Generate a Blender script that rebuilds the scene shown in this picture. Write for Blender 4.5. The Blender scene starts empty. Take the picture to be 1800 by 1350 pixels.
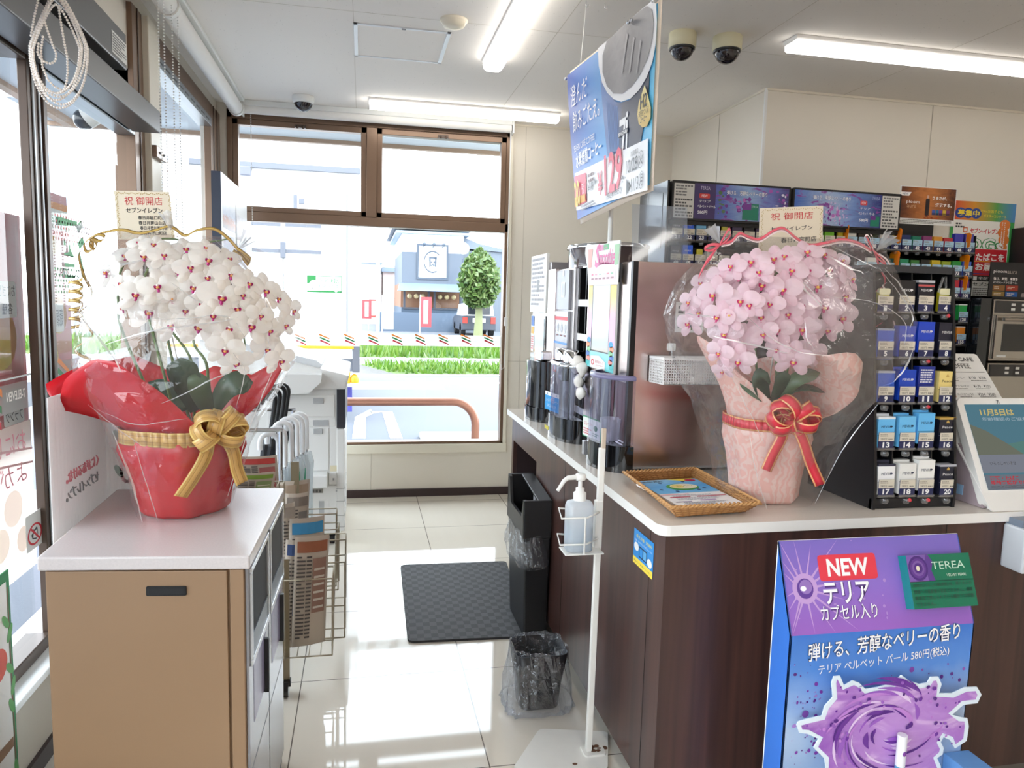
import bpy, math, random
from math import sin, cos, pi, radians
from mathutils import Vector, Matrix, noise

SC = bpy.context.scene
COL = SC.collection
# ------------------------------------------------------------------ camera
F_PX, YAW, PITCH, ROLL, CAM_H = 1292.85, 0.202287, 0.1115175, 0.0270899, 1.4099
cam_fw = Vector((sin(YAW) * cos(PITCH), cos(YAW) * cos(PITCH), -sin(PITCH)))
_r0 = Vector((cos(YAW), -sin(YAW), 0.0)); _u0 = _r0.cross(cam_fw)
cam_rt = cos(ROLL) * _r0 + sin(ROLL) * _u0
cam_up = -sin(ROLL) * _r0 + cos(ROLL) * _u0
CAM_POS = Vector((0, 0, CAM_H))
cam = bpy.data.cameras.new('camera')
cam.sensor_fit = 'HORIZONTAL'; cam.sensor_width = 36.0
cam.lens = 36.0 * F_PX / 1800.0
cam.clip_start = 0.02; cam.clip_end = 300
cam_ob = bpy.data.objects.new('camera', cam); COL.objects.link(cam_ob)
m3 = Matrix((cam_rt, cam_up, -cam_fw)).transposed()
cam_ob.matrix_world = Matrix.Translation(CAM_POS) @ m3.to_4x4()
SC.camera = cam_ob

def P(px, py, x=None, y=None, z=None):
    """point of the scene seen at a photo pixel, on a plane of known x, y or z"""
    d = cam_fw + cam_rt * ((px - 900.0) / F_PX) + cam_up * ((675.0 - py) / F_PX)
    if x is not None: t = x / d.x
    elif y is not None: t = y / d.y
    else: t = (z - CAM_H) / d.z
    return CAM_POS + d * t

# ------------------------------------------------------------------ view, world, sun
SC.view_settings.view_transform = 'Standard'
SC.view_settings.look = 'None'
SC.view_settings.gamma = 1.0
SC.view_settings.use_curve_mapping = False
SC.view_settings.exposure = 0.45
SC.cycles.max_bounces = 10
SC.cycles.diffuse_bounces = 5
SC.cycles.glossy_bounces = 5
SC.cycles.transmission_bounces = 6
SC.cycles.transparent_max_bounces = 28
SC.cycles.caustics_reflective = False
SC.cycles.caustics_refractive = False
SC.cycles.sample_clamp_indirect = 6.0
SC.cycles.use_denoising = True
W = bpy.data.worlds.new('sky'); SC.world = W; W.use_nodes = True
wn = W.node_tree.nodes; wl = W.node_tree.links
wbg = wn['Background']
wtc = wn.new('ShaderNodeTexCoord'); wsx = wn.new('ShaderNodeSeparateXYZ'); wcr = wn.new('ShaderNodeValToRGB')
wl.new(wtc.outputs['Generated'], wsx.inputs[0]); wl.new(wsx.outputs['Z'], wcr.inputs[0])
wcr.color_ramp.elements[0].position = 0.0; wcr.color_ramp.elements[0].color = (0.93, 0.96, 1.0, 1)
wcr.color_ramp.elements[1].position = 0.7; wcr.color_ramp.elements[1].color = (0.78, 0.89, 1.0, 1)
wl.new(wcr.outputs[0], wbg.inputs[0])
SKY = 5.6
wbg.inputs[1].default_value = SKY
sun = bpy.data.lights.new('sun', 'SUN'); sun.energy = 1.5; sun.angle = radians(12); sun.color = (1.0, 0.96, 0.9)
sun_ob = bpy.data.objects.new('sun', sun); COL.objects.link(sun_ob)
sun_ob.rotation_euler = (radians(38), radians(-20), radians(40))
LAMP = 7.0           # radiance of the shop's ceiling lamps

# ------------------------------------------------------------------ materials
def lin(c):
    return tuple(((v / 255.0) / 12.92 if v / 255.0 <= 0.04045 else ((v / 255.0 + 0.055) / 1.055) ** 2.4) for v in c[:3]) + (1.0,)

MATS = {}
def bsdf(name):
    m = bpy.data.materials.new(name); m.use_nodes = True
    return m, m.node_tree.nodes, m.node_tree.links, m.node_tree.nodes['Principled BSDF']

def M(name, rgb, rough=0.5, metal=0.0, spec=0.5, noise_amt=0.0, noise_scale=30.0, bump=0.0, trans=0.0, sheen=0.0, coat=0.0):
    if name in MATS: return MATS[name]
    m, n, l, b = bsdf(name)
    b.inputs['Base Color'].default_value = lin(rgb)
    b.inputs['Roughness'].default_value = rough
    b.inputs['Metallic'].default_value = metal
    b.inputs['Specular IOR Level'].default_value = spec
    b.inputs['Coat Weight'].default_value = coat
    if trans: b.inputs['Transmission Weight'].default_value = trans
    if noise_amt or bump:
        tc = n.new('ShaderNodeTexCoord'); nz = n.new('ShaderNodeTexNoise')
        nz.inputs['Scale'].default_value = noise_scale; nz.inputs['Detail'].default_value = 4
        l.new(tc.outputs['Object'], nz.inputs['Vector'])
        if noise_amt:
            mx = n.new('ShaderNodeMix'); mx.data_type = 'RGBA'
            a = lin(rgb); k = noise_amt
            mx.inputs['A'].default_value = tuple(max(0, v * (1 - k)) for v in a[:3]) + (1,)
            mx.inputs['B'].default_value = tuple(min(1, v * (1 + k)) for v in a[:3]) + (1,)
            l.new(nz.outputs['Fac'], mx.inputs['Factor']); l.new(mx.outputs['Result'], b.inputs['Base Color'])
        if bump:
            bp = n.new('ShaderNodeBump'); bp.inputs['Strength'].default_value = bump; bp.inputs['Distance'].default_value = 0.002
            l.new(nz.outputs['Fac'], bp.inputs['Height']); l.new(bp.outputs[0], b.inputs['Normal'])
    MATS[name] = m
    return m

def MC(rgb, rough=0.5, **k):
    """plain coloured material, shared per colour"""
    return M('c_%02x%02x%02x_%d' % (int(rgb[0]), int(rgb[1]), int(rgb[2]), int(rough * 100)), rgb, rough, **k)

def MEmit(name, rgb, strength):
    m = bpy.data.materials.new(name); m.use_nodes = True
    n = m.node_tree.nodes; l = m.node_tree.links; n.clear()
    o = n.new('ShaderNodeOutputMaterial'); e = n.new('ShaderNodeEmission')
    e.inputs[0].default_value = lin(rgb); e.inputs[1].default_value = strength
    l.new(e.outputs[0], o.inputs[0]); MATS[name] = m
    return m

def MThin(name, tint=(255, 255, 255), base=0.04, edge=0.35, rough=0.03, haze=0.0, haze_rgb=(255, 255, 255), wrinkle=0.0, wscale=25.0):
    """thin clear sheet: window glass, cellophane, plastic bags"""
    m = bpy.data.materials.new(name); m.use_nodes = True
    n = m.node_tree.nodes; l = m.node_tree.links; n.clear()
    o = n.new('ShaderNodeOutputMaterial'); t = n.new('ShaderNodeBsdfTransparent'); g = n.new('ShaderNodeBsdfGlossy')
    t.inputs[0].default_value = lin(tint); g.inputs['Roughness'].default_value = rough
    lw = n.new('ShaderNodeLayerWeight'); lw.inputs['Blend'].default_value = 0.35
    mr = n.new('ShaderNodeMapRange'); mr.inputs['To Min'].default_value = base; mr.inputs['To Max'].default_value = edge
    l.new(lw.outputs['Facing'], mr.inputs['Value'])
    mx = n.new('ShaderNodeMixShader'); l.new(mr.outputs[0], mx.inputs[0]); l.new(t.outputs[0], mx.inputs[1]); l.new(g.outputs[0], mx.inputs[2])
    last = mx
    if haze:
        d = n.new('ShaderNodeBsdfDiffuse'); d.inputs[0].default_value = lin(haze_rgb)
        tl = n.new('ShaderNodeBsdfTranslucent'); tl.inputs[0].default_value = lin(haze_rgb)
        ad = n.new('ShaderNodeMixShader'); ad.inputs[0].default_value = 0.5; l.new(d.outputs[0], ad.inputs[1]); l.new(tl.outputs[0], ad.inputs[2])
        m2 = n.new('ShaderNodeMixShader'); m2.inputs[0].default_value = haze
        l.new(mx.outputs[0], m2.inputs[1]); l.new(ad.outputs[0], m2.inputs[2]); last = m2
    if wrinkle:
        tc = n.new('ShaderNodeTexCoord'); nz = n.new('ShaderNodeTexNoise'); nz.inputs['Scale'].default_value = wscale
        nz.inputs['Detail'].default_value = 3; nz.inputs['Distortion'].default_value = 1.2
        l.new(tc.outputs['Object'], nz.inputs['Vector'])
        bp = n.new('ShaderNodeBump'); bp.inputs['Strength'].default_value = wrinkle; bp.inputs['Distance'].default_value = 0.02
        l.new(nz.outputs['Fac'], bp.inputs['Height']); l.new(bp.outputs[0], g.inputs['Normal'])
    l.new(last.outputs[0], o.inputs[0]); MATS[name] = m
    return m

def MTranslucent(name, rgb, mix=0.5, gloss=0.06, rough=0.35, alpha=1.0):
    """leafy or papery sheet that lets light through"""
    m = bpy.data.materials.new(name); m.use_nodes = True
    n = m.node_tree.nodes; l = m.node_tree.links; n.clear()
    o = n.new('ShaderNodeOutputMaterial'); d = n.new('ShaderNodeBsdfDiffuse'); t = n.new('ShaderNodeBsdfTranslucent'); g = n.new('ShaderNodeBsdfGlossy')
    for q in (d, t): q.inputs[0].default_value = lin(rgb)
    g.inputs['Roughness'].default_value = rough
    a = n.new('ShaderNodeMixShader'); a.inputs[0].default_value = mix; l.new(d.outputs[0], a.inputs[1]); l.new(t.outputs[0], a.inputs[2])
    b = n.new('ShaderNodeMixShader'); b.inputs[0].default_value = gloss; l.new(a.outputs[0], b.inputs[1]); l.new(g.outputs[0], b.inputs[2])
    last = b
    if alpha < 1:
        tr = n.new('ShaderNodeBsdfTransparent'); c = n.new('ShaderNodeMixShader'); c.inputs[0].default_value = alpha
        l.new(tr.outputs[0], c.inputs[1]); l.new(b.outputs[0], c.inputs[2]); last = c
    l.new(last.outputs[0], o.inputs[0]); MATS[name] = m
    return m

def MGrad(name, stops, axis='V', rough=0.4, noise_amt=0.0, noise_scale=6.0, stops2=None, thr=(0.5, 0.6), coat=0.0):
    """printed artwork: colour ramp over the panel's UV, optionally with a second print mixed in by noise"""
    m, n, l, b = bsdf(name)
    b.inputs['Roughness'].default_value = rough; b.inputs['Coat Weight'].default_value = coat
    uv = n.new('ShaderNodeTexCoord'); sx = n.new('ShaderNodeSeparateXYZ'); l.new(uv.outputs['UV'], sx.inputs[0])
    def ramp(st):
        r = n.new('ShaderNodeValToRGB'); e = r.color_ramp.elements
        e[0].position = st[0][0]; e[0].color = lin(st[0][1]); e[1].position = st[-1][0]; e[1].color = lin(st[-1][1])
        for p, c in st[1:-1]:
            q = e.new(p); q.color = lin(c)
        return r
    r1 = ramp(stops)
    src = sx.outputs['X' if axis == 'U' else 'Y']
    nz = n.new('ShaderNodeTexNoise'); nz.inputs['Scale'].default_value = noise_scale; nz.inputs['Detail'].default_value = 5
    nz.inputs['Distortion'].default_value = 1.5
    l.new(uv.outputs['UV'], nz.inputs['Vector'])
    if noise_amt:
        ma = n.new('ShaderNodeMath'); ma.operation = 'MULTIPLY_ADD'; ma.inputs[1].default_value = noise_amt; 
        l.new(nz.outputs['Fac'], ma.inputs[0]); l.new(src, ma.inputs[2])
        mb = n.new('ShaderNodeMath'); mb.operation = 'SUBTRACT'; mb.inputs[1].default_value = noise_amt * 0.5
        l.new(ma.outputs[0], mb.inputs[0]); l.new(mb.outputs[0], r1.inputs[0])
    else:
        l.new(src, r1.inputs[0])
    out = r1.outputs[0]
    if stops2:
        r2 = ramp(stops2); l.new(nz.outputs['Fac'], r2.inputs[0])
        mr = n.new('ShaderNodeMapRange'); mr.inputs['From Min'].default_value = thr[0]; mr.inputs['From Max'].default_value = thr[1]
        l.new(nz.outputs['Fac'], mr.inputs['Value'])
        mx = n.new('ShaderNodeMix'); mx.data_type = 'RGBA'
        l.new(mr.outputs[0], mx.inputs['Factor']); l.new(out, mx.inputs['A']); l.new(r2.outputs[0], mx.inputs['B']); out = mx.outputs['Result']
    l.new(out, b.inputs['Base Color']); MATS[name] = m
    return m

# ------------------------------------------------------------------ text as flat letter shapes
_TXT = {}
def text_shape(body, bold=0.0):
    """(verts, tris) of the lettering, unit em height, cached"""
    key = (body, bold)
    if key not in _TXT:
        c = bpy.data.curves.new('lettering', 'FONT'); c.body = body; c.size = 1.0; c.offset = bold; c.resolution_u = 2
        o = bpy.data.objects.new('lettering', c); COL.objects.link(o)
        dg = bpy.context.evaluated_depsgraph_get()
        me = bpy.data.meshes.new_from_object(o.evaluated_get(dg))
        vs = [(v.co.x, v.co.y) for v in me.vertices]; fs = [tuple(p.vertices) for p in me.polygons]
        bpy.data.objects.remove(o); bpy.data.curves.remove(c); bpy.data.meshes.remove(me)
        if bold and vs:                              # a thickened glyph may burst into spikes: then use the plain one
            v0 = text_shape(body, 0.0)[0]
            for k in (0, 1):
                lo, hi = min(p[k] for p in v0), max(p[k] for p in v0); a, b = min(p[k] for p in vs), max(p[k] for p in vs)
                if a < lo - 3 * bold or b > hi + 3 * bold: vs, fs = text_shape(body, 0.0); break
        _TXT[key] = (vs, fs)
    return _TXT[key]

# ------------------------------------------------------------------ mesh builder
class Fr:
    """a flat frame: origin, unit axes right and up, normal; at(u, v, n) gives a point"""
    def __init__(s, o, ux, uy):
        s.o = Vector(o); s.ux = Vector(ux).normalized(); s.uy = Vector(uy)
        s.uy = (s.uy - s.ux * s.uy.dot(s.ux)).normalized(); s.n = s.ux.cross(s.uy)
    def at(s, u, v, n=0.0): return s.o + s.ux * u + s.uy * v + s.n * n
    def shift(s, u, v, n=0.0): return Fr(s.at(u, v, n), s.ux, s.uy)

X, Y, Z = Vector((1, 0, 0)), Vector((0, 1, 0)), Vector((0, 0, 1))
FRONT = lambda o: Fr(o, X, Z)                # faces the camera side (-y)
SIDE = lambda o: Fr(o, -Y, Z)                # faces the shop's left (-x)

class MB:
    def __init__(s): s.v = []; s.f = []; s.m = []; s.sm = []; s.uv = []; s.mats = []
    def mi(s, mat):
        if mat not in s.mats: s.mats.append(mat)
        return s.mats.index(mat)
    def add(s, vs, fs, mat, smooth=False, uvs=None):
        b = len(s.v); s.v += [Vector(p) for p in vs]; k = s.mi(mat)
        for i, f in enumerate(fs):
            s.f.append(tuple(b + j for j in f)); s.m.append(k); s.sm.append(smooth)
            s.uv.append(uvs[i] if uvs else [(0, 0)] * len(f))
        return s
    def quad(s, a, b, c, d, mat):
        return s.add([a, b, c, d], [(0, 1, 2, 3)], mat, uvs=[[(0, 0), (1, 0), (1, 1), (0, 1)]])
    def box(s, x0, x1, y0, y1, z0, z1, mat):
        return s.hexa([(x0, y0, z0), (x1, y0, z0), (x1, y1, z0), (x0, y1, z0), (x0, y0, z1), (x1, y0, z1), (x1, y1, z1), (x0, y1, z1)], mat)
    def hexa(s, p, mat):
        q = [(0, 0), (1, 0), (1, 1), (0, 1)]
        return s.add(p, [(3, 2, 1, 0), (4, 5, 6, 7), (0, 1, 5, 4), (1, 2, 6, 5), (2, 3, 7, 6), (3, 0, 4, 7)], mat, uvs=[q] * 6)
    def fbox(s, fr, u0, u1, v0, v1, n0, n1, mat):
        p = [fr.at(u0, v0, n1), fr.at(u1, v0, n1), fr.at(u1, v0, n0), fr.at(u0, v0, n0), fr.at(u0, v1, n1), fr.at(u1, v1, n1), fr.at(u1, v1, n0), fr.at(u0, v1, n0)]
        return s.hexa(p, mat)
    def rect(s, fr, u0, u1, v0, v1, mat, n=0.0004):
        return s.quad(fr.at(u0, v0, n), fr.at(u1, v0, n), fr.at(u1, v1, n), fr.at(u0, v1, n), mat)
    def poly(s, fr, pts, mat, n=0.0004):
        us = [p[0] for p in pts]; vs = [p[1] for p in pts]; u0, u1, v0, v1 = min(us), max(us), min(vs), max(vs)
        return s.add([fr.at(u, v, n) for u, v in pts], [tuple(range(len(pts)))], mat, uvs=[[((u - u0) / (u1 - u0 + 1e-9), (v - v0) / (v1 - v0 + 1e-9)) for u, v in pts]])
    def disc(s, fr, u, v, ru, rv, mat, n=0.0004, k=20, a0=0.0, a1=2 * pi, rot=0.0):
        pts = []
        for i in range(k):
            a = a0 + (a1 - a0) * i / (k if abs(a1 - a0 - 2 * pi) < 1e-6 else k - 1)
            x, y = ru * cos(a), rv * sin(a); pts.append((u + x * cos(rot) - y * sin(rot), v + x * sin(rot) + y * cos(rot)))
        return s.poly(fr, pts, mat, n)
    def prism(s, fr, pts, n0, n1, mat, side=None):
        """polygon (counter-clockwise in the frame) with real thickness from n0 to n1"""
        k = len(pts); a = [fr.at(u, v, n0) for u, v in pts]; b = [fr.at(u, v, n1) for u, v in pts]
        us = [p[0] for p in pts]; vs = [p[1] for p in pts]; u0, u1, v0, v1 = min(us), max(us), min(vs), max(vs)
        uv = [((u - u0) / (u1 - u0 + 1e-9), (v - v0) / (v1 - v0 + 1e-9)) for u, v in pts]
        s.add(a + b, [tuple(range(k, 2 * k)), tuple(reversed(range(k)))], mat, uvs=[uv, list(reversed(uv))])
        return s.add(a + b, [(i, (i + 1) % k, k + (i + 1) % k, k + i) for i in range(k)], side or mat)
    def rrect(s, fr, u0, u1, v0, v1, r, n0, n1, mat, k=4, side=None):
        return s.prism(fr, rr(u0, u1, v0, v1, r, k), n0, n1, mat, side)
    def tube(s, pts, r, mat, n=8, closed=False, caps=True, flat=None):
        pts = [Vector(p) for p in pts]; N = len(pts); rad = r if isinstance(r, (list, tuple)) else [r] * N
        up = None; rings = []
        for i, p in enumerate(pts):
            if closed: t = pts[(i + 1) % N] - pts[i - 1]
            else: t = pts[min(i + 1, N - 1)] - pts[max(i - 1, 0)]
            if t.length < 1e-9: t = Vector((0, 0, 1))
            t.normalize()
            if up is None:
                up = Vector((0, 0, 1)) if abs(t.z) < 0.9 else Vector((1, 0, 0))
                if flat is not None: up = Vector(flat)
            side = t.cross(up)
            if side.length < 1e-6: side = t.orthogonal()
            side.normalize(); up2 = side.cross(t).normalized(); up = up2
            rings.append([p + (side * cos(2 * pi * j / n) + up2 * sin(2 * pi * j / n)) * rad[i] for j in range(n)])
        vs = [q for rg in rings for q in rg]; fs = []
        for i in range(N if closed else N - 1):
            a = i * n; b = ((i + 1) % N) * n
            for j in range(n): fs.append((a + j, a + (j + 1) % n, b + (j + 1) % n, b + j))
        s.add(vs, fs, mat, smooth=True)
        if caps and not closed:
            s.add(rings[0], [tuple(reversed(range(n)))], mat); s.add(rings[-1], [tuple(range(n))], mat)
        return s
    def strip(s, pts, w, nrm, mat, thick=0.0):
        """ribbon along pts; w = width (number or list), nrm = across-direction (vector or list)"""
        N = len(pts); vs = []; fs = []
        for i, p in enumerate(pts):
            wi = w[i] if isinstance(w, (list, tuple)) else w; ni = nrm[i] if isinstance(nrm, list) else nrm
            d = Vector(ni).normalized() * wi * 0.5; vs += [Vector(p) - d, Vector(p) + d]
        uvs = []
        for i in range(N - 1):
            fs.append((2 * i, 2 * i + 1, 2 * i + 3, 2 * i + 2)); a = i / (N - 1); b = (i + 1) / (N - 1); uvs.append([(0, a), (1, a), (1, b), (0, b)])
        return s.add(vs, fs, mat, smooth=True, uvs=uvs)
    def lathe(s, c, prof, mat, n=24, sx=1.0, sy=1.0, smooth=True, a0=0.0, a1=2 * pi, wob=None):
        c = Vector(c); full = abs(a1 - a0 - 2 * pi) < 1e-6; cols = n if full else n + 1; vs = []; fs = []
        for r, z in prof:
            for j in range(cols):
                a = a0 + (a1 - a0) * j / n; rr_ = r * (wob(a, z) if wob else 1.0)
                vs.append(c + Vector((rr_ * cos(a) * sx, rr_ * sin(a) * sy, z)))
        for i in range(len(prof) - 1):
            for j in range(n):
                k = (j + 1) % cols; fs.append((i * cols + j, i * cols + k, (i + 1) * cols + k, (i + 1) * cols + j))
        return s.add(vs, fs, mat, smooth=smooth)
    def ball(s, c, r, mat, n=12, k=8, sc=(1, 1, 1)):
        c = Vector(c)
        prof = [(r * sin(pi * i / k), -r * cos(pi * i / k)) for i in range(k + 1)]; prof[0] = (1e-5, -r); prof[-1] = (1e-5, r)
        b = len(s.v); s.lathe(Vector((0, 0, 0)), prof, mat, n)
        for i in range(b, len(s.v)):
            v = s.v[i]; s.v[i] = c + Vector((v.x * sc[0], v.y * sc[1], v.z * sc[2]))
        return s
    def text(s, fr, body, u, v, h, mat, width=None, align='C', bold=0.0, n=0.0008, mirror=False, skew=0.0, rot=0.0):
        """lettering of cap height about h with its middle (or left end) at (u, v)"""
        vs, fs = text_shape(body, bold)
        if not vs: return s
        x0 = min(p[0] for p in vs); x1 = max(p[0] for p in vs); y0 = min(p[1] for p in vs); y1 = max(p[1] for p in vs)
        sy = h / (y1 - y0 if y1 > y0 + 1e-6 and (y1 - y0) > 0.35 else 0.75); sx = sy if width is None else width / (x1 - x0)
        w = (x1 - x0) * sx; ox = -w / 2 if align == 'C' else (-w if align == 'R' else 0); cy = (y0 + y1) / 2
        pts = []
        for px, py in vs:
            a = (px - x0) * sx + ox; b = (py - cy) * sy; a += skew * b
            if mirror: a = -a
            if rot: a, b = a * cos(rot) - b * sin(rot), a * sin(rot) + b * cos(rot)
            pts.append(fr.at(u + a, v + b, n))
        if mirror: fs = [tuple(reversed(f)) for f in fs]
        return s.add(pts, fs, mat)
    def scribble(s, fr, u0, u1, v0, v1, rows, mat, n=0.0008, seed=1, fill=0.55, ragged=True):
        """lines of tiny unreadable print, as small dashes"""
        rnd = random.Random(seed); dv = (v1 - v0) / rows
        for r in range(rows):
            v = v1 - (r + 0.5) * dv; u = u0; end = u1 if not ragged else u1 - (u1 - u0) * rnd.choice([0, 0, 0.1, 0.35])
            while u < end:
                w = min(dv * rnd.uniform(0.5, 1.6), end - u)
                s.rect(fr, u, u + w * 0.8, v - dv * fill / 2, v + dv * fill / 2, mat, n); u += w
        return s
    def build(s, name, parent=None, bevel=0.0, mods=None, solid=0.0, segs=2, shadow=True):
        me = bpy.data.meshes.new(name)
        off = Vector((0, 0, 0))
        o = bpy.data.objects.new(name, me); COL.objects.link(o)
        if parent is not None:
            o.parent = parent; r = parent
            while r is not None: off += r.location; r = r.parent
        else:
            xs = [p.x for p in s.v]; ys = [p.y for p in s.v]; zs = [p.z for p in s.v]
            off = Vector(((min(xs) + max(xs)) / 2, (min(ys) + max(ys)) / 2, min(zs))); o.location = off
        me.from_pydata([tuple(p - off) for p in s.v], [], s.f)
        for mt in s.mats: me.materials.append(mt)
        me.polygons.foreach_set('material_index', s.m); me.polygons.foreach_set('use_smooth', s.sm)
        if any(u != (0, 0) for q in s.uv for u in q):
            ul = me.uv_layers.new(name='UVMap'); flat = [c for q in s.uv for u in q for c in u]
            ul.data.foreach_set('uv', flat)
        me.update()
        if bevel:
            bm = o.modifiers.new('edges', 'BEVEL'); bm.width = bevel; bm.segments = segs; bm.limit_method = 'ANGLE'; bm.angle_limit = radians(50); bm.use_clamp_overlap = True
        if solid:
            sm = o.modifiers.new('sheet', 'SOLIDIFY'); sm.thickness = solid; sm.offset = 0
        return o

def rr(u0, u1, v0, v1, r, k=4):
    pts = []
    for cx, cy, a in ((u1 - r, v0 + r, -pi / 2), (u1 - r, v1 - r, 0), (u0 + r, v1 - r, pi / 2), (u0 + r, v0 + r, pi)):
        for i in range(k + 1):
            t = a + pi / 2 * i / k; pts.append((cx + r * cos(t), cy + r * sin(t)))
    return pts

def curve(pts, n=8, closed=False):
    """smooth points through pts (Catmull-Rom)"""
    pts = [Vector(p) for p in pts]; N = len(pts); out = []
    for i in range(N if closed else N - 1):
        p0 = pts[(i - 1) % N] if closed or i > 0 else pts[0] * 2 - pts[1]
        p1, p2 = pts[i], pts[(i + 1) % N]
        p3 = pts[(i + 2) % N] if closed or i + 2 < N else p2 * 2 - p1
        for j in range(n):
            t = j / n
            out.append(0.5 * ((2 * p1) + (p2 - p0) * t + (2 * p0 - 5 * p1 + 4 * p2 - p3) * t * t + (3 * p1 - p0 - 3 * p2 + p3) * t ** 3))
    if not closed: out.append(pts[-1])
    return out

# ------------------------------------------------------------------ things, parts, setting
def tag(o, label, cat, group=None, kind=None):
    o['label'] = label; o['category'] = cat
    if group: o['group'] = group
    if kind: o['kind'] = kind
    return o
def thing(name, label, cat, loc=(0, 0, 0), group=None):
    o = bpy.data.objects.new(name, None); COL.objects.link(o); o.location = Vector(loc); o.empty_display_size = 0.05
    return tag(o, label, cat, group)
def struct(o): o['kind'] = 'structure'; return o
def copy_tree(o, parent=None):
    c = o.copy(); COL.objects.link(c)
    if parent is not None: c.parent = parent
    for ch in list(o.children): copy_tree(ch, c)
    return c
RND = random.Random(7)
# ================================================================== THE SETTING
XL, YF, YB, ZC, XR = -0.93, 5.20, -4.5, 2.64, 6.5
cream = M('wall_cream', (231, 224, 211), 0.55, noise_amt=0.02, noise_scale=3)
cream_tr = M('cream_trim', (232, 225, 208), 0.4)
joint = M('panel_joint', (196, 188, 174), 0.6)
brown_al = M('bronze_frame', (128, 103, 84), 0.32, metal=0.35, noise_amt=0.05, noise_scale=8)
dark_al = M('dark_bronze_frame', (84, 68, 58), 0.35, metal=0.3)
steel_al = M('aluminium', (150, 155, 160), 0.3, metal=0.8)
white_pl = M('white_plastic', (238, 238, 234), 0.35)
black_pl = M('black_plastic', (18, 18, 20), 0.32)
glass = MThin('window_glass', (248, 252, 252), 0.02, 0.25)

def floor_mat():
    m, n, l, b = bsdf('floor_tile')
    g = n.new('ShaderNodeNewGeometry'); s = n.new('ShaderNodeSeparateXYZ'); l.new(g.outputs['Position'], s.inputs[0])
    outs = []
    for ax, o0 in (('X', -0.214), ('Y', 2.061)):
        a = n.new('ShaderNodeMath'); a.operation = 'SUBTRACT'; a.inputs[1].default_value = o0 - 60 - 0.3; l.new(s.outputs[ax], a.inputs[0])
        d = n.new('ShaderNodeMath'); d.operation = 'DIVIDE'; d.inputs[1].default_value = 0.6; l.new(a.outputs[0], d.inputs[0])
        f = n.new('ShaderNodeMath'); f.operation = 'FRACT'; l.new(d.outputs[0], f.inputs[0])
        c = n.new('ShaderNodeMath'); c.operation = 'SUBTRACT'; c.inputs[1].default_value = 0.5; l.new(f.outputs[0], c.inputs[0])
        ab = n.new('ShaderNodeMath'); ab.operation = 'ABSOLUTE'; l.new(c.outputs[0], ab.inputs[0])
        lt = n.new('ShaderNodeMath'); lt.operation = 'LESS_THAN'; lt.inputs[1].default_value = 0.0032; l.new(ab.outputs[0], lt.inputs[0]); outs.append(lt)
    mx = n.new('ShaderNodeMath'); mx.operation = 'MAXIMUM'; l.new(outs[0].outputs[0], mx.inputs[0]); l.new(outs[1].outputs[0], mx.inputs[1])
    nz = n.new('ShaderNodeTexNoise'); nz.inputs['Scale'].default_value = 2.2; nz.inputs['Detail'].default_value = 5; l.new(g.outputs['Position'], nz.inputs['Vector'])
    st = n.new('ShaderNodeMapping'); st.inputs['Scale'].default_value = (9, 0.7, 1); l.new(g.outputs['Position'], st.inputs[0])
    nz2 = n.new('ShaderNodeTexNoise'); nz2.inputs['Scale'].default_value = 1.4; nz2.inputs['Detail'].default_value = 3; l.new(st.outputs[0], nz2.inputs['Vector'])
    cr = n.new('ShaderNodeMix'); cr.data_type = 'RGBA'; cr.inputs['A'].default_value = lin((222, 213, 199)); cr.inputs['B'].default_value = lin((234, 227, 214))
    av = n.new('ShaderNodeMath'); av.operation = 'MULTIPLY_ADD'; av.inputs[1].default_value = 0.5; 
    h2 = n.new('ShaderNodeMath'); h2.operation = 'MULTIPLY'; h2.inputs[1].default_value = 0.5; l.new(nz2.outputs['Fac'], h2.inputs[0])
    l.new(nz.outputs['Fac'], av.inputs[0]); l.new(h2.outputs[0], av.inputs[2]); l.new(av.outputs[0], cr.inputs['Factor'])
    gm = n.new('ShaderNodeMix'); gm.data_type = 'RGBA'; gm.inputs['B'].default_value = lin((112, 104, 96))
    l.new(mx.outputs[0], gm.inputs['Factor']); l.new(cr.outputs['Result'], gm.inputs['A']); l.new(gm.outputs['Result'], b.inputs['Base Color'])
    b.inputs['Roughness'].default_value = 0.04; b.inputs['Specular IOR Level'].default_value = 0.9
    return m

def ceil_mat():
    m, n, l, b = bsdf('ceiling_board')
    g = n.new('ShaderNodeNewGeometry'); v = n.new('ShaderNodeTexVoronoi'); v.inputs['Scale'].default_value = 34; l.new(g.outputs['Position'], v.inputs['Vector'])
    lt = n.new('ShaderNodeMath'); lt.operation = 'LESS_THAN'; lt.inputs[1].default_value = 0.085; l.new(v.outputs['Distance'], lt.inputs[0])
    mx = n.new('ShaderNodeMix'); mx.data_type = 'RGBA'; mx.inputs['A'].default_value = lin((240, 235, 229)); mx.inputs['B'].default_value = lin((214, 208, 202))
    l.new(lt.outputs[0], mx.inputs['Factor']); l.new(mx.outputs['Result'], b.inputs['Base Color'])
    b.inputs['Roughness'].default_value = 0.8
    return m

struct(MB().box(XL - 0.1, XR, YB, YF + 0.1, -0.12, 0, floor_mat()).build('floor'))
mcl = ceil_mat()
struct(MB().box(XL - 0.1, XR, YB, YF + 0.1, ZC, ZC + 0.1, mcl).build('ceiling'))
mb = MB()                                            # seams between the ceiling boards
for x in (-0.045, 0.87, 1.78, 2.7): mb.box(x - 0.0012, x + 0.0012, 2.6, YF, ZC - 0.0006, ZC, joint)
for y in (3.42, ): mb.box(-0.6, 2.2, y - 0.001, y + 0.001, ZC - 0.0006, ZC, joint)
struct(mb.build('trim_1'))

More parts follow.
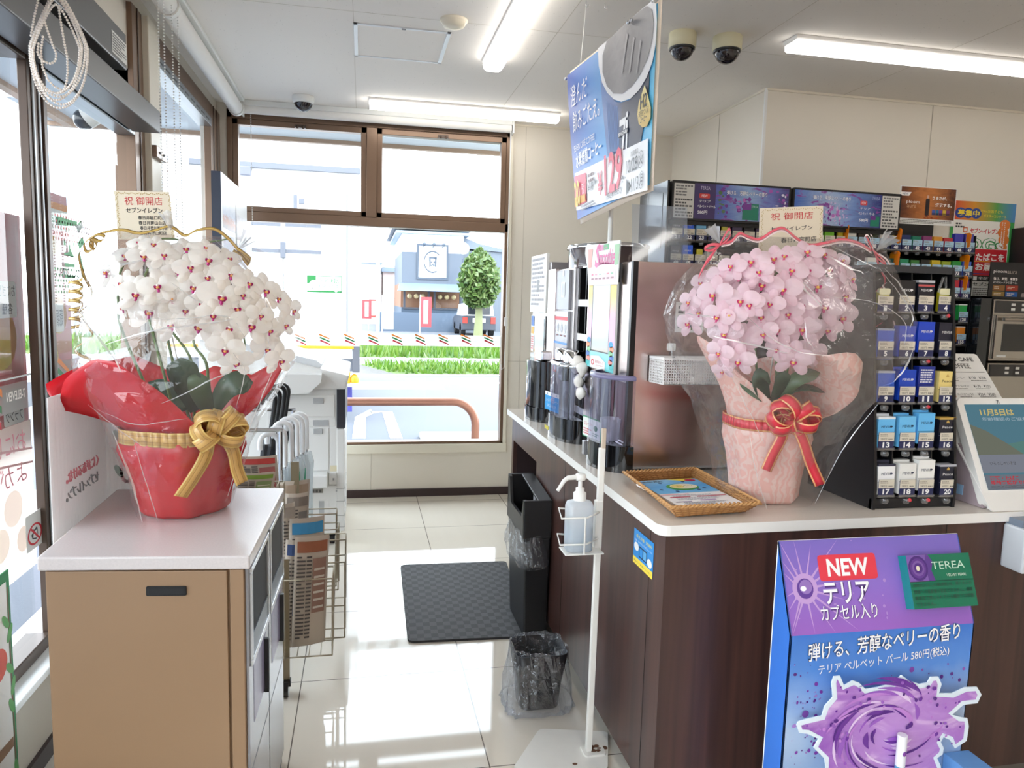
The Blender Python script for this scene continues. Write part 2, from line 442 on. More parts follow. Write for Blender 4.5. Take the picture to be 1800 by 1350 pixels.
# far wall with its window opening
mb = MB()
WX0, WX1, WZ0, WZ1 = -0.866, 1.005, 0.383, 2.60
mb.box(XL - 0.1, WX0, YF, YF + 0.1, 0, ZC, cream)
mb.box(WX1, 2.32, YF, YF + 0.1, 0, ZC, cream)
mb.box(WX0, WX1, YF, YF + 0.1, 0, WZ0, cream)
mb.box(WX0, WX1, YF, YF + 0.1, WZ1, ZC, cream)
struct(mb.build('wall_far'))
mb = MB()
mb.box(-0.9, 1.03, YF - 0.03, YF, 0.322, WZ0, cream_tr)           # window stool
mb.box(WX1, WX1 + 0.022, YF - 0.02, YF, 0.322, ZC, cream_tr)
mb.box(1.118, 1.121, YF - 0.002, YF, 0, ZC, joint); mb.box(0.062, 0.065, YF - 0.002, YF, 0.055, 0.322, joint)
mb.box(1.02, 2.22, YF - 0.002, YF, 0.98, 0.983, joint)
struct(mb.build('trim_2', bevel=0.002))
dkbase = M('dark_baseboard', (58, 44, 44), 0.4)
struct(MB().box(XL, 0.80, YF - 0.012, YF, 0, 0.056, dkbase).box(0.80, 1.10, YF - 0.012, YF, 0, 0.056, dkbase).build('baseboard_far'))

# walls behind the counter
struct(MB().box(2.22, 2.32, 3.93, YF, 0, ZC, cream).build('wall_right_return'))
struct(MB().box(2.32, XR, 3.93, 4.03, 0, ZC, cream).box(2.22, 2.32, 3.9299, 3.93, 0, ZC, cream).build('wall_back'))
mb = MB()
for x in (3.30, 4.06): mb.box(x, x + 0.004, 3.927, 3.93, 0, ZC, joint)
mb.box(2.212, 2.226, 3.922, 3.936, 0, ZC, M('corner_bead', (236, 236, 234), 0.4))
mb.box(2.217, 2.22, 4.48, 4.483, 0, ZC, joint)
mb.box(2.22, XR, 3.92, 3.93, ZC - 0.012, ZC, cream_tr); mb.box(2.21, 2.22, 3.93, YF, ZC - 0.012, ZC, cream_tr); mb.box(1.02, 2.22, YF - 0.01, YF, ZC - 0.012, ZC, cream_tr)
struct(mb.build('trim_3'))
struct(MB().box(XR, XR + 0.1, YB, 3.93, 0, ZC, cream).build('wall_right'))
struct(MB().box(XL - 0.1, XR, YB - 0.1, YB, 0, ZC, M('far_shop_wall', (222, 200, 190), 0.6)).build('wall_near'))

# far window: frame, two opening sashes above, fixed pane below
w1 = bpy.data.objects.new('window_1', None); COL.objects.link(w1); w1.location = (0.07, YF, WZ0); struct(w1)
mb = MB(); yo, yi = YF + 0.07, YF - 0.012
mb.box(WX0, -0.834, yi, yo, WZ0, WZ1, brown_al); mb.box(0.982, WX1, yi, yo, WZ0, WZ1, brown_al)
mb.box(WX0, WX1, yi, yo, 2.545, WZ1, brown_al); mb.box(WX0, WX1, yi, yo, WZ0, 0.402, brown_al)
mb.box(WX0, WX1, yi, yo, 1.893, 1.955, brown_al); mb.box(0.022, 0.092, yi - 0.006, yo, 1.955, 2.545, brown_al)
mb.build('frame', w1, bevel=0.003)
for x0, x1 in ((-0.834, 0.022), (0.092, 0.982)):
    mb = MB(); a, b_ = yi + 0.008, yo - 0.01
    mb.box(x0, x0 + 0.036, a, b_, 1.955, 2.545, brown_al); mb.box(x1 - 0.036, x1, a, b_, 1.955, 2.545, brown_al)
    mb.box(x0, x1, a, b_, 1.955, 1.99, brown_al); mb.box(x0, x1, a, b_, 2.507, 2.545, brown_al)
    s = mb.build('sash', w1, bevel=0.003)
    MB().quad((x0 + 0.03, YF + 0.03, 1.985), (x1 - 0.03, YF + 0.03, 1.985), (x1 - 0.03, YF + 0.03, 2.51), (x0 + 0.03, YF + 0.03, 2.51), glass).build('pane', s)
    xm = (x0 + x1) / 2; mb = MB(); mb.box(xm - 0.035, xm + 0.035, yi - 0.012, yi + 0.008, 2.508, 2.528, dark_al)
    for d in (-0.018, 0.018): mb.lathe((xm + d, yi - 0.014, 2.512), [(0.007, -0.008), (0.009, 0), (0.007, 0.008)], dark_al, 10)
    mb.build('latch', s)
MB().quad((-0.836, YF + 0.04, 0.40), (0.984, YF + 0.04, 0.40), (0.984, YF + 0.04, 1.895), (-0.836, YF + 0.04, 1.895), glass).build('pane', w1)

# left glazed wall: sill wall, posts, transoms, panes, automatic door
struct(MB().box(XL - 0.1, XL, YB, YF, 0, 0.33, cream).box(XL - 0.1, XL, YB, YF, 2.56, ZC, cream).box(XL - 0.1, XL, 3.335, 3.66, 2.2, 2.56, cream).box(XL - 0.1, XL, 0, 3.335, 2.3, 2.56, cream).build('wall_left'))
struct(MB().box(XL - 0.12, XL + 0.07, YB, YF, 0.33, 0.352, M('sill_white', (242, 242, 240), 0.35)).build('trim_4', bevel=0.004))
struct(MB().box(XL - 0.02, XL + 0.012, YB, 4.15, 0, 0.056, dkbase).build('baseboard_left'))
def post(name, y0, y1, mat, x0=XL - 0.06, x1=XL + 0.02, z0=0.352, z1=2.56, grooves=()):
    mb = MB().box(x0, x1, y0, y1, z0, z1, mat)
    for g in grooves: mb.box(x1, x1 + 0.004, g, g + 0.012, z0, z1, dark_al if mat is brown_al else steel_al)
    return mb
w2 = bpy.data.objects.new('window_2', None); COL.objects.link(w2); w2.location = (XL, 4.3, 0.352); struct(w2)
post('post', 4.90, 5.20, brown_al, x0=XL - 0.02, grooves=(4.98, 5.09)).build('post', w2, bevel=0.003)
post('post', 3.475, 3.65, cream_tr, x1=XL + 0.045).build('post', w2, bevel=0.004)
mb = MB().box(XL - 0.06, XL + 0.02, 3.65, 4.90, 2.47, 2.56, brown_al).box(XL - 0.05, XL + 0.026, 3.65, 4.90, 2.42, 2.47, steel_al).box(XL - 0.06, XL + 0.02, 3.65, 4.90, 0.352, 0.39, brown_al)
for i in range(9): mb.box(XL + 0.026, XL + 0.028, 3.7 + i * 0.13, 3.78 + i * 0.13, 2.438, 2.448, black_pl)
mb.build('frame', w2, bevel=0.003)
MB().quad((XL - 0.02, 3.65, 0.39), (XL - 0.02, 4.9, 0.39), (XL - 0.02, 4.9, 2.42), (XL - 0.02, 3.65, 2.42), glass).build('pane', w2)

d1 = bpy.data.objects.new('door_1', None); COL.objects.link(d1); d1.location = (XL, 2.9, 0.352); struct(d1)
post('post', 3.335, 3.475, brown_al, grooves=(3.40,)).build('post', d1, bevel=0.003)
mb = post('post', 2.345, 2.455, dark_al, x0=XL - 0.008, x1=XL + 0.016, grooves=(2.37, 2.41)); mb.box(XL - 0.008, XL + 0.024, 2.43, 2.455, 0.352, 2.3, dark_al)
mb.build('post', d1, bevel=0.003)
MB().box(XL - 0.05, XL + 0.02, 2.455, 3.335, 2.04, 2.09, steel_al).box(XL - 0.05, XL + 0.02, 2.455, 3.335, 0.352, 0.40, dark_al).build('frame', d1, bevel=0.003)
MB().quad((XL - 0.015, 2.45, 0.39), (XL - 0.015, 3.34, 0.39), (XL - 0.015, 3.34, 2.05), (XL - 0.015, 2.45, 2.05), glass).build('pane', d1)
w3 = bpy.data.objects.new('window_3', None); COL.objects.link(w3); w3.location = (XL, 1.8, 0.352); struct(w3)
MB().box(XL - 0.05, XL + 0.02, -4.4, 2.335, 2.035, 2.10, dark_al).box(XL - 0.05, XL + 0.02, -4.4, 2.335, 0.352, 0.39, dark_al).build('frame', w3, bevel=0.003)
for y0, y1 in ((1.2, 2.335), (0.1, 1.2), (-1.0, 0.1), (-2.1, -1.0), (-3.2, -2.1), (-4.4, -3.2)):
    MB().quad((XL - 0.02, y0, 0.39), (XL - 0.02, y1, 0.39), (XL - 0.02, y1, 2.04), (XL - 0.02, y0, 2.04), glass).build('pane', w3)
    if y0 < 1.1: post('post', y1 - 0.05, y1 + 0.05, dark_al).build('post', w3)

# ================================================================== CEILING FITTINGS
lampm = MEmit('lamp_diffuser', (255, 250, 242), LAMP)
lampdim = MEmit('lamp_diffuser_dim', (255, 250, 242), LAMP * 0.5)
housing = M('lamp_housing', (244, 243, 240), 0.35)
def ceiling_lamp(x, y, along, label, length=1.22, group=None, glow=None):
    t = thing('ceiling_lamp', label, 'ceiling light', (x, y, ZC), group)
    h = length / 2; ax, ay = (X, Y) if along == 'x' else (Y, -X)
    fr = Fr(Vector((x, y, ZC)), ax, ay)          # n points up or down
    pts = [(-0.055, 0.0), (0.055, 0.0), (0.055, -0.012), (0.042, -0.022), (-0.042, -0.022), (-0.055, -0.012)]
    e0, e1 = Vector((x, y, ZC)) - ax * h, Vector((x, y, ZC)) + ax * h
    mb = MB(); k = len(pts)
    ring = lambda e: [e + ay * a + Z * b for a, b in pts]
    vs = ring(e0) + ring(e1)
    mb.add(vs, [(i, (i + 1) % k, k + (i + 1) % k, k + i) for i in range(k)] + [tuple(range(k)), tuple(range(k, 2 * k))], housing); mb.build('housing', t)
    pts = [(-0.05, -0.0225), (-0.046, -0.045), (-0.03, -0.056), (0.03, -0.056), (0.046, -0.045), (0.05, -0.0225)]
    mb = MB(); k = len(pts); e0 = e0 + ax * 0.004; e1 = e1 - ax * 0.004
    vs = ring(e0) + ring(e1)
    mb.add(vs, [(i, (i + 1) % k, k + (i + 1) % k, k + i) for i in range(k)] + [tuple(range(k)), tuple(range(k, 2 * k))], glow or lampm); mb.build('diffuser', t)
    return t
ceiling_lamp(0.645, 4.84, 'x', 'LED batten lamp across the ceiling nearest the far window')
ceiling_lamp(0.652, 3.29, 'y', 'LED batten lamp running lengthwise between hatch and hanging coffee poster')
ceiling_lamp(2.52, 3.20, 'x', 'LED batten lamp on the ceiling right of two black dome cameras', glow=lampdim)
ceiling_lamp(3.75, 3.20, 'x', 'LED batten lamp end at the top right edge, joined to longer lamp', glow=lampdim)
for x, y, a in ((0.65, 1.2, 'y'), (0.65, -1.2, 'y'), (2.3, 1.2, 'y'), (2.3, -1.2, 'y'), (4.2, -1.2, 'y'), (0.65, -3.4, 'y'), (2.3, -3.4, 'y'), (3.5, -3.6, 'y'), (4.8, -3.6, 'y')):  # last two added to brighten the near wall mirrored in the steel side
    ceiling_lamp(x, y, a, 'LED batten lamp on the shop ceiling behind the viewer', group='ceiling lamps behind the viewer')

t = thing('access_hatch', 'square ceiling access hatch with thin white metal frame', 'hatch', (0.176, 3.78, ZC))
al_w = M('white_metal', (226, 230, 234), 0.35, metal=0.2)
mb = MB()
for x0, x1, y0, y1 in ((-0.045, -0.027, 3.55, 4.01), (0.379, 0.397, 3.55, 4.01), (-0.045, 0.397, 3.55, 3.563), (-0.045, 0.397, 3.997, 4.01)): mb.box(x0, x1, y0, y1, ZC - 0.006, ZC, al_w)
mb.build('frame', t, bevel=0.001); MB().box(-0.027, 0.379, 3.563, 3.997, ZC - 0.002, ZC, mcl).build('panel', t)
MB().box(0.17, 0.19, 3.552, 3.562, ZC - 0.009, ZC - 0.006, M('lock_grey', (120, 120, 120), 0.4, metal=0.7)).build('lock', t)

t = thing('smoke_detector', 'round cream smoke detector beside the ceiling hatch', 'detector', (0.39, 3.40, ZC))
ivory = M('ivory_plastic', (232, 222, 200), 0.45)
MB().lathe((0.39, 3.40, ZC), [(0.062, 0), (0.062, -0.006), (0.056, -0.012)], ivory, 32).build('base', t)
MB().lathe((0.39, 3.40, ZC), [(0.056, -0.012), (0.047, -0.028), (0.02, -0.033), (1e-4, -0.033)], ivory, 32).build('cover', t)

domeblk = M('dome_smoked', (30, 24, 30), 0.06, spec=0.8)
def dome_camera(c, r, hbase, label, body, light=False):
    c = Vector(c); t = thing('dome_camera', label, 'security camera', c)
    MB().lathe(c, [(r * 0.96, 0), (r, -0.005), (r, -hbase), (r * 0.9, -hbase - 0.004)], body, 32).build('housing', t)
    mb = MB().lathe(c, [(r * 0.9, -hbase)] + [(r * 0.88 * cos(a), -hbase - r * 0.95 * sin(a)) for a in [i * pi / 16 for i in range(9)]][:-1] + [(1e-4, -hbase - r * 0.95)], domeblk, 32)
    mb.build('dome', t)
    if not light: MB().lathe(c, [(r * 0.93, -hbase), (r * 0.93, -hbase - 0.012), (r * 0.88, -hbase - 0.014)], black_pl, 32).build('ring', t)
    if light:
        MB().lathe(c + Vector((0, 0, -hbase)), [(r * 0.99, 0), (r * 0.86, -0.016), (r * 0.82, -0.014)], body, 32).build('trim_ring', t)
camb = M('camera_ivory', (214, 208, 176), 0.45)
dome_camera((1.418, 3.275, ZC), 0.062, 0.062, 'black dome camera with ivory base, nearer the hanging coffee poster', camb)
dome_camera((1.632, 3.262, ZC), 0.066, 0.058, 'black dome camera with ivory base, nearer the long ceiling lamp', camb)
dome_camera((-0.365, 4.90, ZC), 0.066, 0.03, 'small white dome camera above the far window', white_pl, True)

# roller blinds with their bead chains
blindm = M('blind_fabric', (238, 236, 232), 0.6); hous2 = M('blind_housing', (226, 228, 226), 0.4)
t = thing('roller_blind', 'rolled-up white roller blind above the far window', 'blind', (0.12, 5.12, ZC))
MB().box(-0.76, 1.0, 5.085, 5.19, 2.605, ZC, hous2).build('headbox', t, bevel=0.004)
MB().tube([(-0.75, 5.12, 2.59), (0.995, 5.12, 2.59)], 0.03, blindm, 20).build('roll', t)
for x in (-0.765, 1.0): MB().box(x, x + 0.012, 5.08, 5.18, 2.55, 2.635, white_pl).build('bracket', t, bevel=0.003)
def bead_chain(pts, step=0.0075, r=0.0028, mat=None, n=6, k=4):
    """ball chain along pts, every bead a small ball"""
    mb = MB(); pts = [Vector(p) for p in pts]; L = 0.0; nxt = 0.0
    for a, b in zip(pts, pts[1:]):
        d = (b - a).length
        while nxt <= L + d and d > 0:
            mb.ball(a.lerp(b, (nxt - L) / d), r, mat or white_pl, n, k); nxt += step
        L += d
    return mb
bead_chain([(-0.70, 5.07, 2.56), (-0.695, 5.07, 1.2)], 0.011, 0.0035).build('pull_chain', t)
mb = MB().tube([(0.985, 5.07, 2.56), (0.983, 5.06, 1.25)], 0.004, white_pl, 6).box(0.974, 0.992, 5.05, 5.07, 1.24, 1.30, white_pl).tube([(0.984, 5.06, 1.24), (0.978, 5.06, 0.95), (0.96, 5.06, 0.93), (0.955, 5.06, 0.97)], 0.003, white_pl, 6)
mb.build('pull_cord', t)
t = thing('roller_blind', 'rolled-up white roller blind above the left windows', 'blind', (-0.79, 4.0, ZC))
MB().box(-0.83, -0.735, 2.9, 5.06, 2.618, ZC, hous2).build('headbox', t, bevel=0.004)
MB().tube([(-0.785, 3.42, 2.575), (-0.785, 5.03, 2.575)], 0.042, blindm, 20).build('roll', t)
MB().tube([(-0.785, 2.9, 2.575), (-0.785, 3.36, 2.575)], 0.042, blindm, 20).build('roll', t)
for y in (3.37, 5.035):
    MB().tube([(-0.785, y, 2.575), (-0.785, y + 0.035, 2.575)], 0.047, white_pl, 20).build('end_cap', t)
for i, (x, y) in enumerate(((-0.752, 3.09), (-0.752, 3.17), (-0.752, 3.30), (-0.752, 3.40))):
    zb = 1.20 if i < 2 else 1.25
    bead_chain([(x, y, 2.56), (x, y + 0.004, zb)], 0.0115, 0.0034).build('pull_chain', t)
# bundle of looped chain near the camera
t = thing('bead_chain', 'bundle of looped white bead chain hanging at upper left', 'chain', P(100, 0, y=2.0))
def loop(cx, cy, w, h, tilt, dy, a0=0.0):
    pts = []
    for i in range(49):
        a = 2 * pi * i / 48 + pi / 2
        u = w * cos(a) * (1.0 - 0.55 * max(0, sin(a))); v = h * sin(a)
        px = cx + u * cos(tilt) - v * sin(tilt); py = cy - (u * sin(tilt) + v * cos(tilt))
        pts.append(P(px, py, y=2.0 + dy + 0.012 * sin(3 * a)))
    return pts
bm_ = M('pearl_bead', (246, 236, 226), 0.3)
for cx, cy, w, h, tl, dy in ((102, 82, 48, 88, 0.03, 0), (100, 84, 44, 92, -0.02, 0.012), (106, 86, 48, 98, 0.05, -0.012), (98, 80, 46, 84, 0.0, 0.02), (103, 88, 51, 102, 0.04, 0.006), (99, 86, 41, 78, 0.02, -0.02)):
    bead_chain(loop(cx, cy, w, h, tl, dy), 0.0064, 0.0031, bm_, 6, 4).build('chain_loop', t)
bead_chain([P(*q, y=2.0) for q in ((76, 30), (84, 55), (92, 78), (99, 95), (98, 106), (90, 112), (80, 110), (70, 102), (66, 92), (68, 75))], 0.0064, 0.0031, bm_, 6, 4).build('chain_loop', t)
bead_chain([P(*q, y=2.01) for q in ((103, 14), (107, 40), (113, 75), (118, 100), (119, 125), (117, 145), (112, 160), (95, 152), (84, 140), (75, 118), (72, 90), (76, 60))], 0.0064, 0.0031, bm_, 6, 4).build('chain_loop', t)
bead_chain([P(68, -5, y=2.0), P(60, 30, y=2.0), P(54, 65, y=2.0)], 0.0064, 0.0031, bm_, 6, 4).build('chain_loop', t)

# door operator boxes
opm = M('operator_grey', (92, 90, 90), 0.35, metal=0.45); opm2 = M('operator_brown', (120, 104, 94), 0.35, metal=0.35)
t = thing('door_operator', 'grey automatic door operator box under the left ceiling', 'door operator', (-0.86, 1.9, 2.043))
mb = MB().box(-0.905, -0.80, 0.4, 3.285, 2.045, 2.13, opm); mb.build('track_cover', t, bevel=0.004)
mb = MB().box(-0.905, -0.80, 0.4, 2.86, 2.166, 2.285, opm); o = mb.build('upper_cover', t, bevel=0.004)
lab = MB(); fr = Fr((-0.7995, 2.86, 2.166), Y, Z); lab.rect(fr, -0.155, -0.004, 0.015, 0.085, white_pl); lab.scribble(fr, -0.148, -0.01, 0.02, 0.08, 7, MC((90, 90, 95)), seed=4); lab.build('label_plate', t)
MB().box(-0.905, -0.86, 0.4, 3.2, 2.13, 2.166, black_pl).build('gap_seal', t)  # black strip stands for the dark cavity between the two covers
mb = MB().box(-0.8, -0.798, 3.286, 3.29, 2.05, 2.12, black_pl)
for z in (2.06, 2.085, 2.11): mb.box(-0.9, -0.80, 3.285, 3.295, z - 0.008, z + 0.008, black_pl)
mb.build('end_cap', t)
mb = MB().box(XL + 0.045, XL + 0.065, 3.48, 3.645, 1.985, 2.035, brown_al)
for y in (3.53, 3.59): mb.ball((XL + 0.066, y, 2.01), 0.006, steel_al)
mb.build('bracket', t, bevel=0.003)
# ceiling hooks and threads for the hanging poster come with the poster
# ================================================================== OUTSIDE
GZ = -0.12
asph = M('asphalt', (98, 101, 110), 0.85, noise_amt=0.12, noise_scale=60, bump=0.2)
road = M('road_asphalt', (106, 108, 114), 0.85, noise_amt=0.1, noise_scale=40)
paint = M('road_paint', (236, 236, 236), 0.6); conc = M('kerb_concrete', (150, 148, 144), 0.8, noise_amt=0.05, noise_scale=20)
struct(MB().box(-45, 60, 5.32, 14.9, GZ - 0.2, GZ, asph).box(-45, -1.05, -20, 5.32, GZ - 0.2, GZ, asph).build('ground_forecourt'))
struct(MB().box(-45, 60, 17.0, 18.9, GZ - 0.2, GZ + 0.005, M('footpath_grey', (124, 124, 128), 0.8, noise_amt=0.06, noise_scale=20)).build('ground_footpath'))
struct(MB().box(-45, 60, 24.6, 80, GZ - 0.2, GZ + 0.0, road).build('ground_street'))
mb = MB()
q = lambda *pp: mb.quad(*[P(px, py, z=GZ + 0.004) for px, py in pp], paint)
q((619, 771), (642, 771), (643, 733), (624, 733)); q((686, 771), (708, 771), (690, 724), (672, 724))
q((624, 733), (643, 733), (655, 727), (652, 719)); q((643, 722), (655, 727), (672, 724), (690, 724)); 
mb.box(-6, 3.4, 13.35, 13.62, GZ, GZ + 0.006, paint); mb.box(-2.2, 1.4, 12.5, 13.35, GZ, GZ + 0.004, M('worn_paint', (196, 198, 202), 0.7))
struct(mb.build('trim_5'))
struct(MB().box(0.62, 5.0, 5.9, 8.15, GZ, GZ + 0.06, conc).box(-45, 0.62, 5.32, 5.9, GZ, GZ + 0.06, conc).box(0.62, 5.0, 5.32, 5.9, GZ, GZ + 0.06, conc).build('kerb', bevel=0.02))
struct(MB().box(-45, 60, 24.3, 24.6, GZ, GZ + 0.16, conc).build('kerb_street'))

def grass(name, label, x0, x1, y0, y1, n, h, seed, soil):
    rnd = random.Random(seed); mb = MB(); g1 = MTranslucent('grass_a', (92, 128, 42), 0.4); g2 = MTranslucent('grass_b', (70, 108, 34), 0.4); g3 = MTranslucent('grass_c', (112, 136, 60), 0.4)
    f = x0 if callable(x0) else (lambda y: x0)
    mb.add([(f(y0), y0, GZ + 0.03), (x1, y0, GZ + 0.03), (x1, y1, GZ + 0.03), (f(y1), y1, GZ + 0.03)], [(0, 1, 2, 3)], soil)
    for i in range(n):
        y = rnd.uniform(y0, y1); x = rnd.uniform(f(y), x1); hh = h * rnd.uniform(0.5, 1.2); a = rnd.uniform(0, pi); w = 0.035
        dx, dy = cos(a) * w, sin(a) * w; lx, ly = rnd.uniform(-.1, .1), rnd.uniform(-.1, .1); m_ = rnd.choice((g1, g1, g2, g3))
        mb.add([(x - dx, y - dy, GZ + 0.02), (x + dx, y + dy, GZ + 0.02), (x + lx, y + ly, GZ + hh)], [(0, 1, 2)], m_)
    return tag(mb.build(name), label, 'grass', kind='stuff')
soil = M('turf_soil', (82, 104, 46), 0.9, noise_amt=0.25, noise_scale=6)
grass('grass', 'wide green grass verge beyond the footpath outside the window', -14, 9, 18.9, 24.3, 9000, 0.34, 3, soil)
grass('grass', 'narrow green grass strip between footpath and forecourt outside', lambda y: 0.6 - (y - 15.0) * 0.35, 9, 14.9, 17.0, 2600, 0.20, 4, soil)

# guard rail in front of the window
railm = M('rail_coppery', (150, 104, 88), 0.3, metal=0.55)
z1 = 0.53; pts = [(-0.95, 6.4, GZ), (-0.95, 6.4, 0.30)] + [(-0.95 + 0.2 * (1 - cos(a)), 6.4, 0.32 + 0.2 * sin(a)) for a in [pi / 2 * i / 6 for i in range(7)]] + [(0.78 + 0.21 * sin(a), 6.4, 0.31 + 0.21 * cos(a)) for a in [pi / 2 * i / 8 for i in range(9)]] + [(0.99, 6.4, GZ)]
tag(MB().tube(pts, 0.037, railm, 16).build('guard_rail'), 'coppery bent pipe guard rail outside the far window', 'guard rail')

# store eave outside the far window
struct(MB().box(-2.2, 3.0, 5.32, 5.95, 2.60, 2.9, M('eave_soffit', (206, 214, 220), 0.6)).box(-2.2, 3.0, 5.95, 6.0, 2.57, 2.95, M('eave_fascia', (178, 150, 128), 0.5)).build('roof_eave'))
struct(MB().box(-2.0, -1.05, -3, 5.32, 2.58, 2.9, MATS['eave_soffit']).box(-2.06, -2.0, -3, 5.95, 2.55, 2.95, MATS['eave_fascia']).build('roof_eave_side'))

# delivery truck backed up to the shop
tw = M('truck_white', (240, 242, 244), 0.35); tg = M('truck_grey', (104, 108, 118), 0.4); tseam = M('truck_seam', (130, 132, 140), 0.5); tyre = M('tyre', (30, 30, 32), 0.8); yel = M('signal_yellow', (200, 140, 10), 0.4); blu = M('bumper_blue', (64, 62, 140), 0.5)
t = thing('delivery_truck', 'white delivery truck parked with rear doors toward the window', 'truck', (-1.2, 9.0, GZ))
MB().box(-2.45, -0.03, 9.0, 14.5, 0.82, 3.30, tw).build('cargo_box', t, bevel=0.02)
for x0, x1, hs in ((-2.40, -0.905, 1), (-0.895, -0.06, -1)):
    d = MB().box(x0, x1, 8.965, 9.0, 0.9, 2.62, tw).build('rear_door', t, bevel=0.006)
    for z in (1.92, 2.22): 
        MB().box(max(x0, x1 - 0.34) if hs > 0 else x0 + 0.02, x1 - 0.02 if hs > 0 else x0 + 0.42, 8.955, 8.965, z - 0.02, z + 0.02, tg).build('hinge', d)
    mb = MB().tube([((x0 + x1) / 2 + .3, 8.955, 1.0), ((x0 + x1) / 2 + .3, 8.955, 2.6)], 0.012, tseam, 8); mb.build('lock_rod', d)
for a_ in ((-0.93, -0.87, 8.93, 8.966, 1.84, 2.02), (-0.78, -0.74, 8.94, 8.97, 2.40, 2.56), (-0.72, -0.66, 8.94, 8.97, 2.46, 2.52)): MB().box(*a_, tg).build('latch', t, bevel=0.005)
MB().box(-2.45, -0.03, 8.95, 9.0, 2.84, 2.90, tg).build('door_header', t)
MB().box(-1.36, -1.24, 8.90, 8.96, 2.74, 2.84, MC((110, 112, 124))).build('lamp', t, bevel=0.01)
fr = Fr((-0.635, 8.963, 1.457), X, Z); grn = MC((24, 112, 52)); mb = MB().rect(fr, 0, 0.396, 0, 0.194, paint)
mb.rect(fr, 0, 0.396, 0, 0.02, grn, 0.001); mb.rect(fr, 0, 0.10, 0.10, 0.194, grn, 0.001); mb.rect(fr, 0.10, 0.396, 0.186, 0.194, grn, 0.001); mb.rect(fr, 0.388, 0.396, 0, 0.194, grn, 0.001)
mb.prism(fr, [(0.015, 0.045), (0.10, 0.045), (0.10, 0.14), (0.055, 0.14), (0.03, 0.11), (0.015, 0.10)], 0.001, 0.002, paint)
mb.disc(fr, 0.06, 0.035, 0.02, 0.02, paint, 0.002); mb.disc(fr, 0.33, 0.028, 0.02, 0.02, paint, 0.002)
mb.text(fr, '点字運転', 0.24, 0.14, 0.06, grn, width=0.24, n=0.002); mb.text(fr, '実施中です', 0.24, 0.075, 0.05, MC((60, 140, 90)), width=0.24, n=0.002)
mb.build('green_plate', t)
MB().box(-2.45, -0.10, 8.92, 9.02, 0.80, 0.83, yel).build('yellow_rail', t)
MB().box(-2.45, -0.10, 8.94, 9.0, 0.68, 0.80, tw).build('bumper', t); MB().box(-2.45, -0.03, 8.96, 9.0, 0.53, 0.68, tg).build('tail_panel', t)
MB().box(-0.115, -0.03, 8.93, 8.98, 0.52, 0.83, MC((86, 88, 96))).build('corner_post', t)
MB().box(-0.26, -0.14, 8.95, 9.05, 0.38, 0.52, yel).lathe((-0.09, 8.98, 0.44), [(0.05, -0.05), (0.055, 0), (0.03, 0.05), (1e-4, 0.06)], yel, 12).build('yellow_buffer', t)
MB().box(-0.27, -0.12, 9.1, 9.2, 0.02, 0.32, blu).build('mud_flap', t)
for x in (-2.1, -0.75):
    MB().tube([(x - 0.12, 9.9, 0.26), (x + 0.12, 9.9, 0.26)], 0.38, tyre, 24).build('wheel', t)

# restaurant across the street
bx0, bx1, by = 1.52, 4.80, 36.0
def bp(px, py, y=36.0): return P(px, py, y=y)
rw = M('render_white', (238, 240, 242), 0.8); rg = M('siding_grey', (92, 100, 112), 0.7); rd = M('roof_metal', (100, 110, 124), 0.5); wfr = M('dark_frame', (66, 72, 84), 0.5)
inn = M('warm_room', (140, 100, 76), 0.8)
t = thing('restaurant', 'grey and white restaurant across the street with square crest sign', 'building', bp(760, 583))
a, b_ = bp(705, 583), bp(812, 583); x0, x1 = a.x, b_.x
zt = bp(706, 410).z; zm = bp(706, 442).z; za = bp(706, 497).z; zb = bp(706, 511).z; zw = bp(706, 540).z
MB().box(x0, x1, 36.0, 44, zm, zt, rw).build('upper_wall', t)
MB().box(x0, x1, 35.98, 44, za, zm, rg).build('grey_wall', t); MB().box(x0, x1, 36.0, 44, GZ, zw, M('base_blue', (72, 88, 106), 0.7)).build('base_wall', t)
MB().box(x0, x1, 36.6, 44, zw, za, inn).build('interior', t)
mb = MB().hexa([(x0 - .2, 35.0, zb), (x1 + .1, 35.0, zb), (x1 + .1, 36.0, zb), (x0 - .2, 36, zb), (x0 - .1, 35.9, za), (x1, 35.9, za), (x1, 36, za), (x0 - .1, 36, za)], M('awning_blue', (106, 122, 140), 0.6)); mb.build('awning', t)
pz = bp(706, 400).z
MB().box(x0 - 0.3, x1 + 0.3, 35.7, 44.4, zt, zt + 0.12, M('eave_pale', (150, 170, 190), 0.6)).build('eave', t)
MB().hexa([(x0 - .5, 35.6, zt + .18), (x1 + .3, 35.6, zt + .18), (x1 + .3, 44, zt + .18), (x0 - .5, 44, zt + .18), (x0 - .4, 38, zt + .30), (x1 + .2, 38, zt + .30), (x1 + .2, 43, zt + .30), (x0 - .4, 43, zt + .30)], rd).build('roof', t)
MB().box(x1, x1 + 3.2, 36.5, 44, GZ, zm + 0.2, M('side_grey', (100, 108, 118), 0.7)).build('side_wing', t)
ra, rb_ = bp(812, 425), bp(872, 440); MB().hexa([(x1, 36.4, zm + .3), (x1 + 3.3, 36.4, zm + .1), (x1 + 3.3, 44, zm + .1), (x1, 44, zm + .3), (x1, 36.4, zt), (x1 + .8, 36.4, zt - .3), (x1 + .8, 44, zt - .3), (x1, 44, zt)], rd).build('side_roof', t)
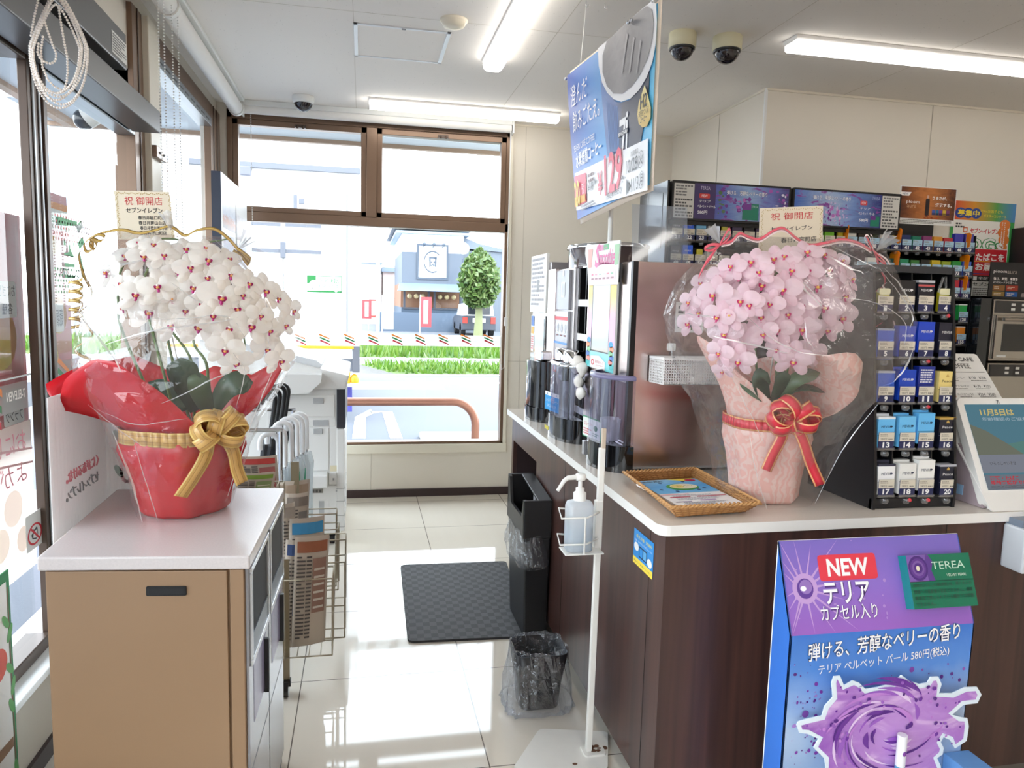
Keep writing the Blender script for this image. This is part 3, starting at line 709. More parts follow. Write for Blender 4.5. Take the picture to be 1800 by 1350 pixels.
for u0, u1 in ((0.03, 0.46), (0.52, 0.98)):
    wx0, wx1 = x0 + (x1 - x0) * u0, x0 + (x1 - x0) * u1
    mb = MB().box(wx0, wx1, 35.95, 36.05, zw - 0.08, zw, wfr).box(wx0, wx0 + .1, 35.95, 36.05, zw, zb, wfr).box(wx1 - .1, wx1, 35.95, 36.05, zw, zb, wfr)
    f = mb.build('window', t); MB().quad((wx0, 36, zw), (wx1, 36, zw), (wx1, 36, zb), (wx0, 36, zb), glass).build('pane', f)
    for k in range(3): MB().ball((wx0 + (wx1 - wx0) * (k + 1) / 4, 36.3, zb - 0.25), 0.12, M('paper_lamp', (250, 222, 170), 0.5)).build('hanging_lamp', t)
sa, sb = bp(736, 487, 35.9), bp(785, 434, 35.9); fr = Fr((sa.x, 35.9, sa.z), X, Z); w, h = sb.x - sa.x, sb.z - sa.z; dkg = MC((70, 80, 94))
mb = MB().fbox(fr, -.1, w + .1, -.1, h + .1, -0.25, -0.02, dkg).fbox(fr, 0, w, 0, h, -.02, 0, rw)
ring = [(w / 2 + 0.33 * w * cos(a), h / 2 + 0.36 * h * sin(a)) for a in [0.7 + i * 0.19 for i in range(25)]]; inner = [(w / 2 + 0.29 * w * cos(a), h / 2 + 0.31 * h * sin(a)) for a in [0.75 + i * 0.185 for i in range(25)]]
for i in range(24): mb.poly(fr, [ring[i], ring[i + 1], inner[i + 1], inner[i]], dkg, 0.01)
for pts in ([(.36, .66), (.42, .66), (.44, .36), (.38, .32)], [(.58, .66), (.66, .66), (.62, .32), (.57, .36)], [(.42, .66), (.6, .66), (.6, .6), (.42, .6)], [(.44, .52), (.49, .5), (.48, .44), (.43, .48)], [(.52, .5), (.57, .52), (.58, .48), (.53, .44)], [(.46, .42), (.55, .42), (.58, .36), (.5, .39), (.43, .36)]):
    mb.poly(fr, [(u * w, v * h) for u, v in pts], dkg, 0.01)
mb.build('sign', t)
for i in range(3):
    xx = fr.o.x + w * (0.15 + 0.35 * i); MB().tube([(xx, 35.9, zt - .6), (xx, 35.3, zt - .5)], 0.03, dkg, 6).ball((xx, 35.25, zt - .52), 0.09, dkg).build('spot_lamp', t)
MB().box(bp(660, 583, 35).x, bp(808, 583, 35).x, 34.9, 35.1, GZ, bp(700, 549, 35).z, M('wall_bluegrey', (84, 98, 116), 0.7)).build('low_wall', t)
tag(MB().box(bp(633, 500).x, bp(676, 500).x, 44, 52, GZ, bp(640, 462, 44).z, rw).box(bp(630, 500).x, bp(680, 500).x, 43.6, 52, bp(640, 462, 44).z, bp(640, 452, 44).z, MC((176, 198, 214))).box(bp(650, 470).x, bp(656, 470).x, 43.95, 44, 3.4, 4.4, MC((150, 170, 190))).build('house'), 'pale house far behind between truck and restaurant', 'house')
tag(MB().box(bp(673, 500, 48).x, bp(694, 500, 48).x, 48, 54, GZ, bp(680, 478, 48).z, MC((196, 176, 170), 0.8)).box(bp(671, 500, 48).x, bp(696, 500, 48).x, 47.8, 54, bp(680, 478, 48).z, bp(680, 470, 48).z, MC((120, 132, 150))).build('house'), 'small pinkish house far behind beside the grey restaurant', 'house')

def banner(px, py0, py1, w, y, rgb, label, txt=''):
    a, b_ = P(px, py0, y=y), P(px, py1, y=y); t = thing('banner_flag', label, 'banner', (a.x, y, GZ), 'banner flags by the restaurant')
    MB().tube([(a.x, y, GZ), (a.x, y, a.z + .1)], 0.025, MC((220, 220, 220)), 8).build('pole', t)
    fr = Fr((a.x, y, b_.z), X, Z); h = a.z - b_.z
    mb = MB().fbox(fr, 0, w, 0, h, -0.01, 0.01, MC(rgb, 0.7)).rect(fr, w * .3, w * .7, h * .12, h * .9, MC((246, 236, 236)), 0.012)
    mb.build('flag', t)
banner(739, 522, 575, 0.5, 33.0, (170, 70, 76), 'red and white banner flag in front of the restaurant window')
banner(636, 527, 560, 0.45, 35.5, (170, 66, 70), 'leftmost red banner flag beside the truck edge across the street')
banner(648, 526, 558, 0.45, 36.5, (176, 76, 66), 'red banner flag standing second from the truck edge')
banner(672, 523, 578, 0.5, 33.5, (250, 246, 244), 'white banner flag left of the restaurant awning')

def tree(name, label, px, pyb, pyt, y, wpx, seed, mats, trunk, n=900):
    rnd = random.Random(seed); base = P(px, pyb, y=y); top = P(px, pyt, y=y); base.z = GZ
    H = top.z - GZ; wr = wpx / F_PX * y / 2; t = thing(name, label, 'tree', base)
    mb = MB(); zc0 = H * 0.36
    mb.tube(curve([base, base + Vector((0.02, 0, H * .3)), base + Vector((-.05, 0, H * .6)), base + Vector((0, 0, H * .9))], 5), [0.20 - 0.16 * i / 15 for i in range(16)], trunk, 8)
    for k in range(7):
        a = rnd.uniform(0, 2 * pi); mb.tube([base + Vector((0, 0, H * rnd.uniform(.28, .5))), base + Vector((cos(a) * wr * .7, sin(a) * wr * .7, H * rnd.uniform(.6, .85)))], [0.07, 0.02], trunk, 6)
    mb.build('trunk', t); mb = MB()
    for i in range(n):
        u = rnd.uniform(0, 1); zz = zc0 + (H - zc0) * u; pr = wr * (sin(pi * min(1, u * 0.92 + 0.1)) ** 0.6) * math.sqrt(rnd.uniform(0.1, 1)); a = rnd.uniform(0, 2 * pi)
        c = base + Vector((cos(a) * pr, sin(a) * pr, zz)); s = rnd.uniform(0.10, 0.2); d1 = Vector((rnd.gauss(0, 1), rnd.gauss(0, 1), rnd.gauss(0, 1))).normalized(); d2 = d1.orthogonal().normalized()
        mb.add([c - d1 * s, c + d2 * s * .6, c + d1 * s, c - d2 * s * .6], [(0, 1, 2, 3)], rnd.choice(mats))
    o = mb.build('foliage', t); o['kind'] = 'stuff'
lf = [MTranslucent('leaf_a', (96, 120, 62), 0.4), MTranslucent('leaf_b', (78, 106, 56), 0.4), MTranslucent('leaf_c', (120, 138, 84), 0.4)]
bark = M('bark', (128, 132, 96), 0.9)
tree('street_tree', 'round leafy street tree right of the restaurant sign', 840, 590, 438, 30.3, 74, 5, lf, bark, 2600)

# parked car behind the tree
cb = M('car_white', (232, 236, 242), 0.25, coat=0.5); cg = M('car_glass', (40, 46, 56), 0.1); dkc = M('car_dark', (70, 74, 84), 0.4)
c0 = P(812, 584, y=31.2); t = thing('parked_car', 'white hatchback parked behind the street tree', 'car', (c0.x + 0.72, 32.6, GZ))
L0, L1 = c0.x, c0.x + 1.45; zg = GZ
def prof(pts, x0, x1, mat, name, bev=0.05): 
    return MB().prism(Fr((x0, 0, zg), Y, Z), pts, 0, x1 - x0, mat).build(name, t, bevel=bev)
prof([(31.2, .26), (34.5, .26), (34.6, .66), (33.8, .86), (31.2, .88)], L0, L1, dkc, 'lower_body'); prof([(31.22, .88), (33.8, .86), (33.0, 1.36), (31.6, 1.40)], L0 + .08, L1 - .08, cb, 'cabin')
MB().box(L0 + .25, L1 - .25, 31.26, 31.42, zg + .92, zg + 1.28, cg).build('rear_window', t); 
for a_ in (L0 + .02, L1 - .22): MB().box(a_, a_ + .2, 31.16, 31.2, zg + .56, zg + .82, MC((190, 60, 50))).build('tail_lamp', t)
MB().box(L0 + .45, L1 - .45, 31.16, 31.2, zg + .6, zg + .78, MC((240, 240, 236))).build('number_plate', t)
for x in (L0 + .1, L1 - .1):
    for y in (31.8, 33.8): MB().tube([(x - .1, y, zg + .28), (x + .1, y, zg + .28)], .28, tyre, 20).build('wheel', t)
tag(MB().tube([bp(815, 586, 34.8), bp(814, 455, 34.8)], 0.05, dkg, 8).ball(bp(815, 437, 34.8), 0.28, rw).build('lamp_post'), 'thin dark lamp post with white globe beside the tree', 'lamp post')
tag(MB().tube([bp(664, 583, 34), bp(664, 450, 34)], 0.09, MC((206, 214, 220)), 8).build('utility_pole'), 'pale utility pole seen between truck and restaurant', 'pole')
tag(MB().tube([P(100, 420, x=-6.0) - Z * 3, P(97, 180, x=-6.0)], 0.16, MC((150, 168, 182)), 12).tube([P(80, 190, x=-6.0), P(118, 196, x=-6.0)], 0.05, MC((150, 168, 182))).build('utility_pole'), 'pale blue-grey utility pole beyond the left glass door', 'pole')

# awning lamp and pole-mounted things out of the left panes
oc = P(152, 208, x=-1.2)
tag(MB().tube([oc, oc + Vector((.16, -.02, .10))], 0.045, M('cam_white', (206, 206, 202), 0.4), 16).ball(oc + Vector((-.01, 0, -.006)), 0.045, MC((40, 42, 48), 0.2)).tube([oc + Vector((.14, -.02, .09)), oc + Vector((.14, -.02, .5))], 0.02, MATS['cam_white']).build('outdoor_camera'), 'white bullet camera outside under the eave, beyond the door glass', 'security camera')
# red promotional banners standing outside the left glass
ph = MGrad('pink_print', [(0, (206, 140, 140)), (0.2, (196, 84, 90)), (0.6, (200, 104, 106)), (1, (190, 66, 74))], noise_amt=0.5, noise_scale=5)
wht = MC((246, 244, 240), 0.6)
def outflag(label, x, y0, y1, z0, z1, bodies, mirror=True, stripe=False):
    t = thing('promotion_banner', label, 'banner', (x, (y0 + y1) / 2, z0))
    fr = Fr((x, y0, z0), Y, Z); w, h = y1 - y0, z1 - z0
    mb = MB().fbox(fr, 0, w, 0, h, -0.006, -0.001, ph); fr = Fr((x - 0.0, y0, z0), Y, Z)
    if stripe:
        for k, c in enumerate(((240, 150, 60), (250, 250, 250), (40, 140, 80), (250, 250, 250), (225, 70, 70))): mb.rect(fr, 0, w, h * (.93 - .03 * k), h * (.96 - .03 * k), MC(c), 0.001)
    for (u, v, ww, hh, s) in bodies:
        mb.rrect(fr, (u - ww / 2) * w, (u + ww / 2) * w, (v - hh / 2) * h, (v + hh / 2) * h, 0.01, 0.0, 0.001, wht); ls = s.split('\n')
        for i, ln in enumerate(ls): mb.text(fr, ln, u * w, v * h + (len(ls) / 2 - i - .5) * hh * h / len(ls), hh * h / len(ls) * .62, MC((70, 70, 70)), width=min(ww * w * .85, len(ln) * hh * h / len(ls) * .62), n=0.0018, mirror=mirror)
    for (u, v, r, c) in ((.4, .78, .22, (214, 170, 110)), (.6, .45, .25, (206, 150, 96)), (.35, .25, .2, (236, 210, 160))):
        mb.disc(fr, u * w, v * h, r * w, r * w * .9, MC(c, .7), 0.0006)
    mb.build('print', t); MB().tube([(x - .01, y0, z0 - .3), (x - .01, y0, z1)], 0.008, wht, 8).build('pole', t)
outflag('pink food poster banner outside the near left pane, labels seen reversed', -0.985, 2.05, 2.44, 0.98, 1.62, [(.72, .62, .30, .16, 'おにぎり\n各種'), (.75, .14, .32, .16, '揚げ物・\nフランク')])
outflag('pink striped food banner outside the left door glass behind the mullion', -0.985, 2.53, 2.80, 1.0, 1.72, [(.5, .44, .5, .13, '麺類 各種'), (.5, .12, .55, .14, 'からあげ')], stripe=True)
# ================================================================== LEFT CABINET (sorting bin) AND WHAT STANDS AROUND IT
stone = M('counter_stone', (206, 198, 196), 0.22, noise_amt=0.10, noise_scale=260)
gold = M('cabinet_gold', (148, 119, 91), 0.42, metal=0.15, noise_amt=0.04, noise_scale=6)
greyp = M('bin_grey', (150, 150, 156), 0.22, metal=0.35)
silver = M('silver_trim', (206, 208, 212), 0.25, metal=0.8)
chrome = M('chrome', (214, 216, 220), 0.08, metal=1.0)
FL, FRc, BRc, BL = Vector((-.668, 1.657, .85)), Vector((-.236, 1.612, .85)), Vector((-.222, 2.195, .85)), Vector((-.682, 2.225, .85))
t = thing('sorting_bin_cabinet', 'gold-brown waste sorting cabinet with pale stone top under the white orchid', 'cabinet', (-0.45, 1.92, 0))
dn = lambda v, z: Vector((v.x, v.y, z))
MB().hexa([dn(FL, .82), dn(FRc, .82), dn(BRc, .82), dn(BL, .82), FL, FRc, BRc, BL], stone).build('stone_top', t, bevel=0.004)
ins = [FL + Vector((.012, .014, 0)), FRc + Vector((-.012, .014, 0)), BRc + Vector((-.012, -.01, 0)), BL + Vector((.012, -.01, 0))]
MB().hexa([dn(v, 0.03) for v in ins] + [dn(v, .82) for v in ins], gold).build('body', t, bevel=0.002)
ff = Fr(dn(ins[0], 0), ins[1] - ins[0], Z); wf = (ins[1] - ins[0]).length
MB().fbox(ff, 0.002, wf - 0.036, 0.04, 0.816, 0, 0.008, gold).build('access_door', t, bevel=0.0015)
MB().fbox(ff, wf - 0.03, wf - 0.001, 0.04, 0.818, 0, 0.008, gold).build('corner_strip', t, bevel=0.0015)
u0 = 0.207
mb = MB().rrect(ff, u0, u0 + 0.083, 0.762, 0.783, 0.003, 0.008, 0.011, black_pl).fbox(ff, u0 + .006, u0 + .077, 0.766, 0.779, 0.0110, 0.0112, M('recess_black', (8, 8, 9), 0.6)); mb.build('recessed_handle', t, bevel=0.001)
sf = Fr(dn(ins[1], 0), ins[2] - ins[1], Z); ws = (ins[2] - ins[1]).length
o = MB().fbox(sf, 0.0, ws, 0.04, 0.818, 0, 0.006, greyp).build('side_panel', t, bevel=0.001)
for i, (a, b_) in enumerate(((0.015, 0.27), (0.295, 0.55))):
    mb = MB().fbox(sf, a, b_, 0.585, 0.60, 0.006, 0.012, silver).fbox(sf, a, b_, 0.80, 0.812, 0.006, 0.012, silver).fbox(sf, a, a + .012, 0.6, 0.8, 0.006, 0.012, silver).fbox(sf, b_ - .012, b_, 0.6, 0.8, 0.006, 0.012, silver)
    mb.build('chute_frame', t, bevel=0.001)
    MB().quad(sf.at(a + .012, .60, .0065), sf.at(b_ - .012, .60, .0065), sf.at(b_ - .012, .8, .0065), sf.at(a + .012, .8, .0065), M('chute_dark', (20, 21, 24), 0.5)).fbox(sf, a + .012, b_ - .012, .60, .65, 0.0066, 0.009, M('chute_flap', (92, 104, 112), 0.3)).build('chute_flap', t)
    MB().fbox(sf, (a + b_) / 2 + .06, (a + b_) / 2 + .075, 0.42, 0.56, 0.006, 0.018, black_pl).build('door_handle', t, bevel=0.002)
    MB().fbox(sf, a + .04, b_ - .04, 0.43, 0.57, 0.0062, 0.0068, M('sticker_violet', (150, 146, 176), 0.3)).build('sorting_sticker', t)
MB().fbox(sf, 0.2815, 0.2835, 0.04, 0.818, 0.006, 0.0066, black_pl).fbox(sf, 0, ws, 0.335, 0.337, 0.006, 0.0066, M('seam_grey', (110, 112, 116), 0.4)).build('door_seam', t)
MB().hexa([dn(v, 0.0) for v in [p * 1 for p in ins]] + [dn(v, .03) for v in ins], black_pl).build('plinth', t)

# corrugated plastic boards between the cabinet and the glass, printed side facing out
crg = MTranslucent('corrugated_board', (238, 236, 234), 0.45, 0.04)
t = thing('corrugated_board', 'white corrugated plastic boards beside the stone top with mirrored lettering', 'board', (-0.705, 2.0, 0))
H_ = 1.16; fr = Fr((-0.712, 1.86, 0), Y, Z); fr_w = 0.375
def corr(fr, w, h, name, fn):
    mb = MB(); n = int(w / 0.010)
    for i in range(n): mb.quad(fr.at(i * w / n, 0, 0.001 * (i % 2)), fr.at((i + 1) * w / n, 0, 0.001 * ((i + 1) % 2)), fr.at((i + 1) * w / n, h, 0.001 * ((i + 1) % 2)), fr.at(i * w / n, h, 0.001 * (i % 2)), crg)
    fn(mb, fr); return mb.build(name, t, solid=0.003)
pk, gyt = MC((226, 150, 160), .7), MC((150, 156, 156), .7)
def pr1(mb, fr):
    for s_, px_, py_, c, ww in (('くにがあるけな。', 145, 823, pk, 0.225), ('セブン-イレブン。', 145, 853, gyt, 0.225)):
        p = P(px_, py_, x=-0.710); mb.text(fr, s_, p.y - fr.o.y, p.z, 0.030, c, width=ww, n=0.004, mirror=True)
corr(fr, fr_w, H_, 'side_board', pr1)
def pr2(mb, fr):
    for k in range(5): mb.disc(fr, .035 + .02 * (k % 2), .90 + .05 * k, .008, .02, MC((176, 206, 200), .7), 0.004, rot=0.5 * (-1) ** k)
    for k in range(14): a0 = k * 2 * pi / 16 + .6; mb.disc(fr, .055 + .014 * cos(a0), .90 + .03 * sin(a0), .005, .005, MC((226, 196, 200), .7), 0.004, k=8)
corr(Fr((-0.712, 1.86 + fr_w, 0), X, Z), 0.30, H_ - 0.015, 'back_board', pr2)

# stickers and posters on the left glass
ogd, gnd, rdd = MC((240, 140, 50)), MC((30, 130, 70)), MC((214, 50, 64))
def stripes(mb, fr, u, v, w, h, n=0.0006, mirror=False):
    """three slanted colour bars"""
    for k, c in enumerate((ogd, gnd, rdd)):
        vy = v + h * (0.33 - 0.33 * k); s_ = -1 if mirror else 1; ux = u + s_ * w * 0.05 * (k - 1)
        a = [(ux - w / 2, vy + h * .2), (ux + w / 2, vy - h * .26), (ux + w / 2, vy - h * .06 - h * .05), (ux - w / 2 + w * .1, vy + h * .36)]
        mb.poly(fr, a, c, n)
frost = MThin('frosted_film', (240, 243, 243), 0.02, 0.1, haze=0.5, haze_rgb=(214, 220, 220))
fr = Fr((XL + 0.001, 1.2, 0), Y, Z); zb0, zb1 = P(30, 722, x=XL).z, P(30, 672, x=XL).z
mb = MB().rect(fr, 0, 1.125, zb0, zb1, frost, 0.0); mb.rect(fr, 0, 1.125, zb1 + .012, zb1 + .017, MC((225, 228, 228)), 0.0)
for y_ in (1.55, 2.08): 
    stripes(mb, fr, y_ - 1.2, (zb0 + zb1) / 2, 0.12, 0.13, 0.001, True); mb.text(fr, '7-ELEVEN', y_ - 1.2 + .145, (zb0 + zb1) / 2 + .005, 0.026, white_pl, width=.11, n=0.001, mirror=True, bold=.02)
tag(mb.build('glass_band'), 'frosted band with slanted colour bars and mirrored lettering on near left pane', 'window sticker')
a, b_ = P(48, 905, x=XL + .03), P(74, 972, x=XL + .03); fr = Fr(P(47, 974, x=XL + .001), Y, Z); k_ = (P(76, 966, x=XL).y - fr.o.y) / .07
mb = MB().rrect(fr, 0, .07, 0, .105, .004, 0, .001, white_pl); 
for k in range(24):
    a0, a1 = 2 * pi * k / 24, 2 * pi * (k + 1) / 24
    mb.poly(fr, [(.035 + r * cos(a), .042 + r * 1.05 * sin(a)) for r, a in ((.03, a0), (.03, a1), (.0245, a1), (.0245, a0))], rdd, .0014)
mb.poly(fr, [(.016, .062), (.02, .066), (.056, .022), (.052, .018)], rdd, .0016)
mb.poly(fr, [(.024, .03), (.04, .024), (.048, .036), (.046, .056), (.04, .06), (.036, .054), (.03, .058), (.026, .048), (.02, .044)], MC((60, 60, 64)), .0012); mb.poly(fr, [(.027, .033), (.039, .028), (.045, .037), (.043, .052), (.036, .05), (.03, .05)], white_pl, .0013)
mb.text(fr, 'さわらない', .035, .09, .013, MC((30, 30, 30)), width=.05, bold=.02)
mb.v = [fr.o + Vector((v.x - fr.o.x, (v.y - fr.o.y) * k_, v.z - fr.o.z)) for v in mb.v]
tag(mb.build('warning_sticker'), 'small white do-not-touch hand sticker on the near left pane beside the dark mullion', 'sticker')
fr = Fr((XL + 0.0005, 1.98, 0), Y, Z); z0_, z1_ = P(40, 1010, x=XL).z, P(30, 745, x=XL).z
mb = MB().rect(fr, 0, .33, z0_, z1_, MTranslucent('poster_paper_pale', (236, 224, 214), .5, .02), 0)
for i, s_ in enumerate(('おにしく', 'よがせ')): mb.text(fr, s_, .17, z1_ - .05 - .085 * i, .06, pk, width=.24, n=.001, mirror=True)
for (u, v, r, c) in ((.2, .20, .055, (246, 234, 226)), (.12, .12, .05, (244, 232, 222)), (.25, .10, .04, (242, 228, 218))): mb.disc(fr, u, z0_ + v, r, r * .9, MTranslucent('faded_food', c, .5, .02), .0006)
for dv in (0, .04): mb.poly(fr, [(.08, z0_ + .33 + dv), (.33, z0_ + .30 + dv), (.33, z0_ + .306 + dv), (.08, z0_ + .337 + dv)], MC((206, 160, 160), .7), .0012)
mb.build('x')
bpy.data.objects['x'].name = 'food_poster'; tag(bpy.data.objects['food_poster'], 'pale food poster on the near left pane below the frosted band', 'poster')
# sake sticker on the door glass
fr = Fr((XL - .012, 2.62, 0), Y, Z); g_ = MC((70, 186, 110)); p = P(128, 435, x=XL)
mb = MB().text(fr, '酒', p.y - 2.62 + .03, p.z, .20, g_, width=.22, n=.001, mirror=True, bold=.03); pt = P(132, 482, x=XL); mb.text(fr, 'LIQUOR', pt.y - 2.62 + .02, pt.z, .035, MC((150, 190, 180)), width=.2, n=.001, mirror=True)
for (py_, c) in ((402, (240, 150, 150)), (492, (150, 210, 160))):
    pc = P(130, py_, x=XL)
    for i in range(14):
        for j in range(5): mb.disc(fr, pc.y - 2.62 - .12 + i * .022 + (j % 2) * .011, pc.z - .04 + j * .018, .005, .005, MC(c, .7), .001, k=6)
tag(mb.build('shop_sticker'), 'green liquor lettering sticker seen mirrored on the left door glass', 'window sticker')
mb = MB(); fr = Fr((XL - .012, 2.47, 0), Y, Z); c0_ = (P(100, 680, x=XL).z, P(100, 655, x=XL).z)
mb.rect(fr, 0, .85, c0_[0] - .05, c0_[1] + .03, frost, 0.0)
for px_ in (93, 118, 165, 205): pp = P(px_, 664, x=XL); stripes(mb, fr, pp.y - 2.47, pp.z, .09, .10, .001, True)
tag(mb.build('glass_band'), 'frosted band with slanted colour bars low on the left door glass', 'window sticker')
# green framed poster at the bottom left
fr = Fr((-0.83, 1.62, 0), Y, Z); a, b_ = P(22, 1320, x=-.83), P(10, 945, x=-.83); gv = MC((40, 128, 76), .5); gl_ = MC((96, 168, 92), .5)
t = thing('green_poster', 'green framed poster with leaf drawings at the bottom left edge', 'poster', (-.83, 1.8, 0))
y1_ = P(20, 1100, x=-.83).y - 1.62
mb = MB().fbox(fr, 0, y1_, .0, .74, -.003, 0, gv).rect(fr, 0, y1_ - .018, .2, .715, white_pl, .0006).poly(fr, [(0, .12), (y1_, .16), (y1_, .13), (0, .08)], white_pl, .0008).poly(fr, [(0, .30), (y1_ - .02, .30), (y1_ - .02, .325), (0, .34)], MC((140, 104, 72), .5), .0009)
mb.disc(fr, y1_ - .075, .53, .045, .04, MC((226, 84, 56), .5), .001)
for k, (du, v, r) in enumerate(((.03, .62, .7), (.012, .585, -.6), (.02, .50, .8), (.008, .45, -.4), (.02, .405, .5), (.012, .24, .2), (.03, .22, 1.2))): mb.disc(fr, y1_ - du, v, .010, .024, gl_, .0012, rot=r)
mb.rect(fr, y1_ - .016, y1_ - .011, .2, .70, MC((128, 96, 70), .5), .001)
mb.scribble(fr, 0, y1_ - .03, .11, .14, 3, MC((90, 90, 90)), .0014)
mb.build('print', t); MB().tube([(-.835, 1.64, 0), (-.835, 1.64, .74)], .006, white_pl, 8).build('stand', t)

# ================================================================== NEWSPAPERS AND WIRE RACK
newsp = [M('newsprint', (188, 176, 162), 0.8), M('newsprint_grey', (170, 160, 150), 0.8), M('newsprint_pale', (204, 196, 184), 0.8)]
ink = MC((84, 78, 76), 0.8)
def newspaper(label, px, py_top, py_bot, y, wpx, turn, seed, accent, title=''):
    """folded newspaper standing on its edge: a stack of curling leaves"""
    rnd = random.Random(seed); a, b_ = P(px, py_top, y=y), P(px, py_bot, y=y); w = wpx / F_PX * y; h = a.z - b_.z
    ux = Vector((cos(turn), sin(turn), 0)); fr = Fr((a.x, y, b_.z), ux, Z)
    t = thing('newspaper', label, 'newspaper', (a.x, y, b_.z), 'newspapers in the wire rack')
    bow = rnd.uniform(.012, .022); lean = rnd.uniform(-.02, .02)
    for k in range(5):
        mb = MB(); vs = []; n = 7; rows = 4; off = -k * .0042
        for j in range(rows + 1):
            v = h * j / rows * (1 - .012 * k)
            for i in range(n + 1):
                u = w * i / n; d = bow * sin(pi * i / n) * (0.5 + .5 * j / rows) + off * (1 - .7 * (i == 0)) + .012 * (j / rows) ** 2 * rnd.uniform(.6, 1.1) * (i / n)
                vs.append(fr.at(u + lean * j / rows, v, d))
        fs = [(j * (n + 1) + i, j * (n + 1) + i + 1, (j + 1) * (n + 1) + i + 1, (j + 1) * (n + 1) + i) for j in range(rows) for i in range(n)]
        mb.add(vs, fs, newsp[k % 3], smooth=True)
        if k == 0:
            g = lambda u, v: fr.at(u + lean * v / h, v, bow * sin(pi * u / w) * (.5 + .5 * v / h) + .012 * (v / h) ** 2 * (u / w) + .004)
            def patch(u0, u1, v0, v1, mt, e=0.0):
                m_ = 4
                for i in range(m_):
                    p, q_ = u0 + (u1 - u0) * i / m_, u0 + (u1 - u0) * (i + 1) / m_
                    vv = [g(p, v0), g(q_, v0), g(q_, v1), g(p, v1)]; mb.add([x_ + fr.n * e for x_ in vv], [(0, 1, 2, 3)], mt)
            patch(w * .06, w * .94, h * .86, h * .96, MC(accent, .8))
            patch(w * .52, w * .92, h * .30, h * .80, MC([int(c * .55 + 60) for c in accent], .8))
            for r in range(22):
                v = h * (.82 - r * .035)
                if v > .03: 
                    patch(w * .06, w * (.30 if r % 7 else .2), v - h * .009, v + h * .006, ink, .0006); patch(w * .33, w * .48, v - h * .009, v + h * .006, ink, .0006)
            for r in range(6): patch(w * .56, w * .88, h * (.34 + .07 * r), h * (.36 + .07 * r), newsp[2], .0008)
        mb.build('front_page' if k == 0 else 'leaf', t, solid=0.0009)
    return t
newspaper('newspaper with brown advert and barcode strip foremost in the wire rack', 512, 945, 1138, 2.60, 58, 0.28, 1, (150, 92, 66))
newspaper('dark blue newspaper squeezed left of the foremost one in the wire rack', 494, 950, 1140, 2.63, 24, 0.5, 2, (52, 74, 120))
newspaper('newspaper with light blue masthead behind the foremost one in the wire rack', 508, 912, 1110, 2.74, 60, 0.35, 3, (70, 150, 200))
newspaper('plain newspaper curling beside the grey cabinet edge in the wire rack', 499, 884, 1060, 2.80, 26, 0.7, 4, (170, 160, 150))
newspaper('greyish folded newspaper on the middle step of the wire rack', 497, 868, 1030, 2.90, 40, 0.4, 5, (140, 130, 122))
newspaper('newspaper standing highest beside the clear umbrellas in the rack', 482, 846, 1020, 3.00, 54, 0.3, 6, (170, 150, 130))
newspaper('newspaper with red puzzle print behind the stone cabinet top', 424, 802, 900, 2.72, 64, 0.2, 7, (190, 70, 66))
newspaper('newspaper with green and yellow heading just behind the cabinet top', 407, 832, 905, 2.56, 62, 0.15, 8, (120, 150, 60))
wire = M('rack_wire', (168, 158, 138), 0.3, metal=0.7)
t = thing('newspaper_rack', 'stepped wire newspaper rack on casters behind the sorting cabinet', 'rack', (-.2, 2.8, 0))
fx0, fx1 = -.262, -.075
def wirebox(x0, x1, y0, y1, z0, z1):
    mb = MB()
    for z in (z0, z1): mb.tube([(x0, y0, z), (x1, y0, z), (x1, y1, z), (x0, y1, z)], .0028, wire, 6, closed=True)
    for x, y in ((x0, y0), (x1, y0), (x1, y1), (x0, y1)): mb.tube([(x, y, z0), (x, y, z1)], .0028, wire, 6)
    n = 4
    for i in range(1, n): xx = x0 + (x1 - x0) * i / n; mb.tube([(xx, y0, z0), (xx, y1, z0)], .002, wire, 6)
    return mb
zz = lambda py, y: P(530, py, y=y).z
wirebox(fx0, -.10, 2.56, 2.68, zz(1140, 2.6) - .012, zz(1012, 2.6)).build('wire_pocket', t)
wirebox(fx0, -.06, 2.70, 2.78, zz(1112, 2.74) - .01, zz(985, 2.74)).build('wire_pocket', t)
wirebox(fx0, -.06, 2.79, 2.87, zz(1062, 2.8) - .01, zz(950, 2.8)).build('wire_pocket', t)
wirebox(fx0 - .03, -.09, 2.88, 2.97, zz(1032, 2.9) - .01, zz(930, 2.9)).build('wire_pocket', t)
wirebox(fx0 - .05, -.1, 2.96, 3.04, zz(1022, 3.0) - .01, zz(900, 3.0)).build('wire_pocket', t)
wirebox(-.52, -.28, 2.66, 2.76, zz(902, 2.72) - .01, zz(850, 2.72)).build('wire_pocket', t)
wirebox(-.52, -.28, 2.50, 2.60, zz(906, 2.56) - .01, zz(850, 2.56)).build('wire_pocket', t)
for x, y, ztop in ((-.262, 2.57, .5), (-.262, 3.0, .75), (-.52, 3.0, .75), (-.52, 2.52, .60)):
    MB().box(x - .016, x + .016, y - .003, y + .003, .055, ztop, M('rack_leg', (140, 130, 108), .4, metal=.5)).build('leg', t)
    c = MB().tube([(x - .012, y, .03), (x + .012, y, .03)], .03, black_pl, 16).box(x - .01, x + .02, y - .015, y + .015, .04, .062, black_pl).build('caster', t, bevel=.002)
mb = MB()
for y in (2.57, 3.0): mb.tube([(-.262, y, .16), (-.52, y, .16)], .004, wire, 6)
for x in (-.262, -.52): mb.tube([(x, 2.52, .16), (x, 3.0, .16)], .004, wire, 6)
for x in (-.262, -.1): mb.tube([(x, 2.56, .18), (x, 2.9, .40), (x, 3.0, .50)], .003, wire, 6)
mb.build('wire_frame', t)

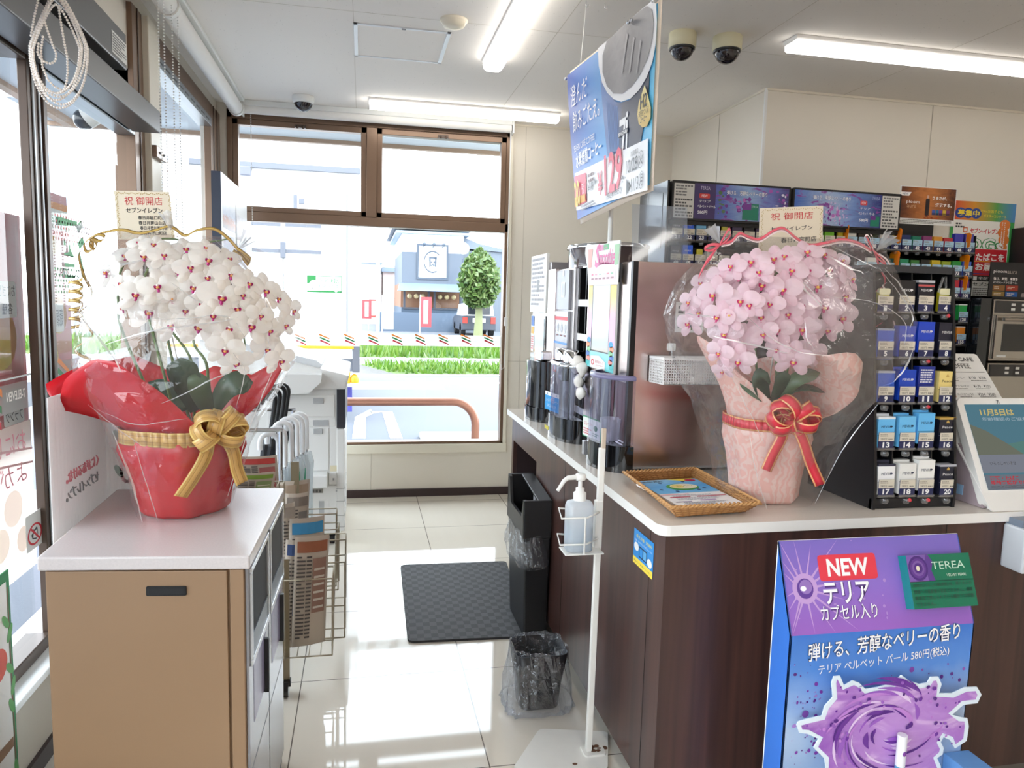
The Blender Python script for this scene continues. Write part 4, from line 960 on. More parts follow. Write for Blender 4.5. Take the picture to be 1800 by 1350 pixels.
# ================================================================== UMBRELLAS
film = MThin('umbrella_film', (244, 248, 250), 0.08, 0.5, 0.1, haze=0.45, haze_rgb=(232, 238, 240))
hand = M('umbrella_handle', (238, 240, 242), 0.3); grn_tag = MC((40, 150, 110)); blk_tag = MC((30, 30, 32))
def umbrella(name, label, x, y, ztop, lean, black, tagm, group, ang):
    t = thing(name, label, 'umbrella', (x, y, 0.02), group)
    top = Vector((x + lean[0], y + lean[1], ztop)); base = Vector((x, y, 0.02)); ax = (top - base).normalized()
    hd = Vector((cos(ang), sin(ang), 0)); R_ = .036
    sh = top - ax * R_; pts = [sh - ax * .13] + [sh] + [sh + hd * R_ * (1 - cos(a)) + ax * R_ * sin(a) for a in [pi * i / 8 for i in range(1, 9)]] + [sh + hd * 2 * R_ - ax * .03]
    MB().tube(pts, .0105, black_pl if black else hand, 10).build('handle', t)
    MB().tube([base, sh - ax * .12], .005, chrome, 8).build('shaft', t)
    L = (sh - base).length - .14; up = ax; s1 = ax.orthogonal().normalized(); s2 = ax.cross(s1)
    mb = MB(); n = 16; prof = [(.006, .04), (.016, .15), (.024, .45), (.022, .75), (.028, .93), (.018, 1.0)]; vs = []
    for r, f in prof:
        for j in range(n): a = 2 * pi * j / n; q_ = r * (1 + .22 * (j % 2)); vs.append(base + ax * (L * f) + (s1 * cos(a) + s2 * sin(a)) * q_)
    mb.add(vs, [(i * n + j, i * n + (j + 1) % n, (i + 1) * n + (j + 1) % n, (i + 1) * n + j) for i in range(len(prof) - 1) for j in range(n)], M('umbrella_black', (26, 28, 34), .35) if black else film, smooth=False)
    mb.build('canopy', t)
    if tagm: c = base + ax * (L * .95); MB().box(c.x - .014, c.x + .014, c.y - .034, c.y - .031, c.z - .10, c.z - .02, tagm).build('hang_tag', t)
    return t
for i, (px, py, y, tg_) in enumerate(((477, 762, 3.13, None), (489, 752, 3.19, blk_tag), (500, 742, 3.22, None), (510, 735, 3.30, grn_tag), (520, 731, 3.38, grn_tag), (527, 727, 3.46, None))):
    p = P(px + 12, py, y=y)
    umbrella('clear_umbrella', ('clear umbrella with curved white handle, nearest in the row behind newspapers', 'clear umbrella with black tag, second in the row behind newspapers', 'clear umbrella, third white handle from the front of the row', 'clear umbrella with green tag, fourth white handle in the row', 'clear umbrella with green tag, fifth white handle in the row', 'clear umbrella, white handle farthest back and nearest the copier')[i], p.x, y, p.z, (.0, 0), False, tg_, 'clear umbrellas in the stand', pi + .15)
for i, (px, py, y) in enumerate(((486, 690, 3.30), (494, 684, 3.38), (503, 678, 3.46), (509, 676, 3.54))):
    p = P(px, py, y=y)
    umbrella('black_umbrella', ('black umbrella nearest the orchid pot in the leaning row', 'black umbrella second in the leaning row behind the gold bow', 'black umbrella third in the leaning row behind the gold bow', 'black umbrella farthest right in the leaning row before the copier')[i], p.x - .14, y, p.z, (.14, 0), True, None, 'black umbrellas in the stand', pi + .3)
t = thing('umbrella_stand', 'chrome rail umbrella stand behind the newspapers', 'stand', (-.4, 3.3, 0))
p = P(500, 753, y=3.12)
MB().tube([(p.x - .30, 3.085, p.z), (p.x, 3.085, p.z)], .009, chrome, 10).build('rail', t); MB().tube([(p.x - .30, 3.64, p.z), (p.x, 3.64, p.z)], .009, chrome, 10).build('rail', t)
MB().tube([(p.x - .30, 3.085, p.z), (p.x - .30, 3.64, p.z)], .009, chrome, 10).build('rail', t)
for x in (p.x - .30, p.x - .012):
    for y in (3.085, 3.64): MB().tube([(x, y, 0), (x, y, p.z)], .009, chrome, 10).build('leg', t)
MB().box(p.x - .31, p.x, 3.075, 3.65, .0, .02, black_pl).build('drip_tray', t, bevel=.003)

# ================================================================== COPIER
cw = M('copier_white', (228, 228, 226), 0.42); cg_ = M('copier_grey', (176, 178, 180), 0.4); cdk = M('copier_dark', (40, 42, 52), 0.4); cline = M('copier_seam', (120, 120, 122), 0.5)
YC = 4.2; cf = Fr((0, YC, 0), X, Z)
def cp(px, py): p = P(px, py, y=YC); return p.x, p.z
t = thing('copier', 'large white multifunction copier below the far window', 'copier', (-.45, 4.5, 0))
x1 = cp(603, 800)[0]; xL = -.86; ztop = cp(600, 684)[1]
MB().box(xL, x1 - .012, YC, 4.86, .06, ztop, cw).build('body', t, bevel=.006)
MB().box(x1 - .035, x1 + .012, YC - .012, 4.85, cp(600, 752)[1], ztop + .02, cdk).build('control_tower', t, bevel=.004)
MB().box(x1 - .035, x1 + .008, YC - .008, 4.85, .08, cp(600, 752)[1] - .004, cw).build('finisher', t, bevel=.004)
fin = Fr((x1 + .008, YC, 0), Y, Z)
mb = MB()
for py in (858, 880, 905, 925): z_ = cp(600, py)[1]; mb.box(x1 - .036, x1 + .0095, YC - .0095, 4.6, z_ - .002, z_, cline)
mb.build('finisher_seam', t)
# scanner head with sloped top
za, zb2 = ztop, cp(612, 660)[1]; xa = cp(614, 660)[0]
MB().hexa([(xL, YC - .02, za), (xa - .02, YC - .02, za), (xa - .02, 4.86, za), (xL, 4.86, za), (xL, YC - .02, cp(520, 600)[1]), (xa, YC - .02, zb2), (xa, 4.86, zb2 + .02), (xL, 4.86, cp(520, 600)[1] + .06)], cw).build('scanner_head', t, bevel=.008)
ha, hb = cp(440, 690), cp(560, 660)
MB().prism(Fr((0, YC - .02, 0), X, Z), [(xL + .02, cp(460, 690)[1]), (cp(545, 688)[0], cp(545, 688)[1]), (cp(566, 668)[0], cp(566, 668)[1]), (cp(567, 655)[0], cp(567, 655)[1]), (xL + .02, cp(460, 655)[1])], 0, .09, cw).build('operation_panel', t, bevel=.004)
MB().prism(Fr((0, YC + .10, 0), X, Z), [(xL + .05, cp(480, 640)[1]), (cp(552, 650)[0], cp(552, 652)[1]), (cp(566, 642)[0], cp(566, 642)[1]), (cp(556, 634)[0], cp(556, 634)[1]), (xL + .05, cp(480, 592)[1])], -.4, .08, M('adf_white', (218, 222, 226), .35)).build('document_feeder', t, bevel=.006)
def cbox(name, a, b_, d0, d1, mat, bevel=.002):
    u0, v1 = cp(*a); u1, v0 = cp(*b_); return MB().fbox(cf, u0, u1, v0, v1, d0, d1, mat).build(name, t, bevel=bevel)
cbox('paper_drawer', (470, 694), (588, 732), 0, .006, cw); cbox('drawer_handle', (551, 699), (569, 709), .006, .012, cg_)
cbox('middle_panel', (470, 736), (590, 749), 0, .006, cw); cbox('panel_recess', (550, 738), (578, 748), .006, .008, cg_)
cbox('paper_drawer', (470, 753), (578, 826), 0, .006, cw); cbox('drawer_handle', (551, 753), (567, 762), .006, .012, cg_)
cbox('side_strip', (580, 738), (594, 848), 0, .005, cw); cbox('yellowed_label', (580, 818), (592, 828), .005, .006, MC((226, 216, 186)))
cbox('coin_tray', (470, 830), (577, 850), 0, .11, cw, .006); cbox('tray_latch', (578, 830), (592, 850), 0, .02, cw, .004); cbox('latch_dot', (585, 839), (588, 843), .02, .021, cg_)
cbox('lower_cabinet', (470, 856), (592, 936), 0, .006, cw); cbox('counter_window', (545, 859), (568, 866), .006, .008, MC((150, 146, 140)))
for k in range(3): cbox('counter_digit', (549 + 6 * k, 860), (553 + 6 * k, 865), .008, .009, MC((90, 88, 86)))
cbox('cabinet_pull', (561, 878), (578, 904), .006, .009, cw); cbox('pull_recess', (561, 880), (570, 903), .009, .010, cg_); cbox('lock_dot', (590, 861), (593, 864), .006, .009, cg_)
for x, y in ((x1 - .06, YC + .03), (x1 - .06, 4.8), (xL + .06, YC + .03), (xL + .06, 4.8)):
    MB().tube([(x - .014, y, .03), (x + .014, y, .03)], .03, black_pl, 16).box(x - .02, x + .02, y - .02, y + .02, .05, .062, black_pl).build('caster', t)
# guide board above the copier
t = thing('guide_board', 'printed copier guide board on a post beside the far left window corner', 'sign', (-.70, 4.4, 1.0))
xb = -.70; ya, yb2 = P(388, 330, x=xb).y, P(434, 400, x=xb).y
bz = [P(388, 470, x=xb).z, P(434, 465, x=xb).z, P(434, 338, x=xb).z, P(388, 300, x=xb).z]
zlo, zhi = 1.55, P(390, 303, x=xb).z
fr = Fr((xb, ya, zlo), Y, Z); w_, h_ = yb2 - ya, zhi - zlo
MB().fbox(fr, 0, w_, 0, h_, -.045, 0, M('board_edge', (58, 66, 84), .4)).build('board', t)
mb = MB().rect(fr, .0, w_, 0, h_, M('board_face', (244, 246, 248), .4), .0005)
mb.rect(fr, .04, w_ * .5, h_ * .42, h_ * .74, MGrad('town_print', [(0, (120, 110, 120)), (.3, (190, 120, 90)), (.5, (200, 210, 230)), (1, (240, 244, 250))], noise_amt=.5, noise_scale=9), .001)
mb.rect(fr, w_ * .54, w_ * .95, h_ * .36, h_ * .66, MGrad('town_print_b', [(0, (110, 80, 70)), (.4, (170, 150, 160)), (1, (240, 240, 246))], noise_amt=.5, noise_scale=8), .001)
mb.poly(fr, [(w_ * .5, h_ * .3), (w_ * .56, h_ * .25), (w_ * .52, h_ * .8)], MC((30, 32, 36)), .0012)
mb.rect(fr, .05, w_ * .45, h_ * .05, h_ * .36, MC((206, 214, 236)), .001); mb.rect(fr, w_ * .52, w_ * .95, h_ * .03, h_ * .3, MC((214, 220, 240)), .001)
mb.build('print', t); MB().tube([(-.74, 4.45, 1.12), (-.74, 4.45, 1.56)], .02, cdk, 10).build('post', t)

# band of slanted colour bars across the far window
fr = Fr((-0.834, YF + 0.034, 0), X, Z); z0_, z1_ = P(700, 608, y=YF).z, P(700, 588, y=YF).z
mb = MB().rect(fr, 0, 1.816, z0_, z1_ , MThin('band_film', (250, 252, 252), 0.02, .1, haze=.8, haze_rgb=(246, 248, 248)), 0)
for px in (527, 570, 614, 656, 698, 739, 780, 820, 860): p = P(px, 598, y=YF); stripes(mb, fr, p.x + .834, p.z, .072, .062, 0.0012)
for i, px in enumerate((548, 592, 635, 677, 718, 760, 800, 840)): p = P(px, 599, y=YF); mb.text(fr, '7-ELEVEN', p.x + .834, p.z, .014, white_pl, width=.07, n=.0012, bold=.02)
tag(mb.build('window_band'), 'white film band with nine slanted colour-bar logos across the far window', 'window sticker')
# ================================================================== ORCHIDS IN GIFT WRAP
def petal_grid(mb, cx, cy, rx, ry, rot, mat, cup=0.0, wave=0.0, z0=0.0, seed=0, nr=4, na=14):
    """rounded petal as a small curved polar sheet, facing +z"""
    rnd = random.Random(seed); ph = rnd.uniform(0, 6); vs = [Vector((cx, cy, z0 + cup * 0.2))]
    for i in range(1, nr + 1):
        for j in range(na):
            a = 2 * pi * j / na; f = i / nr; x, y = rx * f * cos(a), ry * f * sin(a)
            xx, yy = x * cos(rot) - y * sin(rot), x * sin(rot) + y * cos(rot)
            vs.append(Vector((cx + xx, cy + yy, z0 - cup * f * f + wave * f * f * sin(3 * a + ph))))
    fs = [(0, 1 + j, 1 + (j + 1) % na) for j in range(na)]
    for i in range(nr - 1):
        for j in range(na): fs.append((1 + i * na + j, 1 + i * na + na + j, 1 + i * na + na + (j + 1) % na, 1 + i * na + (j + 1) % na))
    mb.add(vs, fs, mat, smooth=True)

def flower_meshes(pet, sep, lipc, lipy, seed):
    """(flower, lip) meshes about 1 unit in radius, facing +z, top +y"""
    mb = MB()
    petal_grid(mb, 0, .56, .34, .46, 0, sep, .10, .03, -.04, seed); petal_grid(mb, -.42, -.46, .30, .46, -.72, sep, .12, .03, -.05, seed + 1); petal_grid(mb, .42, -.46, .30, .46, .72, sep, .12, .03, -.05, seed + 2)
    petal_grid(mb, -.50, .14, .52, .46, .12, pet, .10, .05, .03, seed + 3, 5, 18); petal_grid(mb, .50, .14, .52, .46, -.12, pet, .10, .05, .03, seed + 4, 5, 18)
    mb.ball((0, .02, .06), .10, pet, 8, 6, (1, .9, 1.3))
    lp = MB()
    petal_grid(lp, -.13, -.12, .11, .17, .5, lipc, -.10, .02, .10, seed, 3, 10); petal_grid(lp, .13, -.12, .11, .17, -.5, lipc, -.10, .02, .10, seed, 3, 10)
    petal_grid(lp, 0, -.30, .11, .17, 0, lipc, .08, .03, .14, seed, 3, 10); lp.ball((0, -.13, .14), .13, lipy, 8, 6, (1, .8, 1)); lp.ball((0, .0, .15), .05, pet, 8, 6)
    lp.tube([(0, -.42, .12), (-.06, -.50, .16)], .015, lipc, 5); lp.tube([(0, -.42, .12), (.06, -.50, .16)], .015, lipc, 5)
    for v in lp.v: v.x *= .72; v.y = v.y * .72 - .02
    def mk(n, m_):
        me = bpy.data.meshes.new(n); me.from_pydata([tuple(v) for v in m_.v], [], m_.f)
        for mt in m_.mats: me.materials.append(mt)
        me.polygons.foreach_set('material_index', m_.m); me.polygons.foreach_set('use_smooth', m_.sm); me.update(); return me
    return mk('flower', mb), mk('lip', lp)

def bow(mb, c, ux, uy, n, loops, mat, w):
    """ribbon loops from a knot; loops = (angle, length, puff, twist)"""
    for li, (ang, L, puff, tw) in enumerate(loops):
        ph = (.75, -.6, .35, -.9, .9, -.3, .6, -.75)[li % 8]; d = (ux * cos(ang) + uy * sin(ang) + n * .45).normalized(); s0 = d.cross(n).normalized(); s = s0 * cos(ph) + s0.cross(d) * sin(ph); pts = []; nr = []; puff *= 1.25; L *= .92; pn = s.cross(d).normalized()
        for i in range(15):
            f = i / 14; a = 2 * pi * f; r = L * (1 - cos(a)) / 2; h = puff * sin(a)
            pts.append(c + d * (r * 0.97 + .004) + pn * h * .8 + n * .014); nr.append(s)
        mb.strip(pts, w, nr, mat)
    mb.ball(c + n * .015, w * .42, mat, 10, 8, (1, .8, 1))

def leaf(mb, pts, w, nrm, mat, rib=None):
    """strap leaf along a curve, pointed and folded a little at the midrib"""
    cv = curve(pts, 6); N = len(cv); vs = []; fs = []
    for i, p in enumerate(cv):
        f = i / (N - 1); t = (cv[min(i + 1, N - 1)] - cv[max(i - 1, 0)]).normalized(); s = t.cross(nrm).normalized(); up = s.cross(t)
        ww = w * (0.35 + .65 * sin(pi * min(1, .12 + f * .62))) * (1 - max(0, (f - .72) / .28) ** 2.2)
        vs += [p - s * ww + up * ww * .25, p, p + s * ww + up * ww * .25]
    for i in range(N - 1):
        for k in (0, 1): fs.append((3 * i + k, 3 * i + k + 1, 3 * i + k + 4, 3 * i + k + 3))
    mb.add(vs, fs, mat, smooth=True)

def clear_of_rack(p):
    """film, paper and flowers lean toward the customer where the cigarette rack stands"""
    f = min(1.0, max(0.0, (p.x - 1.30) / .12)); k = 1.755 / p.y
    return p if k >= 1 or f == 0 else p.lerp(CAM_POS + (p - CAM_POS) * k, f)
glint_m = MTranslucent('film_crease', (255, 255, 255), .5, .4, .2, .7)  # white colour stands in for glints on the folded film
stemg = M('stem_green', (96, 122, 62), .5); leafg = M('orchid_leaf', (52, 74, 52), .35); leafg2 = M('orchid_leaf_light', (74, 98, 66), .35)
def interp(tab, x):
    for (x0, *a), (x1, *b_) in zip(tab, tab[1:]):
        if x0 <= x <= x1:
            f = (x - x0) / (x1 - x0); return [p + (q_ - p) * f for p, q_ in zip(a, b_)]
    return list(tab[-1][1:])

def film_sleeve(rows, yc, dep, root, mat, seed, nth=40, nz=30, glints=(), amp=.010, guard=lambda p: p):
    """clear wrap lofted round the plant: rows = (photo row, left, right, depth factor)"""
    rnd = random.Random(seed); rings = []; tab = sorted(rows); p0, p1 = tab[0][0], tab[-1][0]
    def pt(py, a, off=0.0):
        L, R, k = interp(tab, py); A, B = P(L, py, y=yc), P(R, py, y=yc); c = (A + B) / 2; hw = (B - A).length / 2
        hx = cos(a); hy = sin(a); sg = lambda v, e: (abs(v) ** e) * (1 if v >= 0 else -1)
        return guard(c + X * (hw + off) * sg(hx, .9) + Y * (dep * k + off) * sg(hy, .9))
    vs = []; fs = []
    for i in range(nz + 1):
        py = p1 + (p0 - p1) * i / nz
        for j in range(nth):
            a = 2 * pi * (j + .5 * (i % 2)) / nth + rnd.uniform(-.05, .05)
            q_ = Vector((a * 2.2, py * .02, seed * 3.1)); nz_ = noise.noise(q_) * 1.3 + noise.noise(q_ * 2.7) * .8
            k = interp(tab, py)[2]
            vs.append(pt(py + (rnd.uniform(-4, 4) if 0 < i < nz else 0), a, amp * nz_ * min(1, k + .15)))
    for i in range(nz):
        for j in range(nth):
            a, b_, c, d = i * nth + j, i * nth + (j + 1) % nth, (i + 1) * nth + (j + 1) % nth, (i + 1) * nth + j
            if i % 2 == 0: fs += [(a, b_, d), (b_, c, d)]
            else: fs += [(a, b_, c), (a, c, d)]
    film_o = MB().add(vs, fs, mat, smooth=False).build('cellophane_wrap', root)
    lampv = Vector((.65, 1.0, 2.6))
    for ci, cr in enumerate(glints):  # painted glint strips along the folds, turned to catch the ceiling lamp
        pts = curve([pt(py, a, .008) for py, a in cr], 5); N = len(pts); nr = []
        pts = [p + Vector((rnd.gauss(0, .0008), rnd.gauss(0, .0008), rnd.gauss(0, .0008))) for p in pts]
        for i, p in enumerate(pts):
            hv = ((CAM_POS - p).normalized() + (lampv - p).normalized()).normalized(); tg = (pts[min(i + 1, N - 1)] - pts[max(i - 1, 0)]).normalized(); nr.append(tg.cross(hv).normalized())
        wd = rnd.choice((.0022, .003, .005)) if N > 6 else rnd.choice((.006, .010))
        MB().strip(pts, [wd * (0.15 + sin(pi * (i + .3) / N)) * rnd.uniform(.6, 1.2) for i in range(N)], nr, glint_m).build('film_crease', film_o)
    return film_o, pt

def orchid(spec):
    C = Vector(spec['c']); yc = C.y; root = thing('potted_orchid', spec['label'], 'potted orchid', C); guard = spec.get('guard', lambda p: p)
    wrapm, inm = spec['wrap'], spec.get('inner', spec['wrap']); zt, rb, rt = spec['ztie'], spec['rb'], spec['rt']; zb = C.z
    # wrapped pot below the tie
    wob = lambda a, z: 1 + .045 * sin(5 * a + 1.3 + z * 3) + .03 * sin(9 * a + z * 8) * (z < .2) + .012 * sin(23 * a) + (.03 * cos(4 * a + .6)) * max(0, 1 - z / .15)
    h = zt - zb
    prof = [(rb * .3, .002), (rb * .92, 0.002), (rb, .012), (rb * 1.03, h * .2), (rb + (rt - rb) * .55, h * .55), (rt * 1.02, h * .8), (rt * .99, h * .93), (rt * .95, h)]
    MB().lathe(C, prof, wrapm, 44, wob=wob).build('pot_wrap', root, solid=.0012)
    # flaring collar of wrapping paper
    fl = spec['flare']; n = 72; vs = []; fs = []; rowsn = 7
    for i in range(rowsn + 1):
        f = i / rowsn
        for j in range(n):
            a = 360.0 * j / n; R_, zz_ = interp(fl, a); r = rt * .95 + (R_ - rt * .95) * (f ** 1.25); z = h + (zz_ - zt) * (f ** .85) 
            r *= 1 + .02 * sin(9 * radians(a)) * f + .012 * noise.noise(Vector((a * .05, f * 3, spec['seed'])))
            vs.append(guard(C + Vector((cos(radians(a)) * r, sin(radians(a)) * r * .92, z))))
    for i in range(rowsn):
        for j in range(n): fs.append((i * n + j, i * n + (j + 1) % n, (i + 1) * n + (j + 1) % n, (i + 1) * n + j))
    MB().add(vs, fs, wrapm, smooth=True).build('paper_collar', root, solid=.0012)
    MB().lathe(C, [(1e-4, h - .02), (rt * .9, h - .02)], M('moss', (82, 70, 44), .9, bump=.5), 24).build('soil', root)
    # ribbon band, bow and tails
    rib = spec['ribbon']; wR = spec['rw']; mb = MB(); N = 48
    for i in range(N):
        a0, a1 = 2 * pi * i / N, 2 * pi * (i + 1) / N; k = 1.03
        q_ = lambda a, z: C + Vector((cos(a) * rt * k * wob(a, h) * .985, sin(a) * rt * k * wob(a, h) * .985, z))
        mb.add([q_(a0, h - wR / 2 - .004), q_(a1, h - wR / 2 - .004), q_(a1, h + wR / 2 - .004), q_(a0, h + wR / 2 - .004)], [(0, 1, 2, 3)], rib, True, uvs=[[(0, 0), (0, 1), (1, 1), (1, 0)]])
    mb.build('ribbon_band', root, solid=.0008)
    ab = radians(spec['bow_angle']); n_ = Vector((cos(ab), sin(ab), 0)); ux = Vector((-sin(ab), cos(ab), 0)); bc = C + n_ * rt * 1.04 + Z * (h + spec.get('bow_dz', .0))
    mb = MB(); bow(mb, bc, ux, Z, n_, spec['loops'], rib, wR); mb.build('ribbon_bow', root, solid=.0007)
    for tl in spec['tails']:
        pts = curve([bc + ux * u + Z * v + n_ * d for u, v, d in tl], 5); mb = MB().strip(pts, wR * .95, [(ux + Z * (.35 * (1 if tl[-1][0] > tl[0][0] else -1))).normalized()] * len(pts), rib); mb.build('ribbon_tail', root, solid=.0007)
    # stems and leaves
    for st in spec['stems']:
        pts = curve([P(px, py, y=yc + dy * .3) if not isinstance(px, tuple) else C + Vector(px) for px, py, dy in st], 7)
        MB().tube(pts, [.0042 - .0024 * i / (len(pts) - 1) for i in range(len(pts))], stemg, 7).build('stem', root)
    for pts, w, nr, mt in spec['leaves']:
        mb = MB(); leaf(mb, [P(px, py, y=yc + dy) for px, py, dy in pts], w, Vector(nr), mt); mb.build('leaf', root, solid=.0016)
    # flowers on a dome round the stems
    rnd = random.Random(spec['seed']); dc, dr = Vector(spec['dome_c']), spec['dome_r']; fm, lm = spec['meshes']; proto = None
    for k, (px, py, r, yaw_, pit) in enumerate(spec['flowers']):
        q_ = P(px, py, y=yc); e = Vector(((q_.x - dc.x) / dr[0], 0, (q_.z - dc.z) / dr[2])); d2 = e.x ** 2 + e.z ** 2
        yy = dc.y - dr[1] * math.sqrt(max(0.0, 1 - d2)) + rnd.uniform(-.02, .02); pos = guard(P(px, py, y=yy))
        sc_ = 1.14 * r / F_PX * (pos - CAM_POS).dot(cam_fw)
        out = (CAM_POS - pos).normalized(); face = (out * 1.0 + Vector((e.x * .55 + yaw_, 0, e.z * .25 + pit))).normalized()
        rt_ = Z.cross(face).normalized(); up = face.cross(rt_); ro = rnd.uniform(-.28, .28); rt2 = rt_ * cos(ro) + up * sin(ro); up2 = face.cross(rt2)
        m4 = Matrix((rt2, up2, face)).transposed().to_4x4()
        if proto is None: f = bpy.data.objects.new('flower', fm); l_ = bpy.data.objects.new('lip', lm); COL.objects.link(l_); l_.parent = f; proto = (f, l_)
        else: f = proto[0].copy(); l_ = proto[1].copy(); COL.objects.link(l_); l_.parent = f
        COL.objects.link(f); f.parent = root
        f.matrix_local = Matrix.Translation(pos - C) @ m4 @ Matrix.Diagonal((sc_, sc_, sc_, 1))
    return root

# ---- white orchid, red paper, gold ribbon
redp = MTranslucent('red_paper', (226, 34, 46), .35, .07, .3)
goldr = MGrad('gold_ribbon', [(0, (214, 170, 84)), (.07, (240, 214, 140)), (.14, (206, 160, 84)), (.30, (206, 164, 98)), (.33, (150, 104, 50)), (.36, (214, 172, 104)), (.66, (214, 172, 104)), (.69, (150, 104, 50)), (.72, (206, 164, 98)), (.86, (206, 160, 84)), (.93, (240, 214, 140)), (1, (214, 170, 84))], 'U', .28)
petw = MTranslucent('petal_white', (252, 248, 242), .42, .03, .5); sepw = MTranslucent('sepal_white', (250, 244, 236), .42, .03, .5)
lipw = M('lip_magenta', (188, 44, 128), .45); lipo = M('lip_orange', (236, 170, 96), .5)
Z6 = lambda l: [(100 + a / 3.971, 380 + b_ / 3.971, r / 3.971 * .98, c, d) for a, b_, r, c, d in l]
wf = Z6([(360, 390, 112, -.9, .1), (490, 280, 108, -.3, .4), (610, 285, 108, .1, .4), (745, 275, 100, .3, .4), (840, 390, 95, .2, .2), (560, 545, 125, -.1, .1), (705, 490, 122, .0, .2), (655, 665, 145, -.1, 0), (470, 640, 95, -.8, .1), (800, 570, 105, .2, .1), (1060, 310, 122, .1, .4), (960, 500, 120, -.1, .2), (1150, 565, 150, .1, .1), (1210, 410, 112, .2, .3), (1050, 430, 100, 0, .3), (1010, 610, 100, 0, .1), (1255, 640, 118, .1, 0), (1450, 520, 122, .4, .2), (1640, 655, 92, .7, 0), (1590, 755, 88, .5, -.1), (1355, 760, 130, .1, 0), (1205, 780, 118, -.1, 0), (1480, 790, 110, .2, -.1), (990, 765, 138, -.1, -.1), (800, 755, 118, -.2, -.1), (1175, 925, 118, -.1, -.2), (1250, 1015, 112, 0, -.3), (1465, 920, 105, .1, -.2), (1560, 1000, 105, .3, -.3), (900, 655, 100, 0, 0), (680, 205, 95, 0, .7), (900, 235, 105, .1, .6), (1040, 225, 88, .2, .7), (1340, 470, 105, .3, .3), (1540, 570, 95, .5, .1), (1385, 635, 95, .2, 0), (930, 360, 105, .1, .3), (580, 190, 85, -.2, .7), (1090, 690, 105, 0, 0), (1420, 690, 92, .2, 0), (760, 380, 95, 0, .3), (1290, 550, 95, .2, .2), (460, 470, 95, -.5, .2), (1200, 300, 90, .3, .5)])
spec_w = dict(c=(-.452, 2.0, .8505), label='white phalaenopsis orchid in red paper with gold bow on the stone cabinet top', wrap=redp, ztie=1.062, rb=.104, rt=.142, seed=11,
    flare=[(0, .25, 1.225), (20, .27, 1.245), (40, .20, 1.19), (75, .19, 1.21), (100, .18, 1.17), (130, .24, 1.235), (160, .29, 1.21), (176, .325, 1.17), (190, .28, 1.12), (205, .26, 1.19), (232, .245, 1.255), (246, .23, 1.25), (268, .20, 1.18), (290, .17, 1.10), (305, .165, 1.075), (325, .19, 1.10), (345, .235, 1.17), (360, .25, 1.225)],
    ribbon=goldr, rw=.036, bow_angle=308, bow_dz=.012,
    loops=[(.35, .085, .030, .01), (-.25, .075, .028, 0), (.9, .08, .032, .01), (2.3, .075, .030, 0), (2.9, .07, .028, -.01), (3.6, .065, .026, 0), (1.5, .06, .036, 0)],
    tails=[[(-.01, 0, .012), (-.03, -.05, .03), (-.055, -.10, .02), (-.085, -.145, .012)], [(.02, 0, .012), (.045, -.05, .02), (.06, -.10, .01), (.075, -.14, .008)]],
    stems=[[((-.03, .0, .18), 0, 0), (222, 600, .02), (208, 540, .02), (215, 470, .03), (260, 425, .0), (330, 425, -.04), (420, 470, -.08)], [((0, -.01, .18), 0, 0), (265, 570, 0), (250, 500, 0), (290, 440, -.03), (360, 440, -.08), (470, 510, -.12), (515, 560, -.12)], [((.03, -.02, .18), 0, 0), (338, 640, -.02), (290, 560, -.02), (300, 480, -.05), (370, 480, -.1), (440, 540, -.14), (490, 610, -.15)], [((.05, .0, .18), 0, 0), (365, 650, -.04), (340, 600, -.04), (340, 520, -.06), (400, 530, -.12), (430, 600, -.16), (420, 640, -.17)], [((.02, .04, .18), 0, 0), (298, 610, .05), (295, 520, .06), (330, 440, .05), (400, 420, .02)]],
    leaves=[([(350, 720, -.06), (325, 660, -.10), (318, 628, -.11)], .036, (0, -1, .2), leafg), ([(365, 720, -.06), (350, 680, -.10), (352, 655, -.10)], .026, (.3, -1, .2), leafg2), ([(375, 722, -.05), (405, 680, -.10), (445, 672, -.09)], .032, (-.2, -1, .5), leafg), ([(330, 720, .0), (290, 690, .04), (260, 672, .06)], .03, (0, -.6, 1), leafg)],
    dome_c=(-.42, 2.02, 1.30), dome_r=(.33, .20, .27), meshes=flower_meshes(petw, sepw, lipw, lipo, 3), flowers=wf)
ow = orchid(spec_w)
celo = MThin('cellophane', (252, 252, 252), .035, .30, .04, haze=.035, haze_rgb=(255, 252, 252), wrinkle=.25, wscale=14)
rows_w = [(412, 166, 420, .05), (440, 158, 470, .35), (500, 152, 515, .75), (560, 146, 535, .95), (630, 130, 520, 1.0), (690, 160, 488, .95), (740, 195, 458, .85), (820, 228, 428, .72), (890, 243, 404, .62), (903, 250, 398, .60)]
S_ = lambda *pp: pp
fo, ptw = film_sleeve(rows_w, 2.0, .205, ow, celo, 5, glints=[
    S_((560, -1.9), (555, -1.5), (552, -1.2), (590, -1.0)), S_((600, -2.1), (575, -1.7), (560, -1.3), (548, -1.0)), S_((420, -1.0), (480, -.85), (560, -.7)), S_((480, -2.3), (470, -2.0), (455, -1.7)), S_((560, -2.5), (600, -2.1), (640, -1.9)),
    S_((700, -2.6), (735, -2.2), (760, -1.9)), S_((705, -2.4), (725, -1.9), (715, -1.4)), S_((740, -2.35), (820, -2.3), (895, -2.2)), S_((750, -2.0), (830, -1.95), (890, -1.8)), S_((640, -.6), (740, -.5), (860, -.5)), S_((690, -1.6), (650, -1.2), (630, -1.0)), S_((500, -1.6), (530, -1.4), (520, -1.2), (545, -1.0)), S_((450, -.9), (520, -.8), (600, -.75)), S_((700, -.9), (640, -.95), (610, -1.1))])
curlg = MGrad('gold_curl', [(0, (150, 112, 50)), (.5, (224, 190, 112)), (1, (140, 102, 46))], 'U', .2)
